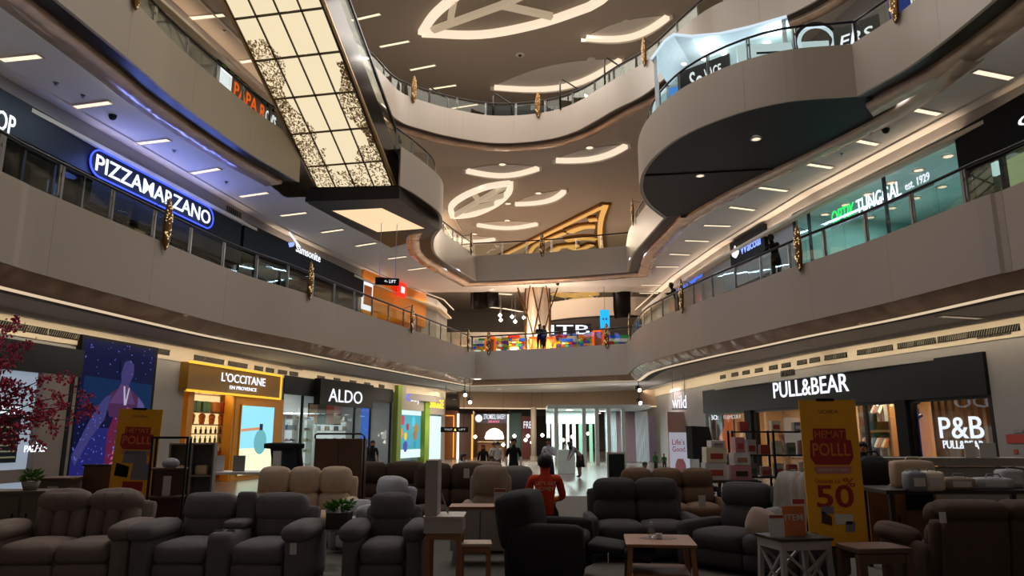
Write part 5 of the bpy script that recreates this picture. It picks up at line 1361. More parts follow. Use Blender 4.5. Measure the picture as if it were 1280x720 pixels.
# display walls along the bulge: white lit fixtures, ring arch, black sign
x0 = P(905, 75, z2 + .5); t = thing('display_wall', 'long white lit display wall with screens behind the bulge railing', 'display', (7.6, 17.7, z2 - .04), -.1)
g = MB(); g.box(-1.5, 1.0, 0, .1, 0, 1.25); mk('panel', g, E('wall_glow', '#d4e8f0', .8), t)
for k, (a0_, b0_, c0_, d0_, mt) in enumerate(((-1.1, -.3, .2, .7, 'kiosk_blue'), (-.1, .1, .65, .8, 'g_black'), (.5, .62, .7, .8, 'g_black'), (-1.0, -.4, .95, 1.0, 'g_black'))):
    g = MB(); g.box(a0_, b0_, -.03, 0, c0_, d0_); mk('screen', g, mt, t)
q = P(1022, 45, z2 + .8); t = thing('ring_arch', 'large glowing ring arch sign on the bulging balcony', 'sign', (q.x, q.y + .1, z2 - .04), -.15)
g = MB(); g.tube([(.42 * math.cos(2 * PI * k / 24), 0, .75 + .42 * math.sin(2 * PI * k / 24)) for k in range(25)], .05, 6, False); mk('glow_ring', g, 'kiosk_glow', t)
g = MB(); g.tube([(.52 * math.cos(2 * PI * k / 24), .06, .75 + .52 * math.sin(2 * PI * k / 24)) for k in range(25)], .07, 6, False); mk('ring_casing', g, 'g_black', t)
g = MB(); g.box(-.1, .1, .0, .12, 0, .3); mk('foot', g, 'g_black', t)
q = P(1070, 47, z2 + .5); t = thing('black_sign', 'black sign board with slanted white capitals by the ring arch', 'sign', (q.x, q.y + .1, z2 - .04), -.75)
g = MB(); g.box(-.6, .6, 0, .06, .2, 1.0); mk('board', g, 'g_black', t); letters('ERS', (-.35, .4, .42, .75), 0, 'letter_white', t, .03, .014, slant=.2)
for x in (-.5, .42): g = MB(); g.box(x, x + .08, .0, .06, 0, .2); mk('leg', g, 'g_black', t)
q = P(1130, 12, z2 + .5); t = thing('blue_partition', 'deep blue panel behind the upper right railing', 'panel', (q.x + .3, q.y + .2, z2 - .04), -1.2)
g = MB(); g.box(-.6, .6, 0, .06, 0, 1.3); mk('board', g, E('blue_deep', '#1c3c9c', .5), t)
# ================================================================== FAR END, GROUND AND LEVEL ONE
M('bulk', '#9c8068', .6); M('brown_panel', '#4a342a', .5); M('orange_panel_mat', '#8a5220', .4); E('led_orange', '#ffa040', 1.6); E('led_white', '#fff4e4', 2.2); M('green_panel', '#35504a', .5); M('maroon', '#5a2020', .5)
pts = [PD(575, 500, 45.5), PD(690, 500, 46.5), PD(790, 500, 44), PD(836, 500, 42)]
g = MB(); pp = Path([smooth([v2(q) for q in pts])]); sweep(g, pp, 0, len(pp.p) - 1, [(0, CZ[0]), (0, 3.2), (1.2, 3.2), (1.2, CZ[0])], True)
bk = struct('wall_bulkhead', g, 'bulk')
g = MB(); sweep(g, pp, 0, len(pp.p) - 1, [(-.03, 3.2), (-.03, 3.13), (.1, 3.13), (.1, 3.2)], True); mk('light_lip', g, 'cove_light', bk)
def back_panel(name, px0, px1, py0, D, mat, label, cat, dep=.2, zb=0.0):
    a_, b_ = PD(px0, py0, D), PD(px1, py0, D); m = (a_.x + b_.x) / 2; hw = (b_.x - a_.x) / 2
    g = MB(); g.box(-hw, hw, 0, dep, zb, a_.z); o = mk(name, g, mat, loc=(m, D, 0)); return tag(o, label, cat)
back_panel('brown_pier', 545, 573, 513, 47.5, 'orange_panel_mat', 'amber brown wall panel with glowing outline left of the far shops', 'panel')
a_ = PD(559, 520, 47.4); t = thing('led_outline', 'thin orange light line on the amber panel', 'light', (a_.x, 47.45, 0), 0)
g = MB(); g.box(-.2, .45, 0, .05, a_.z, a_.z + .05); mk('top_line', g, 'led_orange', t); g = MB(); g.box(.40, .45, 0, .05, .1, a_.z); mk('side_line', g, 'led_orange', t)
back_panel('light_column', 571.5, 574, 517, 47.2, 'led_white', 'upright white light strip between amber and dark panels', 'light', .1)
back_panel('dark_pier', 574, 589, 517, 47.6, 'brown_panel', 'dark brown pier beside the far bakery shop', 'pier')
back_panel('light_column', 589.5, 591.5, 518, 47.2, 'led_orange', 'upright amber light strip at the left edge of the far bakery', 'light', .1)
back_panel('light_column', 634, 636, 518, 47.2, 'led_white', 'upright light strip at the right edge of the far bakery', 'light', .1)
# bakery
fb = Fr((PD(591, 520, 48).x, 48), (PD(635, 520, 48).x, 48))
room(fb, 0, 3.2, 5, 'brown_panel')
rc = (0.1, fb.len - .05, fb.loc(613, 529)[1], fb.loc(613, 517)[1])
sb = sign_board(fb, rc, -.15, .05, M('sign_grey', '#5a5a68', .5), 'grey sign with crowded white capitals over the far bakery'); off = sb['off']
g = MB(); g.lathe([(.01, -.02), (.24, -.02), (.24, .02)], n=16, mat=Matrix.Translation((rc[0] - off + .3, -.17, (rc[2] + rc[3]) / 2)) @ Matrix.Rotation(PI / 2, 4, 'X')); mk('round_logo', g, 'letter_white', sb)
letters('STROMBOLI BAKERY', (rc[0] - off + .62, rc[1] - off - .1, rc[2] + .25, rc[3] - .04), -.15, 'letter_white', sb, .03, .02)
letters('COFFEE AND PASTRY', (rc[0] - off + .9, rc[1] - off - .5, rc[2] + .03, rc[2] + .17), -.15, E('letter_pink', '#ff90a8', 1.4), sb, .02, .01, joined=True, name='lettering')
shop_lamp(fb, fb.len / 2, 2, 3.1, 1.8, 2, 160, (1, .72, .42))
t = thing('bakery_counter', 'wooden bakery counter inside the far shop', 'counter', fb.w(fb.len / 2, 2.2, .013), 0)
g = MB(); g.box(-.9, .9, 0, .6, 0, 1.0); mk('body', g, 'pb_wood', t); g = MB(); g.box(-.95, .95, -.05, .65, 1.0, 1.06); mk('top', g, 'g_cream', t)
t = thing('mushroom_lamp', 'big white glowing domed lamp in front of the far bakery', 'lamp', (PD(618, 545, 44).x, 44, 0), 0)
zl = PD(618, 547, 44).z
g = MB(); g.lathe([(.55, 0), (.58, .12), (.48, .42), (.25, .6), (.02, .66)], (0, 0, zl - .1), 14); mk('shade', g, 'led_white', t, True)
g = MB(); g.lathe([(.3, 0), (.3, .04), (.05, .06), (.05, zl - .1)], n=10); mk('stem', g, 'g_blue', t)
back_panel('green_partition', 637, 652, 516, 48, 'green_panel', 'dark green panel right of the far bakery', 'panel')
back_panel('maroon_partition', 652, 664, 520, 47.8, 'maroon', 'maroon panel beside the white far column', 'panel')
a_ = PD(660, 531, 47.5); t = thing('shop_letters', 'white glowing letters on the maroon panel', 'sign', (a_.x, 47.795, a_.z), 0)
letters('FREI', (-.28, .30, -.22, .22), 0, 'letter_white', t, .04, .01)
t = thing('round_column', 'pale round column in front of the far shops', 'column', (PD(667, 530, 45.2).x, 45.2, 0), 0)
g = MB(); g.lathe([(.17, 0), (.17, 3.2)], n=14); mk('shaft', g, 'fascia', t, True); g = MB(); g.lathe([(.22, 0), (.22, .25)], n=14); mk('base', g, 'fascia_edge', t)
back_panel('brown_partition', 664, 690, 520, 55, 'brown_panel', 'brown shop wall behind the pale round column', 'wall panel')
for i, (px, py, D) in enumerate(((594, 546, 46.5), (640, 552, 47), (643, 545, 47), (657, 550, 47), (660, 545, 47), (665, 553, 46), (678, 544, 46), (704, 550, 50), (715, 546, 50), (735, 542, 50), (629, 556, 46))):
    q = PD(px, py, D); t = thing('pendant_lamp', f'small glowing pendant lamp among the far shops, {ORD[i]}', 'lamp', q, 0, 'far pendant lamps')
    g = MB(); g.ball((0, 0, 0), .11, 8, 6); mk('globe', g, 'lamp_spot', t); g = MB(); g.tube([(0, 0, .1), (0, 0, CZ[0] - q.z)], .008, 4); mk('cord', g, 'black_matt', t)
# black hanging direction sign
q = PD(568, 537, 40); t = thing('hanging_sign', 'long thin black direction sign under the lower bridge', 'sign', q, .05)
g = MB(); g.box(-.75, .75, -.04, .04, -.14, .14); mk('board', g, 'black_matt', t)
for x in (-.5, .5): g = MB(); g.tube([(x, 0, .14), (x, 0, CZ[0] - q.z)], .012, 5); mk('rod', g, 'black_matt', t)
letters('TOILET', (-.55, -.1, -.04, .05), -.04, 'letter_dim', t, .01, .0, joined=True, name='lettering'); letters('LIFT', (.25, .6, -.04, .05), -.04, 'letter_dim', t, .01, .0, joined=True, name='lettering')
g = MB(); g.prism([(-.02, -.06), (.1, -.06), (.04, .07)], -.06, -.04); mk('arrow', g, 'letter_yellow', t)
# stage spotlights hung under the bridge
for i, (px, py) in enumerate(((581, 492), (587, 501), (798, 486), (799, 502))):
    q = PD(px, py, 33.5); q.z = min(q.z, CZ[0] - .25); t = thing('stage_spotlight', f'black stage spotlight under the lower bridge, {["upper left", "lower left", "upper right", "lower right"][i]} one', 'spotlight', q, .2)
    g = MB(); g.tube([(0, .12, .05), (0, -.14, -.07)], .10, 10); mk('housing', g, 'black_metal', t)
    g = MB(); g.tube([(0, -.14, -.07), (0, -.152, -.076)], .085, 10); mk('lens', g, 'lamp_spot', t)
    g = MB(); g.tube([(-.13, 0, -.02), (-.13, 0, .14), (.13, 0, .14), (.13, 0, -.02)], .012, 5); mk('yoke', g, 'black_metal', t)
    g = MB(); g.tube([(0, 0, .14), (0, 0, CZ[0] - q.z)], .015, 5); mk('stem', g, 'black_metal', t)
# ---- white glass kiosk right of centre
kx0, kx1 = PD(683, 520, 40).x, PD(812, 520, 38).x
kz = thing('glass_kiosk', 'white framed open kiosk with pale posts and lamps, right of centre', 'kiosk', ((kx0 + kx1) / 2, 39.5, 0), -.03); hw = (kx1 - kx0) / 2
M('kiosk_pale', '#c3cdcb', .4); E('kiosk_green', '#a8e0c0', .5)
g = MB(); g.box(-hw, hw, -2.0, 3.0, 2.85, 3.05); mk('canopy', g, 'kiosk_pale', kz)
for px in (732, 748, 763, 781, 697):
    x = PD(px, 550, 37.6).x - (kx0 + kx1) / 2; g = MB(); g.box(x - .10, x + .10, -1.95, -1.75, 0, 2.85); mk('post', g, 'kiosk_pale', kz)
for k, px in enumerate((684, 690, 699, 708, 716, 724, 737, 745)):
    x = PD(px, 560, 42).x - (kx0 + kx1) / 2; g = MB(); g.box(x - .09, x + .09, 2.3, 2.5, 0, 2.15); mk('fin', g, 'kiosk_green' if k in (5, 6) else 'kiosk_pale', kz)
g = MB(); x1_ = PD(747, 560, 42).x - (kx0 + kx1) / 2; g.box(-hw, x1_, 2.35, 2.45, 2.15, 2.85); mk('header', g, 'kiosk_pale', kz)
for i, (px, py) in enumerate(((697, 515), (706, 516), (712, 512.5), (738, 518), (744, 516.5), (752, 514), (812, 519))):
    q = P(px, py, 2.84); o_ = MB(); o_.lathe([(.16, -.02), (.16, 0)], (q.x - (kx0 + kx1) / 2, q.y - 39.5, 2.85), 12); mk('round_lamp', o_, 'lamp_spot', kz)
area('kiosk_lamp', ((kx0 + kx1) / 2 - 1, 39.8, 2.8), 3.5, 3, 480, (.80, 1, .96))
q = G(722, 36.5); t = thing('white_counter', 'small white counter in front of the glass kiosk', 'counter', (PD(708, 590, 30).x, 30, 0), 0)
g = MB(); g.rbox(-.35, .35, -.25, .25, 0, .95, .02, 2); mk('body', g, 'kiosk_pale', t); g = MB(); g.box(-.08, .02, -.02, .05, .95, 1.15); mk('card_holder', g, 'g_white', t)
# curtains, and a wall with pink light put into its colour
M('curtain_white', '#cfd2d6', .8); M('curtain_pink', '#a88890', .8); M('pink_lit_wall', '#b08e86', .7)
for i, (px0, px1, mt) in enumerate(((757, 771, 'curtain_white'), (771, 783, 'curtain_pink'), (783, 795, 'curtain_pink'), (795, 811, 'curtain_white'))):
    a_, b_ = PD(px0, 540, 41.5).x, PD(px1, 540, 41.5).x; n = 14; g = MB(); v = []; 
    for k in range(n + 1):
        x = a_ + (b_ - a_) * k / n; v.append((x, 41.8 + .07 * math.sin(k * PI)))
    front = [(a_ + (b_ - a_) * k / n, 41.8 + .08 * (1 if k % 2 else -1)) for k in range(n + 1)]
    g.plate(front + [(x, y + .03) for x, y in front[::-1]], .02, 2.84); o = mk('curtain', g, mt); tag(o, f'{"white" if "white" in mt else "dusky pink"} pleated floor-length curtain at the far kiosk, {ORD[i]} from the left', 'curtain', 'far curtains')
back_panel('lilac_lit_partition', 811, 826, 520, 43.5, M('lilac_lit', '#9a8aa8', .6), 'lilac wall strip behind the people in green', 'wall panel')  # the coloured light on this strip is painted into its base colour
back_panel('amber_partition', 826, 834, 521, 43.4, E('amber_glow', '#e8a050', .5), 'amber lit wall strip by the lilac wall', 'wall panel')
back_panel('pink_lit_panel', 834, 886, 515, 36.5, 'pink_lit_wall', 'large dusky pink wall left of the black clothing sign', 'wall panel', .3)
area('pink_lamp', (PD(830, 540, 40).x, 38, 3.9), 4, 2, 150, (1, .85, .9))
q = PD(849, 503, 31); t = thing('hanging_letters', 'white glowing word hanging on two rods before the pink wall', 'sign', q, -.35)
letters('wild', (-.30, .30, -.25, .30), 0, 'letter_white', t, .05, .02)
g = MB(); g.box(-.32, .32, 0, .05, -.30, -.25); mk('carrier', g, 'steel', t)
for x in (-.25, .25): g = MB(); g.tube([(x, .03, -.28), (x, .03, CZ[0] - q.z)], .012, 5); mk('rod', g, 'steel', t)
q = G(850, 27); t = thing('pull_up_banner', 'white pull-up banner with red slogan near the pink wall', 'banner', q, -.05)
E('banner_white', '#c8c8d8', .5); M('red_print', '#b02038', .6)
g = MB(); g.box(-.36, .36, 0, .02, .06, 1.62); mk('sheet', g, 'banner_white', t); g = MB(); g.box(-.4, .4, -.1, .1, 0, .06); mk('foot', g, 'steel', t)
letters("Life's", (-.25, .2, 1.18, 1.38), 0, 'red_print', t, .004, .01); letters('Good.', (-.25, .25, .93, 1.12), 0, 'red_print', t, .004, .01)
g = MB(); g.prism([(-.2, .1), (.25, .1), (.2, .5), (.12, .68), (-.08, .68), (-.16, .5)], -.004, 0); mk('portrait_print', g, 'g_pink', t)
# ---- level one beyond the bridge
q = PD(672, 400, 39.4); t = thing('lit_column', 'thick warm lit column wrapped in crossed gold wire above the bridge', 'column', (q.x, 39.4, z1 - .05), 0)
M('column_cream', '#e0c8a8', .5)
g = MB(); hcol = CZ[1] - z1 + .05; n = 24
vs = [( (.62 + (.04 if k % 3 else -.02)) * math.cos(2 * PI * k / n), (.62 + (.04 if k % 3 else -.02)) * math.sin(2 * PI * k / n)) for k in range(n)]
g.plate(vs, 0, hcol); mk('shaft', g, 'column_cream', t)
for k in range(8):
    for s in (-1, 1):
        g = MB(); r0, r1 = .72, (.72 if k % 2 else 1.6)
        pp_ = [(lambda f: ((r0 + (r1 - r0) * max(0, f - .35) ** 1.5) * math.cos(2 * PI * k / 8 + s * f * 1.2), (r0 + (r1 - r0) * max(0, f - .35) ** 1.5) * math.sin(2 * PI * k / 8 + s * f * 1.2), hcol * f))(j / 10) for j in range(11)]
        g.tube(pp_, .035, 5); mk('wire', g, 'gold', t)
area('column_lamp', (q.x - .9, 37.6, z1 + .25), .5, .3, 330, WARM, (PI * .64, 0, -.4)); area('column_lamp', (q.x + .9, 37.6, z1 + .25), .5, .3, 330, WARM, (PI * .64, 0, .4))
for i, (px0, px1, py0, py1) in enumerate(((607, 619, 424, 440), (661, 694, 424, 438), (741, 754, 415, 433))):
    D = 37.9; a_, b_ = PD(px0, py0, D), PD(px1, py0, D); hw = (b_.x - a_.x) / 2
    t = thing('kiosk_gate', f'orange framed gate of the play kiosks on the lower bridge, {ORD[i]} from the left', 'frame', ((a_.x + b_.x) / 2, D, z1 - .05), 0, 'orange kiosk frames'); h = a_.z - z1 + .05
    E('orange_frame_mat', '#ff6414', .9)
    for s in (-1, 1): g = MB(); g.bar((s * hw * .85, 0, 0), (s * hw, 0, h), .12); mk('upright', g, 'orange_frame_mat', t)
    g = MB(); g.box(-hw, hw, -.06, .06, h, h + .13); mk('crossbar', g, 'orange_frame_mat', t)
    g = MB(); g.box(-hw * .8, hw * .8, .05, .09, 0, h); mk('backing', g, 'orange_panel_mat', t)
rnd = random.Random(31)
cols_ = ['#d8a818', '#c03020', '#2858c8', '#e0dcd0', '#38a058', '#e87820', '#b8b020', '#7838a0']
for i in range(26):
    px = 598 + i * 7.4; 
    if 656 < px < 692: continue
    q = PD(px, 428, 38.6 + (i % 3) * .7); h = rnd.uniform(1.0, 1.55)
    t = thing('play_stand', f'colourful stand on the level beyond the lower bridge, {ORD[i]} from the left', 'stand', (q.x, q.y, z1 - .05), rnd.uniform(-.3, .3), 'colourful stands beyond the bridge')
    g = MB(); g.rbox(-.28, .28, -.2, .2, 0, h - .45, .04, 2); mk('body', g, E(f'stand_{i % 8}', cols_[i % 8], .3), t)
    for j in range(3):
        for kx in range(3):
            k = (i + 2 * j + 3 * kx) % 8; g = MB(); g.box(-.28 + .19 * kx, -.12 + .19 * kx, -.2 + .06 * j, .1 + .03 * j, h - .45 + .15 * j, h - .34 + .15 * j); mk('tray', g, E(f'stand_{k}', cols_[k], .3), t)
    g = MB(); g.box(-.32, .32, -.24, .24, h, h + .12); mk('top', g, E(f'stand_{(i + 3) % 8}', cols_[(i + 3) % 8], .3), t)
    g = MB(); g.box(-.2, .2, -.22, -.2, h * .3, h * .6); mk('label_panel', g, 'box_white', t)
q = PD(706, 413, 46); t = thing('shop_letters', 'white glowing capitals beyond the lower bridge', 'sign', q, 0)
letters('ITB', (-.9, 1.6, -.25, .35), 0, 'letter_white', t, .05, .02); g = MB(); g.box(-1, 1.7, .06, .1, -.35, .45); mk('board', g, 'g_black', t); 
for x in (-.6, 1.1): g = MB(); g.box(x, x + .1, .06, .12, z1 - q.z - .05, -.3); mk('leg', g, 'g_black', t)
q = PD(756, 399, 38.5); t = thing('blue_totem', 'bright blue hanging screen above the lower bridge, right', 'screen', q, -.1)
g = MB(); g.rbox(-.26, .26, -.06, .06, -.52, .52, .04, 2); mk('screen', g, E('totem_blue', '#28b0f8', 1.1), t)
g = MB(); g.box(-.12, -.04, -.065, -.055, -.06, .06); mk('print', g, 'g_blue', t); g = MB(); g.box(.04, .12, -.065, -.055, -.06, .06); mk('print', g, 'g_blue', t)
g = MB(); g.tube([(0, 0, .5), (0, 0, CZ[1] - q.z)], .015, 5); mk('rod', g, 'steel', t)
# second round balcony far behind
cx, cy, R_ = PD(775, 385, 52).x, 56, 7.0
ring = Path([[Vector((cx + R_ * math.cos(a), cy + R_ * math.sin(a))) for a in [PI * 1.06 + PI * .75 * k / 24 for k in range(25)]][::-1]])
ring = Path([[Vector((cx + R_ * math.cos(a), cy + R_ * math.sin(a))) for a in [PI * 1.06 + PI * .75 * k / 24 for k in range(25)]]])
g = MB(); sweep(g, ring, 0, 24, [(0, 10.9), (0, 9.6), (.15, 9.6), (.15, 10.9)], True); o = struct('wall_round_balcony', g, 'fascia')
g = MB(); g.plate([v2(q) for q in ring.p], 9.45, 9.6); mk('soffit', g, 'soffit_dark', o)
railing(ring, 0, 24, 10.9, 'glass balustrade on the distant round balcony')
# bronze curved drop panels under the upper bridge
for i, (px0, px1, py1) in enumerate(((592, 609, 386), (767, 789, 398))):
    a_, b_ = PD(px0, py1, 40.4), PD(px1, py1, 40.0); g = MB(); zt_ = CZ[1]; zb_ = a_.z
    pth = Path([smooth([v2(a_), (v2((a_ + b_) / 2)[0], v2((a_ + b_) / 2)[1] - .25 * (1 if i else -1)), v2(b_)], .2)]); sweep(g, pth, 0, len(pth.p) - 1, [(0, zt_ + .4), (0, zb_ + .5), (.1, zb_), (.8, zb_ + .2), (.8, zt_ + .4)], True)
    struct(f'trim_{9 + i}', g, 'soffit_brown', None, True)['label'] = f'brown curved panel under the upper bridge, {["left", "right"][i]} end'

# far balconies of the second hall
for i, (zf, D, x0, x1) in enumerate(((9.6, 66, -16, 6), (5.9, 70, -16, 16))):
    g = MB(); g.box(x0, x1, D, D + .3, zf, zf + 1.2); o = struct(f'wall_far_balcony_{i + 1}', g, 'fascia')
    g = MB(); g.box(x0, x1, D - .05, D, zf - .12, zf); mk('light_line', g, 'cove_light', o)
    g = MB(); g.box(x0, x1, D + .3, 78, zf - .1, zf); mk('soffit', g, 'ceiling', o)
for i, (A, B) in enumerate((((604, 383), (625, 385)), ((628, 385), (655, 390)), ((690, 377), (705, 380)), ((610, 366), (640, 368)))):
    line_light(A, B, CZ[2] - .02, f'distant lit ceiling bar seen past the gold-wired column, {ORD[i]}', 'distant ceiling bars', wid=.5)
for i, (px, py) in enumerate(((625, 394), (626, 400), (640, 396), (644, 402), (698, 389), (655, 397))):
    q = PD(px, py, 64.5); t = thing('pendant_lamp', f'distant round lamp past the gold-wired column, {ORD[i]}', 'lamp', q, 0, 'distant hall lamps')
    g = MB(); g.ball((0, 0, 0), .16, 8, 6); mk('globe', g, 'lamp_spot', t); g = MB(); g.tube([(0, 0, .1), (0, 0, CZ[2] - q.z)], .01, 4); mk('cord', g, 'steel', t)
    if i % 2 == 0: point('hall_globe', (q.x, q.y - .5, q.z), 160, WARM)
# ================================================================== FURNITURE SALE
def fabric(n, c_, rough=.9, b=.35): return M(n, c_, rough, var=.12, scale=14, bump=b * .4, bscale=70, spec=.25)
fabric('fab_taupe', '#7c6d66'); fabric('fab_grey', '#6b6566'); fabric('fab_char', '#625d5e'); fabric('fab_beige', '#b29b86'); fabric('fab_beige_b', '#8a7768'); fabric('fab_brown', '#6a5240'); fabric('fab_dbrown', '#4a3a30'); fabric('fab_white', '#a9a8ae'); fabric('fab_black', '#2c2a2b'); fabric('fab_dgrey', '#454142'); fabric('fab_sofa_right', '#503f34')
M('wood_oak', '#8a5832', .5, var=.22, scale=4); M('wood_brown', '#5a3a28', .5, var=.25, scale=4); M('wood_dark', '#2e211b', .45, var=.2); M('white_paint', '#a79d97', .55); M('white_paper', '#c9c6c4', .7); M('seam', '#1c1917', .9)
def seat_unit(t, x0, x1, mt, y0=-.45, sh_=.44, btop=1.02, style='recliner', foot=True):
    g = MB(); g.rbox(x0 + .004, x1 - .004, y0, .18, sh_ - .20, sh_ + .02, .08, 6, .025); mk('seat_cushion', g, mt, t, True)
    if foot:
        g = MB(); g.rbox(x0 + .01, x1 - .01, y0 + .015, y0 + .12, .08, sh_ - .19, .035, 4, .012); mk('footrest', g, mt, t, True)
    R = lambda z0, y: Matrix.Translation((0, y, z0)) @ Matrix.Rotation(-.20, 4, 'X') @ Matrix.Translation((0, 0, 0))
    if style == 'recliner':
        g = MB(); g.rbox(x0 + .01, x1 - .01, -.02, .20, 0, .27, .07, 6, .02, R(sh_ - .02, .16)); mk('back_cushion', g, mt, t, True)
        g = MB(); g.rbox(x0 + .005, x1 - .005, -.075, .20, .215, btop - sh_ + .03, .07, 7, .02, R(sh_ - .02, .16)); mk('head_cushion', g, mt, t, True)
    elif style == 'channel':
        n = 3; w_ = (x1 - x0 - .02) / n
        for k in range(n):
            g = MB(); g.rbox(x0 + .01 + k * w_, x0 + .01 + (k + 1) * w_, -.01, .20, 0, .36, .06, 5, .015, R(sh_ - .02, .16)); mk('back_channel', g, mt, t, True)
        g = MB(); g.rbox(x0 + .01, x1 - .01, -.07, .20, .31, btop - sh_ + .02, .10, 6, .03, R(sh_ - .02, .16)); h_ = mk('head_cushion', g, mt, t, True)
        for f_ in (.36, .7):
            g = MB(); xs_ = x0 + (x1 - x0) * f_; g.rbox(xs_ - .004, xs_ + .004, -.094, -.03, .36, btop - sh_ - .03, .004, 2, 0, R(sh_ - .02, .16)); mk('seam', g, mt, h_)
    elif style == 'tall':
        g = MB(); g.rbox(x0 + .01, x1 - .01, -.03, .18, 0, .30, .07, 6, .02, R(sh_ - .02, .18)); mk('back_cushion', g, mt, t, True)
        g = MB(); g.rbox(x0 + .01, x1 - .01, -.05, .18, .285, btop - sh_ + .02, .08, 6, .025, R(sh_ - .02, .18)); mk('head_cushion', g, mt, t, True)
def sofa(label, loc, rz, n, mt, name='recliner_sofa', arm=.25, sw=.56, style='recliner', console=0.0, btop=1.02, cat='sofa', armh=.62, group=None, arms=(1, 1), armpad=True, rear=False):
    t = thing(name, label, cat, loc, rz, group)
    W = n * sw + 2 * arm + console; xl = -W / 2
    g = MB(); g.rbox(xl + arm * .5, -xl - arm * .5, -.36, .40, .03, .30, .04, 3); mk('base', g, mt, t, True)
    g = MB(); Rb = Matrix.Translation((0, .30, .18)) @ Matrix.Rotation(-.20, 4, 'X'); g.rbox(xl + arm * .55, -xl - arm * .55, .0, .14, 0, btop - .30, .06, 5, 0, Rb); mk('back_shell', g, mt, t, True)
    for s in (-1, 1):
        if not arms[0 if s < 0 else 1]: continue
        a_, b_ = sorted((s * (W / 2), s * (W / 2 - arm)))
        g = MB(); g.rbox(a_ + .015, b_ - .015, -.47, .42, .03, armh - .08, .05, 4, .01); mk('arm_panel', g, mt, t, True)
        if armpad:
            g = MB(); g.rbox(a_ - .02, b_ + .02, -.52, .22, armh - .15, armh + .03, .085, 6, .02); mk('arm_pad', g, mt, t, True)
    x = xl + arm
    for k in range(n):
        if console and k == n // 2:
            g = MB(); g.rbox(x + .01, x + console - .01, -.44, .20, .05, .56, .05, 4); cn = mk('console', g, mt, t, True)
            g = MB(); g.rbox(x + .02, x + console - .02, -.10, .22, .55, .64, .04, 4, .01); mk('console_lid', g, mt, cn, True)
            for cx_ in (.28, .72):
                g = MB(); g.lathe([(.045, 0), (.045, .012), (.035, .012), (.035, 0)], (x + console * cx_, -.27, .56), 12); mk('cup_holder', g, 'steel', cn)
            g = MB(); g.rbox(x + .02, x + console - .02, .22, .34, .5, .92, .05, 4); mk('console_back', g, mt, cn, True)
            x += console
        seat_unit(t, x, x + sw, mt, style=style, btop=btop)
        if rear:
            Rr = Matrix.Translation((0, .42, .12)) @ Matrix.Rotation(-.14, 4, 'X')
            g = MB(); g.rbox(x + .012, x + sw - .012, .0, .09, 0, btop - .24, .03, 4, .01, Rr); mk('rear_panel', g, mt, t, True)
            g = MB(); g.rbox(x + .006, x + sw - .006, -.16, .12, btop - .26, btop - .10, .07, 5, .01, Rr); mk('rear_roll', g, mt, t, True)
        x += sw
    return t
def hang_tag(t, x, y, z, s=.07):
    g = MB(); g.box(x - s / 2, x + s / 2, y - .006, y, z - s * .8, z + s * .8); mk('price_tag', g, 'white_paper', t)
# front row
sofa('taupe two-seat recliner sofa with channelled backs at the front left', G(94, 8.15), .10, 2, 'fab_taupe', arm=.23, sw=.54, style='channel', btop=.95)
t = sofa('dark grey two-seat recliner sofa with cup-holder console, front left of centre', G(294, 8.15), -.03, 2, 'fab_grey', arm=.24, sw=.54, console=.27, btop=.90); hang_tag(t, .80, -.485, .42)
sofa('single dark grey recliner armchair in the front row', G(485, 8.15), .02, 1, 'fab_char', name='recliner_armchair', arm=.19, sw=.46, btop=.90, cat='armchair')
# second row
sofa('pale beige three-seat recliner sofa behind the console sofa', G(372, 10.9), .0, 3, 'fab_beige', arm=.16, sw=.46, btop=1.08, style='tall')
sofa('pale grey recliner armchair turned sideways by the plant', G(466, 10.2), -.7, 1, 'fab_white', name='recliner_armchair', arm=.12, sw=.5, btop=.98, style='tall', cat='armchair')
sofa('dark brown sofa behind the pale grey armchair', G(480, 13.0), .1, 2, 'fab_dbrown', arm=.2, sw=.7, btop=1.08, style='tall')
t = sofa('dark brown high-backed sofa beside the vanity mirror', G(560, 11.8), -.05, 2, 'fab_dbrown', arm=.18, sw=.56, btop=1.1, style='tall'); hang_tag(t, .3, -.1, .95, .09)
sofa('brown beige upright armchair behind the white cabinet', G(612, 10.4), .0, 1, 'fab_beige_b', name='recliner_armchair', arm=.12, sw=.5, btop=1.12, style='tall', cat='armchair')
sofa('brown beige armchair directly behind the upright one', G(600, 13.6), .0, 1, 'fab_beige_b', name='recliner_armchair', arm=.14, sw=.8, btop=1.06, style='tall', cat='armchair')
sofa('grey armchair to the left of the man in red', G(652, 11.6), .25, 1, 'fab_grey', name='recliner_armchair', arm=.14, sw=.52, btop=1.06, style='tall', cat='armchair')
t = sofa('dark two-seat sofa facing the oak coffee table', G(800, 9.75), .0, 2, 'fab_dgrey', arm=.17, sw=.56, btop=.98, style='tall', armpad=False); hang_tag(t, .74, -.3, .72, .09)
t = sofa('long brown three-seat sofa behind the dark one', G(838, 12.2), -.06, 3, 'fab_brown', arm=.10, sw=.50, btop=1.0, style='tall', armpad=False)
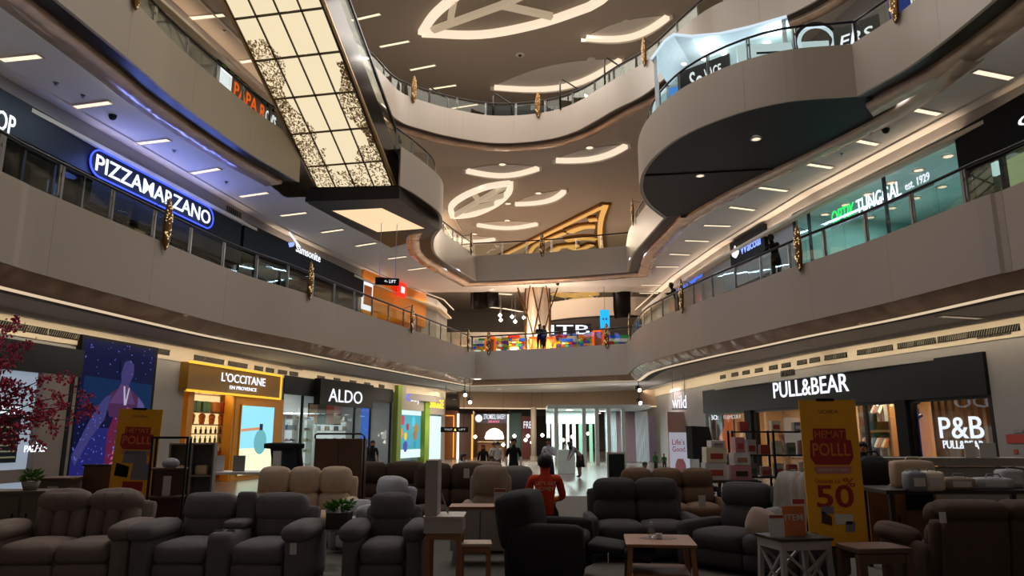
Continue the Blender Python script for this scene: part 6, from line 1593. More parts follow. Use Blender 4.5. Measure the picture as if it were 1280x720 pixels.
# black recliner seen from its side with the footrest out
t = thing('recliner_armchair', 'black recliner armchair turned away with its footrest raised', 'armchair', G(684, 8.3), 1.32)
mt = 'fab_black'
g = MB(); g.rbox(-.40, .40, -.38, .40, .06, .42, .06, 5); mk('base', g, mt, t, True)
for s in (-1, 1):
    g = MB(); g.rbox(min(s * .28, s * .44), max(s * .28, s * .44), -.46, .36, .10, .62, .07, 5, .01); mk('arm_panel', g, mt, t, True)
Rb = Matrix.Translation((0, .24, .36)) @ Matrix.Rotation(-.16, 4, 'X')
g = MB(); g.rbox(-.40, .40, -.20, .2, 0, .56, .09, 6, .03, Rb); mk('back_cushion', g, mt, t, True)
g = MB(); g.rbox(-.28, .28, -.44, .2, .36, .52, .06, 6, .02); mk('seat_cushion', g, mt, t, True)
Rf = Matrix.Translation((0, -.46, .42)) @ Matrix.Rotation(.12, 4, 'X')
g = MB(); g.rbox(-.27, .27, -.40, -.02, -.06, .03, .04, 5, .01, Rf); mk('footrest', g, mt, t, True)
g = MB(); g.rbox(-.27, .27, -.70, -.40, -.09, .02, .04, 5, .01, Rf); mk('footrest_end', g, mt, t, True)
for s in (-1, 1): g = MB(); g.bar((s * .2, -.3, .22), (s * .2, -.78, .36), .03); mk('link_arm', g, 'black_metal', t)
g = MB(); g.lathe([(.3, 0), (.3, .06)], n=16); mk('swivel_foot', g, 'black_metal', t); hang_tag(t, -.3, -.70, .30, .06)
# dark grey corner sofa turned left, with throw and cushions
t = sofa('dark charcoal sofa turned to the left carrying a grey throw', G(950, 8.7), -.85, 2, 'fab_dgrey', arm=.2, sw=.66, btop=.98, style='tall', armpad=False)
g = MB(); n = 12
prof = [(-.02, .42), (.06, .62), (.12, .8), (.16, .98), (.28, 1.09), (.44, 1.08), (.52, .9), (.56, .6)]
vs = []; fs = []
for i, (y, z) in enumerate(prof):
    for k in range(n + 1):
        vs.append((.12 + .42 * k / n, y + .0 + .015 * math.sin(k * 2.1 + i), z + .012 * math.cos(k * 1.7 + i * .8)))
for i in range(len(prof) - 1):
    for k in range(n): fs.append((i * (n + 1) + k, i * (n + 1) + k + 1, (i + 1) * (n + 1) + k + 1, (i + 1) * (n + 1) + k))
m0 = len(vs); vs += [(x, y + .02, z + .02) for x, y, z in vs]; fs += [tuple(i + m0 for i in f)[::-1] for f in fs]
g.add(vs, fs); fabric('throw_grey', '#8c8984'); o = mk('throw_blanket', g, 'throw_grey', None, True, loc=t.location, rotz=-.85); tag(o, 'grey knitted throw draped over the charcoal sofa back', 'blanket')
o.location.z = .01
for i, (px, D, c_, lb) in enumerate(((952, 8.25, '#a8948a', 'blush'), (966, 8.3, '#8f8b90', 'pale grey'))):
    q = G(px, D); g = MB(); g.rbox(-.14, .14, -.04, .04, -.14, .14, .038, 6, .02); o = mk('throw_pillow', g, fabric(f'pillow_{i}', c_), None, True, loc=(q.x, D, .60), rotz=-.4); o.rotation_euler = (-.35, .55 * (1 - 2 * i) * .6, -.5); tag(o, f'{lb} square cushion on the charcoal sofa with the throw', 'cushion')
# brown sofa at the right edge
t = sofa('wide brown sofa seen from behind at the right picture edge', G(1258, 7.55), PI - .02, 3, 'fab_sofa_right', arm=.14, sw=.62, btop=.92, style='tall', rear=True)
hang_tag(t, .96, .66, .80, .06)
# ---- coffee table, stool, vanity, side table, cabinet
def legs4(t, hx, hy, h, w_, mt, splay=0.0, taper=1.0, name='leg'):
    for sx in (-1, 1):
        for sy in (-1, 1):
            g = MB(); a_ = Vector((sx * (hx + splay), sy * (hy + splay), 0)); b_ = Vector((sx * hx, sy * hy, h)); g.bar(a_, b_, w_); mk(name, g, mt, t)
t = thing('coffee_table', 'small oak coffee table with lower shelf and oval inlay', 'table', G(823, 8.05), -.12)
g = MB(); g.rbox(-.36, .36, -.40, .40, .42, .46, .015, 3); mk('table_top', g, 'wood_oak', t); legs4(t, .31, .34, .42, .05, 'wood_oak', .03)
g = MB(); g.box(-.29, .29, -.32, .32, .13, .155); mk('lower_shelf', g, 'wood_oak', t)
g = MB(); g.lathe([(.2, .0), (.2, .003)], n=20, mat=Matrix.Translation((0, .05, .4605)) @ Matrix.Diagonal((1, .6, 1, 1))); mk('oval_inlay', g, 'wood_brown', t)
q = G(815, 8.1); GLASS('clear_glass', (.9, .93, .93), .12)
t = thing('carafe', 'small clear glass carafe on the oak coffee table', 'carafe', (q.x, 8.12, .465), 0)
g = MB(); g.lathe([(.03, 0), (.045, .03), (.04, .07), (.018, .11), (.02, .14)], n=12); mk('body', g, 'clear_glass', t, True)
g = MB(); g.lathe([(.012, .13), (.016, .16)], n=8); mk('stopper', g, 'g_white', t)
q = G(819, 8.05); g = MB(); g.lathe([(.03, 0), (.034, .05), (.03, .05), (.026, .006)], n=12); o = mk('white_cup', g, 'g_white', loc=(q.x + .04, 8.05, .465)); tag(o, 'tiny white cup beside the carafe on the oak table', 'cup')
t = thing('wooden_stool', 'small square oak stool with pale top by the vanity', 'stool', G(594, 7.75), .05)
g = MB(); g.rbox(-.17, .17, -.15, .15, .44, .475, .012, 3); mk('seat', g, M('pale_top', '#b09882', .6), t); g = MB(); g.box(-.15, .15, -.13, .13, .38, .44); mk('apron', g, 'wood_oak', t); legs4(t, .135, .115, .40, .045, 'wood_oak')
t = thing('vanity_desk', 'narrow white vanity desk with tall mirror panel on oak legs', 'desk', G(556, 7.6), .0)
g = MB(); g.box(-.19, .19, -.22, .22, .60, .74); mk('drawer_box', g, 'white_paint', t); g = MB(); g.box(-.20, .20, -.24, .23, .74, .76); mk('table_top', g, M('vanity_top', '#b8aca2', .5), t)
g = MB(); g.box(-.17, .17, -.2, .2, .54, .60); mk('apron', g, 'wood_oak', t); legs4(t, .155, .18, .56, .05, 'wood_oak')
g = MB(); g.rbox(-.19, -.06, -.20, .18, .76, 1.30, .01, 2); mk('mirror_panel', g, 'white_paint', t)
g = MB(); g.bar((-.05, .0, .98), (.03, .0, .765), .015); mk('strut', g, 'steel', t)
t = thing('small_cabinet', 'white sideboard with oak top and short splayed legs', 'cabinet', G(601, 9.3), .0)
g = MB(); g.box(-.36, .36, -.2, .2, .18, .66); mk('body', g, 'white_paint', t); g = MB(); g.box(-.38, .38, -.22, .22, .66, .69); mk('top', g, 'wood_oak', t); legs4(t, .30, .15, .18, .04, 'white_paint', .03)
g = MB(); g.box(-.004, .004, -.205, -.2, .2, .64); mk('door_gap', g, 'seam', t)
q = G(625, 9.2); g = MB(); g.prism([(-.075, 0), (.075, 0), (.075, .2), (-.075, .2)], -.004, .004); t = thing('price_card', 'white card with red top on the white sideboard', 'card', (q.x, 9.2, .695), 0); mk('card', g, 'white_paper', t); g = MB(); g.box(-.07, .07, -.006, -.004, .16, .195); mk('header', g, 'g_red', t)
t = thing('side_table', 'white side table with crossed sides and dark top, front right', 'table', G(992, 7.35), .2)
g = MB(); g.rbox(-.28, .28, -.24, .24, .56, .59, .008, 2); mk('table_top', g, 'wood_dark', t); g = MB(); g.box(-.26, .26, -.22, .22, .48, .56); mk('apron', g, 'white_paint', t); legs4(t, .235, .195, .50, .045, 'white_paint', .02)
for y in (-.2, .2):
    for s in (-1, 1): g = MB(); g.bar((-s * .23, y, .08), (s * .23, y, .47), .025); mk('cross_bar', g, 'white_paint', t)
for x in (-.24, .24):
    for s in (-1, 1): g = MB(); g.bar((x, -s * .19, .08), (x, s * .19, .47), .025); mk('cross_bar', g, 'white_paint', t)
def card(label, px, D, z, w_, h, mt, head=None, txt=None, rz=0.0, name='sign_card'):
    q = G(px, D, z); t = thing(name, label, 'sign', (q.x, D, z), rz)
    g = MB(); g.box(-w_ / 2, w_ / 2, 0, .008, 0, h); mk('sheet', g, mt, t)
    g = MB(); g.box(-w_ / 2, w_ / 2, 0, .09, 0, .008); mk('foot', g, 'clear_glass', t)
    if head: g = MB(); g.box(-w_ / 2 + .005, w_ / 2 - .005, -.003, 0, h * .84, h - .006); mk('header', g, head, t)
    if txt: letters(txt, (-w_ * .4, w_ * .4, h * .52, h * .72), 0, 'white_paper', t, .003, .01)
    return t
M('card_orange', '#c2683c', .6)
card('orange acrylic sign card with white letters on the side table', 994, 7.25, .592, .22, .28, 'card_orange', 'g_orange', 'ITEM', .1)
card('white acrylic price card in front left of the orange card', 972, 7.15, .592, .15, .21, 'white_paper', 'g_red', None, .12)
card('white price card half hidden behind the orange card', 1001, 7.48, .592, .13, .33, 'white_paper', 'g_red', None, .0)
# ---- leaning yellow banners
M('banner_yellow', '#f0aa12', .55, var=.05); M('print_red', '#a01c1c', .6); M('print_brown', '#4a2a12', .6); M('print_orange', '#e07a30', .6); M('print_pink', '#c87878', .6); M('print_white', '#d8d0c8', .6); M('print_grey', '#7c7880', .6)
def banner(label, corners, D, lower_text, sofa_print):
    # corners: picture points top-left, top-right, bottom-right, bottom-left
    tl2, tr2, br2, bl2 = [PD(x, y, D) for x, y in corners]
    h = ((tl2 + tr2) / 2 - (bl2 + br2) / 2).length; w_ = ((tr2 - tl2).length + (br2 - bl2).length) / 2
    c = (bl2 + br2) / 2; up = ((tl2 + tr2) / 2 - c); tilt = math.atan2(up.x, up.z)
    t = thing('standing_banner', label, 'banner', (c.x, D, 0), 0); t.rotation_euler = (0, 0, 0)
    ct = bpy.data.objects.new
    mt_ = Matrix.Translation((0, 0, c.z)) @ Matrix.Rotation(tilt, 4, 'Y')
    def part(nm, mb, m_, par=None):
        mb.v = [tuple(mt_ @ Vector(v)) for v in mb.v]; return mk(nm, mb, m_, par or t)
    sheet = part('sheet', MB().box(-w_ / 2, w_ / 2, 0, .015, 0, h), 'banner_yellow')
    def txt(s, x0, x1, z0, z1, m_, bold=.01, lay=0, nm='print_letters'):
        o = letters(s, (x0 * w_, x1 * w_, z0 * h, z1 * h), -.001 - lay * .002, m_, sheet, .002, bold, joined=True, name=nm)
        for v in o.data.vertices: v.co = mt_ @ v.co
        o['kind'] = 'stuff'
        return o
    def shape(pts, m_, lay, nm):
        return part(nm, MB().prism([(x * w_, z * h) for x, z in pts], -.003 - lay * .002, -.001 - lay * .002), m_, sheet)
    txt('UCHIDA', -.16, .18, .905, .93, 'print_brown', .0)
    shape([(-.30, .72), (.28, .72), (.28, .80), (-.30, .80)], 'print_red', 0, 'print_plate'); txt('HEMAT', -.27, .25, .735, .785, 'print_orange', .01, 1)
    shape([(-.38, .60), (-.30, .55), (.30, .55), (.38, .60), (.36, .72), (-.36, .72)], 'print_red', 0, 'print_plate'); txt('POLLL', -.33, .33, .61, .70, 'print_orange', .03, 1)
    shape([(-.30, .49), (.30, .49), (.34, .54), (-.34, .54)], 'print_pink', 0, 'print_plate'); txt('DISKON UNTUK SEMUA', -.27, .27, .505, .525, 'print_white', .0, 1)
    if lower_text:
        txt('Discount s.d', -.33, .10, .425, .455, 'print_red', .0); txt('50', -.33, .32, .26, .415, 'print_red', .05); txt('%', .15, .36, .40, .46, 'print_red', .0, 1)
    for (pp_, m_) in sofa_print: shape(pp_, m_, 1, 'print_shape')
    part('clip', MB().rbox(-.12, .08, -.01, .03, h - .015, h + .02, .008, 2), 'black_matt')
    part('clip', MB().rbox(-.1, .1, -.01, .03, -.015, .012, .008, 2), 'black_matt')
    g = MB(); g.tube([(0, .05, .01), (0, .05, c.z + h * .75)], .014, 6); mk('pole', g, 'black_metal', t)
    for a_ in (-.32, .32): g = MB(); g.tube([(0, .05, .10), (a_, -.12 if a_ < 0 else .2, .01)], .012, 6); mk('leg', g, 'black_metal', t)
    return t
banner('tall yellow sale banner leaning on a stand, front right', ((999, 501), (1068, 499), (1087, 684), (1013, 684)), 7.9, True,
       [([(-.28, .22), (-.05, .22), (-.05, .27), (-.25, .27)], 'print_grey'), ([(-.05, .15), (.25, .15), (.27, .215), (-.05, .22)], 'print_white'), ([(-.28, .16), (-.1, .14), (-.1, .2), (-.26, .24)], 'print_brown'), ([(.12, .10), (.28, .10), (.30, .17), (.14, .17)], 'print_grey')])
banner('smaller yellow sale banner behind the taupe sofa, left', ((149, 512), (204, 511), (190, 625), (134, 625)), 10.2, False,
       [([(-.28, .40), (.28, .40), (.24, .54), (-.24, .54)], 'print_grey'), ([(-.42, .26), (-.12, .24), (-.10, .36), (-.40, .40)], 'black_matt'), ([(-.05, .22), (.35, .22), (.33, .40), (-.02, .40)], 'print_grey'), ([(-.2, .1), (.25, .1), (.25, .2), (-.2, .2)], 'print_red')])
# ---- left side pieces
t = thing('sideboard', 'low taupe sideboard behind the left sofa arm', 'sideboard', G(34, 9.6), .15)
g = MB(); g.box(-.45, .45, -.2, .22, .10, .82); mk('body', g, M('cab_taupe', '#65584c', .6), t); g = MB(); g.box(-.47, .47, -.22, .24, .82, .85); mk('top', g, 'cab_taupe', t)
for x in (-.22, .22):
    g = MB(); g.box(x - .2, x + .2, -.215, -.2, .14, .78); d = mk('door', g, 'cab_taupe', t); g = MB(); g.box(x + .14 * (1 if x < 0 else -1) - .008, x + .14 * (1 if x < 0 else -1) + .008, -.235, -.215, .4, .58); mk('handle', g, 'black_metal', d)
legs4(t, .38, .15, .1, .05, 'wood_dark')
fabric('leaf_green', '#54802c', .6); M('pot_white', '#8c857e', .5)
LEAF = MB(); LEAF.add([(0, 0, 0), (.03, .05, .012), (0, .13, .0), (-.03, .05, .012), (0, .05, -.01)], [(0, 1, 4), (1, 2, 4), (2, 3, 4), (3, 0, 4)]); LEAFM = LEAF.mesh('leaf', 'leaf_green')
def plant(label, loc, n, spread, h, potdim, potmat='pot_white', s=1.0, name='potted_plant'):
    t = thing(name, label, 'plant', loc, 0)
    if potdim[3] == 'round': g = MB(); r_ = potdim[0]; g.lathe([(r_ * .7, 0), (r_, potdim[2]), (r_ * .9, potdim[2]), (r_ * .85, potdim[2] - .03)], n=14); mk('pot', g, potmat, t, True)
    else: g = MB(); g.box(-potdim[0], potdim[0], -potdim[1], potdim[1], 0, potdim[2]); mk('pot', g, potmat, t)
    rr = random.Random(n)
    for k in range(n):
        a = rr.uniform(0, 2 * PI); el = rr.uniform(-.2, 1.0); r_ = spread * rr.uniform(.2, 1)
        o = link('leaf', LEAFM, t, loc=(r_ * math.cos(a) * .7, r_ * math.sin(a) * .5, potdim[2] + h * rr.uniform(.05, 1)))
        o.rotation_euler = (el, rr.uniform(-.4, .4), a - PI / 2); o.scale = (s * rr.uniform(.45, .8),) * 3
    return t
q = G(36, 9.6); plant('small green plant in a pale pot on the left sideboard', (q.x, 9.55, .852), 110, .16, .12, (.11, .11, .11, 'round'), s=.9)
q = G(8, 9.2); g = MB(); g.box(-.3, .3, -.25, .25, 0, .92); g2 = MB(); t = thing('low_cabinet', 'dark brown cabinet block at the left picture edge', 'cabinet', (q.x - .25, 10.5, 0), .1); mk('body', g, 'cab_taupe', t); g = MB(); g.box(-.33, .33, -.28, .28, .92, .96); mk('top', g, 'wood_brown', t); g = MB(); g.box(.02, .16, -.262, -.25, .6, .85); mk('price_card', g, 'white_paper', t)
t = thing('headboard', 'brown headboard panel behind the taupe sofa', 'headboard', G(120, 10.6), .0)
g = MB(); g.box(-.24, .24, 0, .04, 0, 1.10); mk('board', g, 'wood_brown', t); g = MB(); g.box(-.26, .26, -.01, .05, 1.10, 1.13); mk('cap', g, 'wood_dark', t)
for i, (px, D) in enumerate(((205, 9.0),)):
    t = thing('metal_shelf', 'black metal frame shelf rack left of the console sofa', 'shelf', G(206, 9.3), .3)
    for x in (-.2, .2):
        for y in (-.16, .16): g = MB(); g.box(x - .014, x + .014, y - .014, y + .014, 0, 1.52); mk('post', g, 'black_metal', t)
    for z in (.35, .78, 1.12): g = MB(); g.box(-.2, .2, -.16, .16, z, z + .022); mk('shelf_board', g, 'wood_brown', t)
    g = MB()
    for a_, b_ in (((-.2, -.16), (.2, -.16)), ((.2, -.16), (.2, .16)), ((.2, .16), (-.2, .16)), ((-.2, .16), (-.2, -.16))): g.bar((*a_, 1.51), (*b_, 1.51), .026)
    mk('top_frame', g, 'black_metal', t); g = MB(); g.box(-.19, .19, .15, .16, .36, 1.12); mk('back_panel', g, 'wood_brown', t)
q = G(207, 9.25); card('white price card standing in the black shelf rack', 207, 9.2, .805, .09, .24, 'white_paper', None, None, .2)
g = MB(); g.rbox(-.09, .09, -.06, .06, 0, .1, .04, 4, .02); o = mk('folded_towel', g, 'fab_white', None, True, loc=(G(206, 9.28).x, 9.3, 1.143)); tag(o, 'small folded white towel on the upper board of the black rack', 'towel')
t = thing('cube_shelf', 'pale grey cube bookcase behind the black rack', 'bookcase', G(236, 11.0), .25)
for x in (-.3, 0, .3): g = MB(); g.box(x - .012, x + .012, -.15, .15, 0, 1.42); mk('upright', g, M('shelf_grey', '#7d7776', .6), t)
for z in (.02, .48, .94, 1.40): g = MB(); g.box(-.3, .3, -.15, .15, z, z + .024); mk('shelf_board', g, 'shelf_grey', t)
g = MB(); g.box(-.3, .3, .14, .15, .02, 1.4); mk('back_panel', g, 'shelf_grey', t)
q = G(228, 10.95); 
for i, (x, z, w_, mt) in enumerate(((-.15, .965, .16, 'g_white'), (.14, .965, .18, 'g_cream'), (-.14, .505, .14, 'g_grey'))):
    g = MB(); g.rbox(-w_ / 2, w_ / 2, -.05, .05, 0, .14, .02, 3); o = mk('storage_box', g, mt, loc=(G(236, 11.0).x + x, 10.98 + x * .25, z)); tag(o, f'small {["white", "cream", "grey"][i]} box in the pale cube bookcase', 'box')
# white trestle table with cards, treadmill
t = thing('white_table', 'long white table in front of the yellow shop', 'table', G(270, 12.5), .0)
g = MB(); g.box(-.9, .9, -.3, .3, .90, .94); mk('table_top', g, 'g_white', t); legs4(t, .8, .24, .9, .04, 'steel')
for i, (px, mt) in enumerate(((272, 'white_paper'), (298, 'g_grey'))): card(f'pale card standing on the white table, {["left", "right"][i]} one', px, 12.4, .942, .20, .26, mt)
t = thing('treadmill', 'black treadmill with slanted upright before the shoe shop', 'treadmill', G(338, 13.5), -.5)
g = MB(); g.box(-.35, .35, -.7, .7, .06, .20); mk('deck', g, 'black_matt', t)
for s in (-1, 1): g = MB(); g.bar((s * .33, .55, .15), (s * .33, .30, 1.32), .07); mk('upright', g, 'black_metal', t)
g = MB(); g.rbox(-.40, .40, .12, .40, 1.28, 1.40, .04, 3); mk('console', g, 'black_matt', t)
g = MB(); g.box(-.3, .3, .30, .34, .75, 1.28); mk('front_panel', g, M('navy', '#20283c', .5), t)
g = MB(); g.box(-.1, .1, .1, .115, .95, 1.25); mk('info_card', g, 'white_paper', t)
t = thing('wardrobe', 'brown two-door wardrobe panel with black rail on top', 'wardrobe', G(420, 12.2), .0)
for k in (-1, 1): g = MB(); g.box(min(0, k * .40) + .006, max(0, k * .40) - .006, 0, .4, .06, 1.48); mk('door', g, 'wood_brown', t)
g = MB(); g.tube([(-.40, .02, 1.48), (-.40, .02, 1.54), (-.36, .02, 1.56), (.36, .02, 1.56), (.42, .02, 1.52), (.42, .02, .0)], .016, 6); mk('rail', g, 'black_metal', t)
g = MB(); g.box(-.40, .40, .02, .38, 0, .06); mk('plinth', g, 'wood_dark', t)
# plant box on a thin-framed table
t = thing('frame_table', 'low glass table with thin black frame between the front recliners', 'table', G(418, 8.3), .0)
g = MB(); g.box(-.17, .17, -.22, .22, .52, .535); mk('glass_top', g, 'clear_glass', t); g = MB(); g.box(-.17, .17, -.22, .22, .12, .135); mk('lower_top', g, 'clear_glass', t); legs4(t, .165, .215, .53, .018, 'black_metal')
q = G(420, 8.3); plant('leafy green plant in a dark square box on the glass table', (q.x + .03, 8.3, .537), 150, .2, .10, (.12, .12, .17, 'box'), 'wood_dark', .9)
# ---- right side pieces
t = thing('oak_sideboard', 'oak sideboard with open niche behind the yellow banner', 'sideboard', G(1122, 9.6), -.05)
g = MB(); g.box(-.42, .42, -.18, .22, .06, .88); mk('body', g, 'wood_oak', t); g = MB(); g.box(-.44, .44, -.2, .24, .88, .91); mk('top', g, 'wood_oak', t)
g = MB(); g.box(-.40, -.02, -.195, -.18, .10, .85); d = mk('door', g, 'wood_oak', t); g = MB(); g.box(-.08, -.06, -.21, -.195, .4, .55); mk('handle', g, 'black_metal', d)
g = MB(); g.box(.04, .38, -.19, -.18, .62, .82); mk('niche', g, 'black_matt', t); g = MB(); g.box(.02, .40, -.195, -.18, .10, .58); mk('drawer', g, 'wood_oak', t)  # flat black plate paints the shade inside an open niche
t = thing('oak_stool', 'square brown wooden stool at the front right', 'stool', G(1092, 6.95), .1)
g = MB(); g.rbox(-.26, .26, -.2, .2, .50, .56, .02, 3); mk('seat', g, 'wood_brown', t); legs4(t, .22, .16, .50, .07, 'wood_brown'); 
for y in (-.185, .15): g = MB(); g.box(-.22, .22, y, y + .035, .42, .50); mk('apron', g, 'wood_brown', t)
t = thing('black_bag', 'bulky black bag on top of the oak sideboard', 'bag', (G(1098, 9.6).x, 9.6, .912), 0)
g = MB(); g.rbox(-.2, .2, -.12, .12, 0, .34, .09, 6, .03); mk('body', g, 'fab_black', t, True); g = MB(); g.tube([(-.1, 0, .33), (-.06, 0, .42), (.06, 0, .42), (.1, 0, .33)], .014, 6); mk('handle', g, 'fab_black', t)
card('leaning white price card beside the black bag', 1124, 9.45, .912, .12, .16, 'white_paper', 'g_red', None, -.2)
M('white_cab', '#8f8880', .6); M('bag_grey', '#777880', .5); M('bag_tan', '#8a7868', .6)
t = thing('slat_counter', 'long pale slatted counter in front of the clothing shop', 'counter', G(1200, 11.3), -.08)
g = MB(); g.box(-1.05, 1.05, 0, .4, 0, 1.05); mk('body', g, 'white_cab', t)
for k in range(5): g = MB(); g.box(-1.06, 1.06, -.03, 0, .10 + .2 * k, .25 + .2 * k); mk('slat', g, 'white_cab', t)
g = MB(); g.box(-1.1, 1.1, -.06, .44, 1.08, 1.2); mk('top', g, 'white_cab', t)
for i, (px, w_, h, mt, D) in enumerate(((1147, .46, .30, 'fab_beige', 8.75), (1150, .20, .20, 'bag_grey', 8.25), (1170, .24, .20, 'g_cream', 8.3), (1203, .34, .13, 'bag_tan', 8.4), (1246, .42, .12, 'fab_white', 8.5), (1270, .26, .20, 'fab_white', 8.7))):
    q = G(px, D); 
    if i == 0:
        tt = thing('goods_table', 'dark low table carrying bags behind the brown sofa', 'table', (G(1205, 8.6).x, 8.72, 0), 0); g = MB(); g.box(-1.0, 1.0, -.42, .4, .90, .94); mk('table_top', g, 'wood_dark', tt); legs4(tt, .9, .32, .9, .05, 'wood_dark')
    t = thing('carrier_bag', f'{["large beige", "small grey", "cream", "flat tan", "long flat pale", "rounded pale grey"][i]} bag on the table behind the brown sofa', 'bag', (q.x, D, .942), 0, 'bags behind the brown sofa')
    g = MB(); g.rbox(-w_ / 2, w_ / 2, -.09, .09, 0, h, .025, 4, .015); mk('body', g, mt, t, True)
    g = MB(); g.box(-w_ * .3, w_ * .3, -.108, -.09, h * .25, h * .7); mk('label_patch', g, 'white_paper', t)
    g = MB(); g.tube([(-w_ * .25, -.05, h - .02), (-w_ * .15, -.05, h + .045), (w_ * .15, -.05, h + .045), (w_ * .25, -.05, h - .02)], .008, 5); mk('handle', g, 'g_grey' if i else 'g_cream', t)
for i, (px, rz) in enumerate(((1214, .3), (1236, -.3))): card(f'white easel card on the slatted counter, {["left", "right"][i]} one', px, 11.3, 1.202, .22, .22, 'white_paper', None, None, rz)
# display shelf with boxed goods behind the charcoal sofa
t = thing('metal_shelf', 'black metal rack of boxed kitchen goods before the clothing shop', 'shelf', G(968, 14.0), -.1)
for x in (-.75, 0, .75):
    for y in (-.2, .2): g = MB(); g.box(x - .02, x + .02, y - .02, y + .02, 0, 1.62); mk('post', g, 'black_metal', t)
for z in (.35, .75, 1.15, 1.58): g = MB(); g.box(-.75, .75, -.2, .2, z, z + .03); mk('shelf_board', g, 'black_metal', t)
rnd = random.Random(77); qx = G(968, 14.0).x
for li, z in enumerate((.38, .78, 1.18, 1.61)):
    for k in range(6 if li < 3 else 3):
        x = -.62 + .24 * k if li < 3 else -.5 + .5 * k
        if abs(x) < .07: x += .09
        h = rnd.uniform(.16, .28); g = MB(); g.rbox(-.085, .085, -.08, .08, 0, h, .008, 2); t2 = thing('goods_box', f'boxed kitchen item on {ORD[li]} board up of the black rack, {ORD[k]} from left', 'box', (qx + x, 14.0 - .1 * x, z + .001), 0, 'boxed goods on the black rack')
        mk('carton', g, ('white_paper', 'g_red', 'g_cream', 'g_grey', 'g_pink')[(li * 2 + k) % 5], t2); g = MB(); g.box(-.06, .06, -.083, -.08, h * .2, h * .6); mk('print', g, ('g_red', 'g_white', 'g_green', 'g_red')[(li + k) % 4], t2)
t = thing('goods_table', 'low table stacked with boxed appliances left of the black rack', 'table', G(912, 13.6), .0)
g = MB(); g.box(-.5, .5, -.3, .3, .70, .74); mk('table_top', g, 'wood_dark', t); legs4(t, .44, .24, .7, .05, 'wood_dark')
qx = G(912, 13.6).x
for i, (x, y, z, w_, h, mt) in enumerate(((-.26, 0, .741, .4, .3, 'white_paper'), (.2, 0, .741, .36, .26, 'g_pink'), (-.24, 0, 1.042, .38, .28, 'g_cream'), (.22, 0, 1.002, .3, .22, 'white_paper'), (-.2, 0, 1.323, .26, .12, 'white_paper'), (.2, 0, 1.223, .18, .28, 'g_pink'))):
    t2 = thing('goods_box', f'boxed appliance in the pile left of the black rack, {["bottom left", "bottom right", "middle left", "middle right", "top left", "top right"][i]} one', 'box', (qx + x, 13.6, z), 0, 'appliance box pile')
    g = MB(); g.rbox(-w_ / 2, w_ / 2, -.16, .16, 0, h, .01, 2); mk('carton', g, mt, t2); g = MB(); g.box(-w_ * .3, w_ * .3, -.164, -.16, h * .25, h * .6); mk('print', g, ('g_red', 'g_dark', 'g_red', 'g_tan', 'g_grey', 'g_red')[i], t2)
t = thing('loudspeaker', 'tall black cloth-covered loudspeaker on a stand', 'loudspeaker', G(877, 17.0), .1)
g = MB(); g.prism([(-.24, 1.0), (.30, 1.0), (.17, 1.72), (-.24, 1.74)], -.2, .2); mk('cover', g, 'fab_black', t); g = MB(); g.tube([(0, 0, .0), (0, 0, 1.02)], .03, 6); mk('pole', g, 'black_metal', t)
for a in (0, 2.1, 4.2): g = MB(); g.tube([(0, 0, .55), (.35 * math.cos(a), .35 * math.sin(a), .02)], .018, 6); mk('leg', g, 'black_metal', t)
t = thing('standing_mirror', 'dark standing mirror board by the glass kiosk', 'mirror', G(771, 21), .15)
g = MB(); g.box(-.27, .27, 0, .04, .05, 1.05); mk('frame', g, 'white_paint', t); g = MB(); g.box(-.23, .23, -.008, 0, .1, 1.0); mk('glass', g, M('mirror_dark', '#30383a', .1, metal=.8), t); g = MB(); g.bar((0, .04, .8), (0, .35, 0), .03); mk('strut', g, 'white_paint', t)
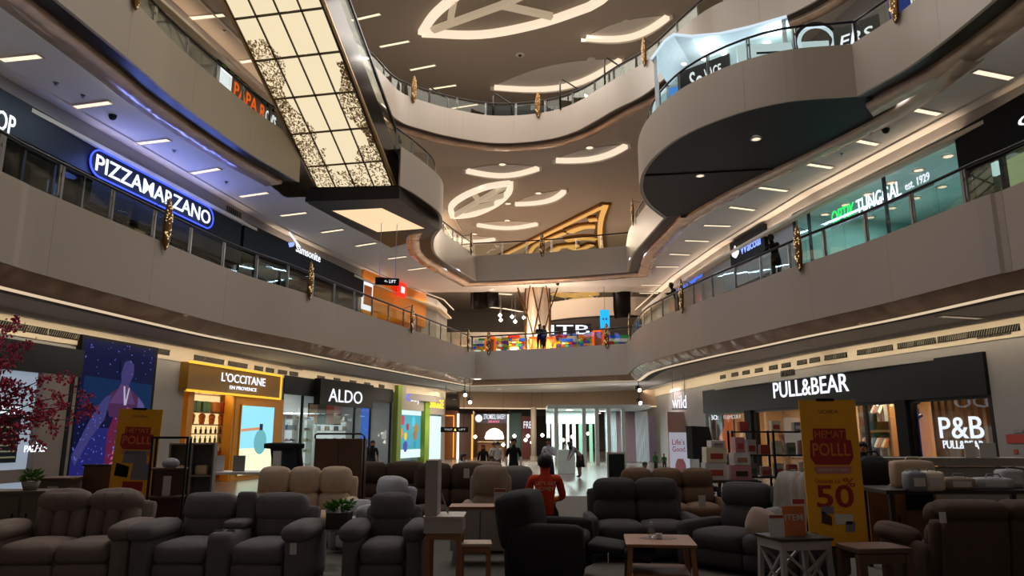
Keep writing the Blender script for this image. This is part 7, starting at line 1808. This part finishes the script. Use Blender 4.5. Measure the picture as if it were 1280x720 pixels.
# ---- pink blossom tree at the left edge
def branch_tree():
    base = G(-60, 12.5, 1.5); t = thing('blossom_tree', 'pink artificial blossom tree reaching in from the left edge', 'tree', (base.x, 12.5, 0), 0)
    rr = random.Random(14); g = MB(); tips = []
    g.tube([(0, 0, 0), (.03, 0, .8), (.02, .02, 1.5), (.1, 0, 2.1)], [.09, .08, .07, .05], 8)
    def tgt(px, py): v = PD(px, py, 12.5 + rr.uniform(-.3, .3)); return v - Vector((base.x, 12.5, 0))
    ends = [((30, 432), (.05, 0, 2.0)), ((100, 490), (.03, 0, 1.5)), ((72, 470), (.05, 0, 1.7)), ((60, 520), (.03, 0, 1.4)), ((88, 525), (.03, 0, 1.3)), ((40, 545), (.02, 0, 1.2)), ((20, 400), (.08, 0, 2.1)), ((12, 480), (.05, 0, 1.8)), ((45, 490), (.04, 0, 1.6)), ((10, 440), (.06, 0, 2.0)), ((105, 505), (.03, 0, 1.4))]
    for (px, py), s in ends:
        e = tgt(px, py); s = Vector(s); pts_ = [s.lerp(e, f) + Vector((0, 0, .12 * math.sin(PI * f) + rr.uniform(-.03, .03))) for f in [k / 6 for k in range(7)]]
        g.tube(pts_, [.022 * (1 - .8 * k / 6) for k in range(7)], 5)
        tips += [(p, .4 + k * .1) for k, p in enumerate(pts_[2:])]
        for k in range(2, 7):
            for _ in range(2):
                b = pts_[k] + Vector((rr.uniform(-.22, .22), rr.uniform(-.2, .2), rr.uniform(-.22, .12))); g.tube([pts_[k], b], [.006, .003], 4); tips += [(b, 1), (pts_[k].lerp(b, .5), .8)]
    mk('branches', g, 'wood_dark', t)
    fm = MB(); fm.add([(0, 0, -.008), (.026, .01, .01), (.008, .026, .012), (-.021, .016, .01), (-.021, -.016, .012), (.008, -.026, .01)], [(0, 1, 2), (0, 2, 3), (0, 3, 4), (0, 4, 5), (0, 5, 1)])
    g = MB()
    for p, wgt in tips:
        for _ in range(int(10 * wgt)):
            q = p + Vector((rr.gauss(0, .055), rr.gauss(0, .055), rr.gauss(0, .045)))
            g.add(fm.v, fm.f, Matrix.Translation(q) @ Matrix.Rotation(rr.uniform(0, 6), 4, 'X') @ Matrix.Rotation(rr.uniform(0, 6), 4, 'Y') @ Matrix.Scale(rr.uniform(.7, 1.3), 4))
    o = mk('blossoms', g, M('blossom', '#a8284c', .7, var=.35, scale=9), t); o['kind'] = 'stuff'
branch_tree()
# ================================================================== PEOPLE
POSES = {
 'stand': dict(pel=(0, 0, .53), spi=(0, .005, .62), che=(0, .0, .74), nec=(0, .0, .845), hea=(0, -.01, .90), top=(0, -.008, .955),
   sh=((-.095, 0, .805), (.095, 0, .805)), el=((-.13, .02, .655), (.13, .02, .655)), wr=((-.135, -.02, .52), (.135, -.02, .52)),
   hi=((-.05, 0, .505), (.05, 0, .505)), kn=((-.052, -.005, .285), (.052, -.005, .285)), an=((-.055, .015, .05), (.055, .015, .05)), to=((-.062, -.06, .018), (.062, -.06, .018))),
 'lean': dict(pel=(0, .05, .52), spi=(0, .03, .61), che=(0, -.02, .72), nec=(0, -.06, .82), hea=(0, -.085, .87), top=(0, -.09, .925),
   sh=((-.095, -.02, .785), (.095, -.02, .785)), el=((-.13, -.10, .665), (.13, -.10, .665)), wr=((-.05, -.18, .69), (.05, -.18, .69)),
   hi=((-.05, .05, .50), (.05, .05, .50)), kn=((-.052, .03, .285), (.052, .05, .285)), an=((-.055, .05, .05), (.055, .07, .05)), to=((-.062, -.02, .018), (.062, -.0, .018))),
 'phone': dict(pel=(0, 0, .53), spi=(0, .005, .62), che=(0, .0, .74), nec=(0, -.01, .845), hea=(0, -.03, .895), top=(0, -.035, .95),
   sh=((-.095, 0, .805), (.095, 0, .805)), el=((-.13, .0, .66), (.12, -.04, .66)), wr=((-.10, -.10, .70), (.06, -.15, .74)),
   hi=((-.05, 0, .505), (.05, 0, .505)), kn=((-.052, -.005, .285), (.052, -.02, .285)), an=((-.055, .015, .05), (.055, .015, .05)), to=((-.062, -.06, .018), (.062, -.06, .018))),
 'walk': dict(pel=(0, 0, .525), spi=(0, .0, .62), che=(0, -.01, .74), nec=(0, -.015, .845), hea=(0, -.025, .90), top=(0, -.025, .955),
   sh=((-.095, .01, .805), (.095, -.01, .805)), el=((-.125, .06, .66), (.125, -.03, .655)), wr=((-.12, .06, .53), (.12, -.10, .55)),
   hi=((-.05, 0, .505), (.05, 0, .505)), kn=((-.052, -.07, .30), (.052, .03, .28)), an=((-.055, -.09, .06), (.055, .13, .07)), to=((-.06, -.165, .03), (.06, .07, .018))),
 'sit': dict(pel=(0, .06, .30), spi=(0, .065, .39), che=(0, .04, .51), nec=(0, .02, .61), hea=(0, .0, .655), top=(0, .0, .71),
   sh=((-.098, .03, .575), (.098, .03, .575)), el=((-.135, .0, .43), (.135, .0, .43)), wr=((-.08, -.11, .40), (.08, -.11, .40)),
   hi=((-.055, .05, .285), (.055, .05, .285)), kn=((-.07, -.17, .29), (.07, -.17, .29)), an=((-.07, -.17, .05), (.07, -.17, .05)), to=((-.075, -.25, .018), (.075, -.25, .018))),
 'bend': dict(pel=(0, .06, .52), spi=(0, .02, .60), che=(0, -.09, .69), nec=(0, -.17, .755), hea=(0, -.215, .79), top=(0, -.25, .835),
   sh=((-.095, -.13, .73), (.095, -.13, .73)), el=((-.12, -.18, .59), (.12, -.18, .59)), wr=((-.08, -.24, .47), (.08, -.24, .47)),
   hi=((-.05, .06, .50), (.05, .06, .50)), kn=((-.052, .03, .285), (.052, .03, .285)), an=((-.055, .05, .05), (.055, .05, .05)), to=((-.062, -.025, .018), (.062, -.025, .018))),
}
_pc = {}
def body_mesh(pose):
    if pose in _pc: return _pc[pose]
    J = POSES[pose]; V = []; R = []; EDG = []; SEG = []
    def add(p, r): V.append(Vector(p)); R.append(r); return len(V) - 1
    pel = add(J['pel'], (.085, .06)); spi = add(J['spi'], (.072, .052)); che = add(J['che'], (.088, .058)); nec = add(J['nec'], (.034, .034)); hea = add(J['hea'], (.048, .054)); top = add(J['top'], (.040, .046))
    def e(a, b, tg): EDG.append((a, b)); SEG.append((a, b, tg))
    e(pel, spi, 'shirt'); e(spi, che, 'shirt'); e(che, nec, 'shirt'); e(nec, hea, 'skin'); e(hea, top, 'skin')
    for s in (0, 1):
        sh_ = add(J['sh'][s], (.040, .040)); el = add(J['el'][s], (.029, .029)); wr_ = add(J['wr'][s], (.019, .019)); ha = add(Vector(J['wr'][s]) + (Vector(J['wr'][s]) - Vector(J['el'][s])).normalized() * .035, (.020, .013))
        e(che, sh_, 'shirt'); e(sh_, el, 'shirt'); e(el, wr_, 'arm'); e(wr_, ha, 'skin')
        hi = add(J['hi'][s], (.060, .060)); kn = add(J['kn'][s], (.040, .040)); an = add(J['an'][s], (.024, .026)); to = add(J['to'][s], (.022, .016))
        e(pel, hi, 'pants'); e(hi, kn, 'pants'); e(kn, an, 'pants'); e(an, to, 'shoe')
    me = bpy.data.meshes.new('pb'); me.from_pydata(V, EDG, []); ob = bpy.data.objects.new('pb', me); COL.objects.link(ob)
    m = ob.modifiers.new('s', 'SKIN'); m.use_smooth_shade = True
    for i, d in enumerate(me.skin_vertices[0].data): d.radius = R[i]; d.use_root = (i == 0)
    ob.modifiers.new('u', 'SUBSURF').levels = 1
    dg = bpy.context.evaluated_depsgraph_get(); ev = ob.evaluated_get(dg); out = bpy.data.meshes.new_from_object(ev)
    bpy.data.objects.remove(ob)
    vs = [v.co.copy() for v in out.vertices]; fs = [tuple(p.vertices) for p in out.polygons]; tags = []
    for f in fs:
        c = sum((vs[i] for i in f), Vector()) / len(f); best = None
        for a, b, tg in SEG:
            ab = V[b] - V[a]; t = max(0, min(1, (c - V[a]).dot(ab) / ab.length_squared)); d = (V[a] + ab * t - c).length - R[a][0] * .4
            if best is None or d < best[0]: best = (d, tg)
        tags.append(best[1])
    g = MB(); g.v = [tuple(v) for v in vs]; g.f = fs
    n0 = len(g.f)
    hd = Vector(J['hea']).lerp(Vector(J['top']), .45)
    # nose, ears, fingers grow out of the same mesh
    g.tube([hd + Vector((0, -.045, .005)), hd + Vector((0, -.062, -.012))], [.006, .009], 6)
    for s in (-1, 1): g.ball(hd + Vector((s * .05, .0, -.005)), .013, 6, 4, (.5, 1, 1.3))
    for s in (0, 1):
        w_ = Vector(J['wr'][s]); d = (w_ - Vector(J['el'][s])).normalized(); side = d.cross(Vector((0, 0, 1)) if abs(d.z) < .8 else Vector((0, 1, 0))).normalized(); dn = d.cross(side)
        pb_ = w_ + d * .045
        for k in range(4):
            o_ = side * (.012 - .008 * k); L = (.036, .042, .040, .030)[k]
            g.tube([pb_ + o_, pb_ + o_ + d * L * .5 + dn * .003, pb_ + o_ + d * L * .85 + dn * .012], [.0055, .005, .0035], 5)
        th = w_ + d * .02 + side * .016; g.tube([th, th + side * .012 + d * .015, th + side * .014 + d * .032 + dn * .006], [.006, .0055, .004], 5)
    tags += ['skin'] * (len(g.f) - n0)
    _pc[pose] = (g, tags, hd, J); return _pc[pose]
def person(label, loc, h, rz, pose='stand', shirt='#222228', pants='#1a1a20', skin='#a87858', hair='#15110f', long=False, arm=None, scarf=None, skirt=None):
    g, tags, hd, J = body_mesh(pose)
    t = thing('person', label, 'person', loc, rz)
    cols = {'shirt': shirt, 'arm': arm or shirt, 'pants': pants, 'skin': skin, 'shoe': '#1c1a1a'}
    ks = list(cols); mats = [M('cloth_' + cols[k].lstrip('#') + ('_skin' if k == 'skin' else ''), cols[k], .8, spec=.2) for k in ks]
    me = g.mesh('body', mats, True)
    for p, tg in zip(me.polygons, tags): p.material_index = ks.index(tg)
    o = link('body', me, t); o.scale = (h, h, h)
    hm = M('hair_' + (scarf or hair).lstrip('#'), scarf or hair, .6)
    b = MB(); b.ball(hd + Vector((0, .010, .012)), .062, 12, 8, (.95, 1.08, 1.0))
    b.v = [tuple((v[0], max(v[1], hd.y - .028) if v[2] < hd.z + .022 else v[1], v[2] if v[1] > hd.y - .01 else max(v[2], hd.z + .016))) for v in b.v]
    if long or scarf: b.rbox(hd.x - .055, hd.x + .055, hd.y + .0, hd.y + .062, hd.z - .13, hd.z + .02, .03, 4)
    o = link('hair' if not scarf else 'headscarf', b.mesh('hair', hm, True), t); o.scale = (h, h, h)
    b = MB()
    for s in (-1, 1): b.ball(hd + Vector((s * .018, -.049, .006)), .0065, 6, 4)
    o = link('eyes', b.mesh('eyes', M('eye_dark', '#100c0a', .3)), t); o.scale = (h, h, h)
    b = MB(); b.ball(hd + Vector((0, -.049, -.026)), .012, 6, 4, (1.1, .5, .35)); o = link('mouth', b.mesh('mouth', M('lip', '#7a4038', .6)), t); o.scale = (h, h, h)
    if skirt:
        b = MB(); p = Vector(J['pel']); b.lathe([(.075, .05), (.09, 0), (.115, -.26), (.105, -.26)][::-1], (p.x, p.y, p.z), 12); o = link('skirt', b.mesh('skirt', M('cloth_' + skirt.lstrip('#'), skirt, .8), True), t); o.scale = (h, h, h)
    return t
def ground_person(label, px, ytop, D, rz, pose='stand', **k):
    v = PD(px, ytop, D); J = POSES[pose]; frac = J['top'][2] + .045
    return person(label, (v.x, D, .012 if D < 18 else 0.001), v.z / frac, rz, pose, **k)
# the man in red sits on a stool with his back to us
t = ground_person('person in red shirt with yellow sleeves seated with back turned', 681, 567, 9.7, PI, 'sit', shirt='#c23a1c', pants='#2a2422', arm='#b08a20', skin='#8a6048')
hh = t.children[0].scale[0]
sl = thing('round_stool', 'stool under the person in red', 'stool', (t.location.x, t.location.y - .06 * hh, .012), 0)
g = MB(); g.lathe([(.19, .0), (.19, .05)], (0, 0, .245 * hh - .055), 16); mk('seat', g, 'fab_black', sl); g = MB(); g.lathe([(.2, 0), (.2, .02), (.03, .04), (.03, .245 * hh - .05)], n=12); mk('pedestal', g, 'steel', sl)
E_ = M('shirt_print', '#d8b890', .7)
letters("LET'S GET", (-.075 * hh, .075 * hh, .525 * hh, .55 * hh), .128 * hh, E_, t, .004, .01, joined=True, name='shirt_print'); letters('HOMEY!', (-.07 * hh, .07 * hh, .485 * hh, .512 * hh), .126 * hh, E_, t, .004, .01, joined=True, name='shirt_print')
for o in t.children:
    if o.name.startswith('shirt_print'):
        for v in o.data.vertices: v.co = (-v.co.x, .258 * hh - v.co.y - .0, v.co.z)
        o.data.flip_normals(); o['kind'] = 'stuff'
        o.location = (0, -.005 * hh, 0)
ground_person('person in pale shirt looking at a phone by the bright white display', 617, 553, 27, .5, 'phone', shirt='#b0a89c', pants='#22242c')
ground_person('person in black with bare arms standing by the dark glass', 466, 550, 24, .3, 'stand', shirt='#171518', pants='#171518', arm='#8a6048', long=True, skirt='#171518')
ground_person('person in dark clothes beside the brown wardrobe panel', 457, 549, 23.2, -.4, 'phone', shirt='#14161c', pants='#14161c', hair='#10131c')
t = ground_person('person in white seated by the far amber light strip', 580, 566, 21, .9, 'sit', shirt='#b8b4b0', pants='#2c2c34', long=True)
seats = [(t, 'seated by the amber strip')]
ground_person('person in black with a dark red headscarf before the bakery', 604, 555, 24, -.2, 'stand', shirt='#15151a', pants='#15151a', scarf='#5a1c24')
ground_person('person in white top and grey trousers before the bakery', 622, 552, 25, .2, 'walk', shirt='#b8b0ac', pants='#50505a')
t = ground_person('person in grey seated low before the bakery', 614, 569, 20, .5, 'sit', shirt='#6a6a70', pants='#202228'); seats.append((t, 'seated before the bakery'))
ground_person('person in white shirt with black overall left of the person in red', 642, 547, 20, .1, 'stand', shirt='#16161c', pants='#16161c', arm='#c0bcb8')
ground_person('person in white blouse with long black hair and navy skirt', 686, 547, 21, -.3, 'phone', shirt='#b4b8c0', pants='#1c2440', long=True, skirt='#1c2440')
ground_person('person in black skirt bending over inside the glass kiosk', 722, 552, 27, -1.3, 'bend', shirt='#8a8488', pants='#8a6a58', long=True, skirt='#131318')
ground_person('person in green top and dark cap by the lilac wall', 819, 565, 30, .5, 'stand', shirt='#2c5a28', pants='#1c2a1c')
ground_person('person in dark green beside the amber wall strip', 830, 567, 31, -.3, 'walk', shirt='#24482a', pants='#1a1a1e')
t = ground_person('person with dark hair seated behind the long brown sofa', 806, 577, 19, .2, 'sit', shirt='#9c9ca0', pants='#2a2a30'); seats.append((t, 'seated behind the long brown sofa'))
t = ground_person('person in red jacket seated below the black loudspeaker', 884, 573, 16, .3, 'sit', shirt='#7a1420', pants='#1a1a1e'); seats.append((t, 'in the red jacket'))
ground_person('person in black facing the orange window poster', 900, 553, 19, 2.6, 'stand', shirt='#18161a', pants='#18161a', skin='#8a6048')
ground_person('person in black standing beside the right yellow banner', 1078, 552, 12.5, -.5, 'stand', shirt='#131214', pants='#131214', hair='#0c0a0a')
for t, lb in seats:
    h_ = t.children[0].scale[0]; d = Vector((0, .05 * h_, 0)); d.rotate(t.rotation_euler)
    sl = thing('round_stool', f'stool under the person {lb}', 'stool', (t.location.x + d.x, t.location.y + d.y, t.location.z), 0)
    g = MB(); z = .235 * h_; g.lathe([(.17, 0), (.17, .04)], (0, 0, z - .045), 14); mk('seat', g, 'fab_black', sl); g = MB(); g.lathe([(.18, 0), (.18, .02), (.025, .03), (.025, z - .04)], n=10); mk('pedestal', g, 'steel', sl)
def deck_person(label, px, ytop, path, sec, z, off, rz, pose, **k):
    a, b = path.sec[sec]
    i = min(range(a, b + 1), key=lambda j: abs(proj((*path.off(j, off), z + 1.2))[0] - px) + (1e3 if path.p[j].y < 5 else 0))
    q = path.off(i, off); dd = ray(px, ytop); zt_ = CAMZ + dd.z * q.y / dd.y; n = path.n[i]
    h = min(1.65, max(1.2, (zt_ - z) / (POSES[pose]['top'][2] + .045)))
    return person(label, (q.x, q.y, z - .05), h, math.atan2(n.y, n.x) - PI / 2 + rz, pose, **k)
deck_person('person in black leaning on the right lower railing by the optician', 968, 291, PATH1, 2, z1, .66, .5, 'lean', shirt='#15140f', pants='#15140f', skin='#4a352a')
deck_person('person in dark jacket leaning on the right lower railing far back', 843, 351, PATH1, 2, z1, .66, -.3, 'lean', shirt='#1a1816', pants='#1a1816', skin='#5a4034')
deck_person('person in black at the middle of the lower bridge railing, left of two', 672, 404, PATH1, 1, z1, .72, .4, 'lean', shirt='#121214', pants='#141416', skin='#5a4034')
deck_person('person in grey at the middle of the lower bridge railing, right of two', 679, 405, PATH1, 1, z1, .72, -.5, 'stand', shirt='#3a3c48', pants='#1a1a20', skin='#5a4034')
g = MB(); g.rbox(-.16, .16, -.1, .1, 0, .34, .06, 4, .02); q = PATH1
i = min(range(*PATH1.sec[2]), key=lambda j: abs(proj((*PATH1.off(j, .8), z1 + .2))[0] - 959)); qq = PATH1.off(i, .8)
t = thing('rucksack', 'dark rucksack on the walkway beside the leaning person', 'bag', (qq.x, qq.y, z1 - .05), 0); mk('body', g, 'fab_black', t, True); g = MB(); g.tube([(-.05, 0, .33), (0, 0, .4), (.05, 0, .33)], .012, 5); mk('strap', g, 'fab_black', t)
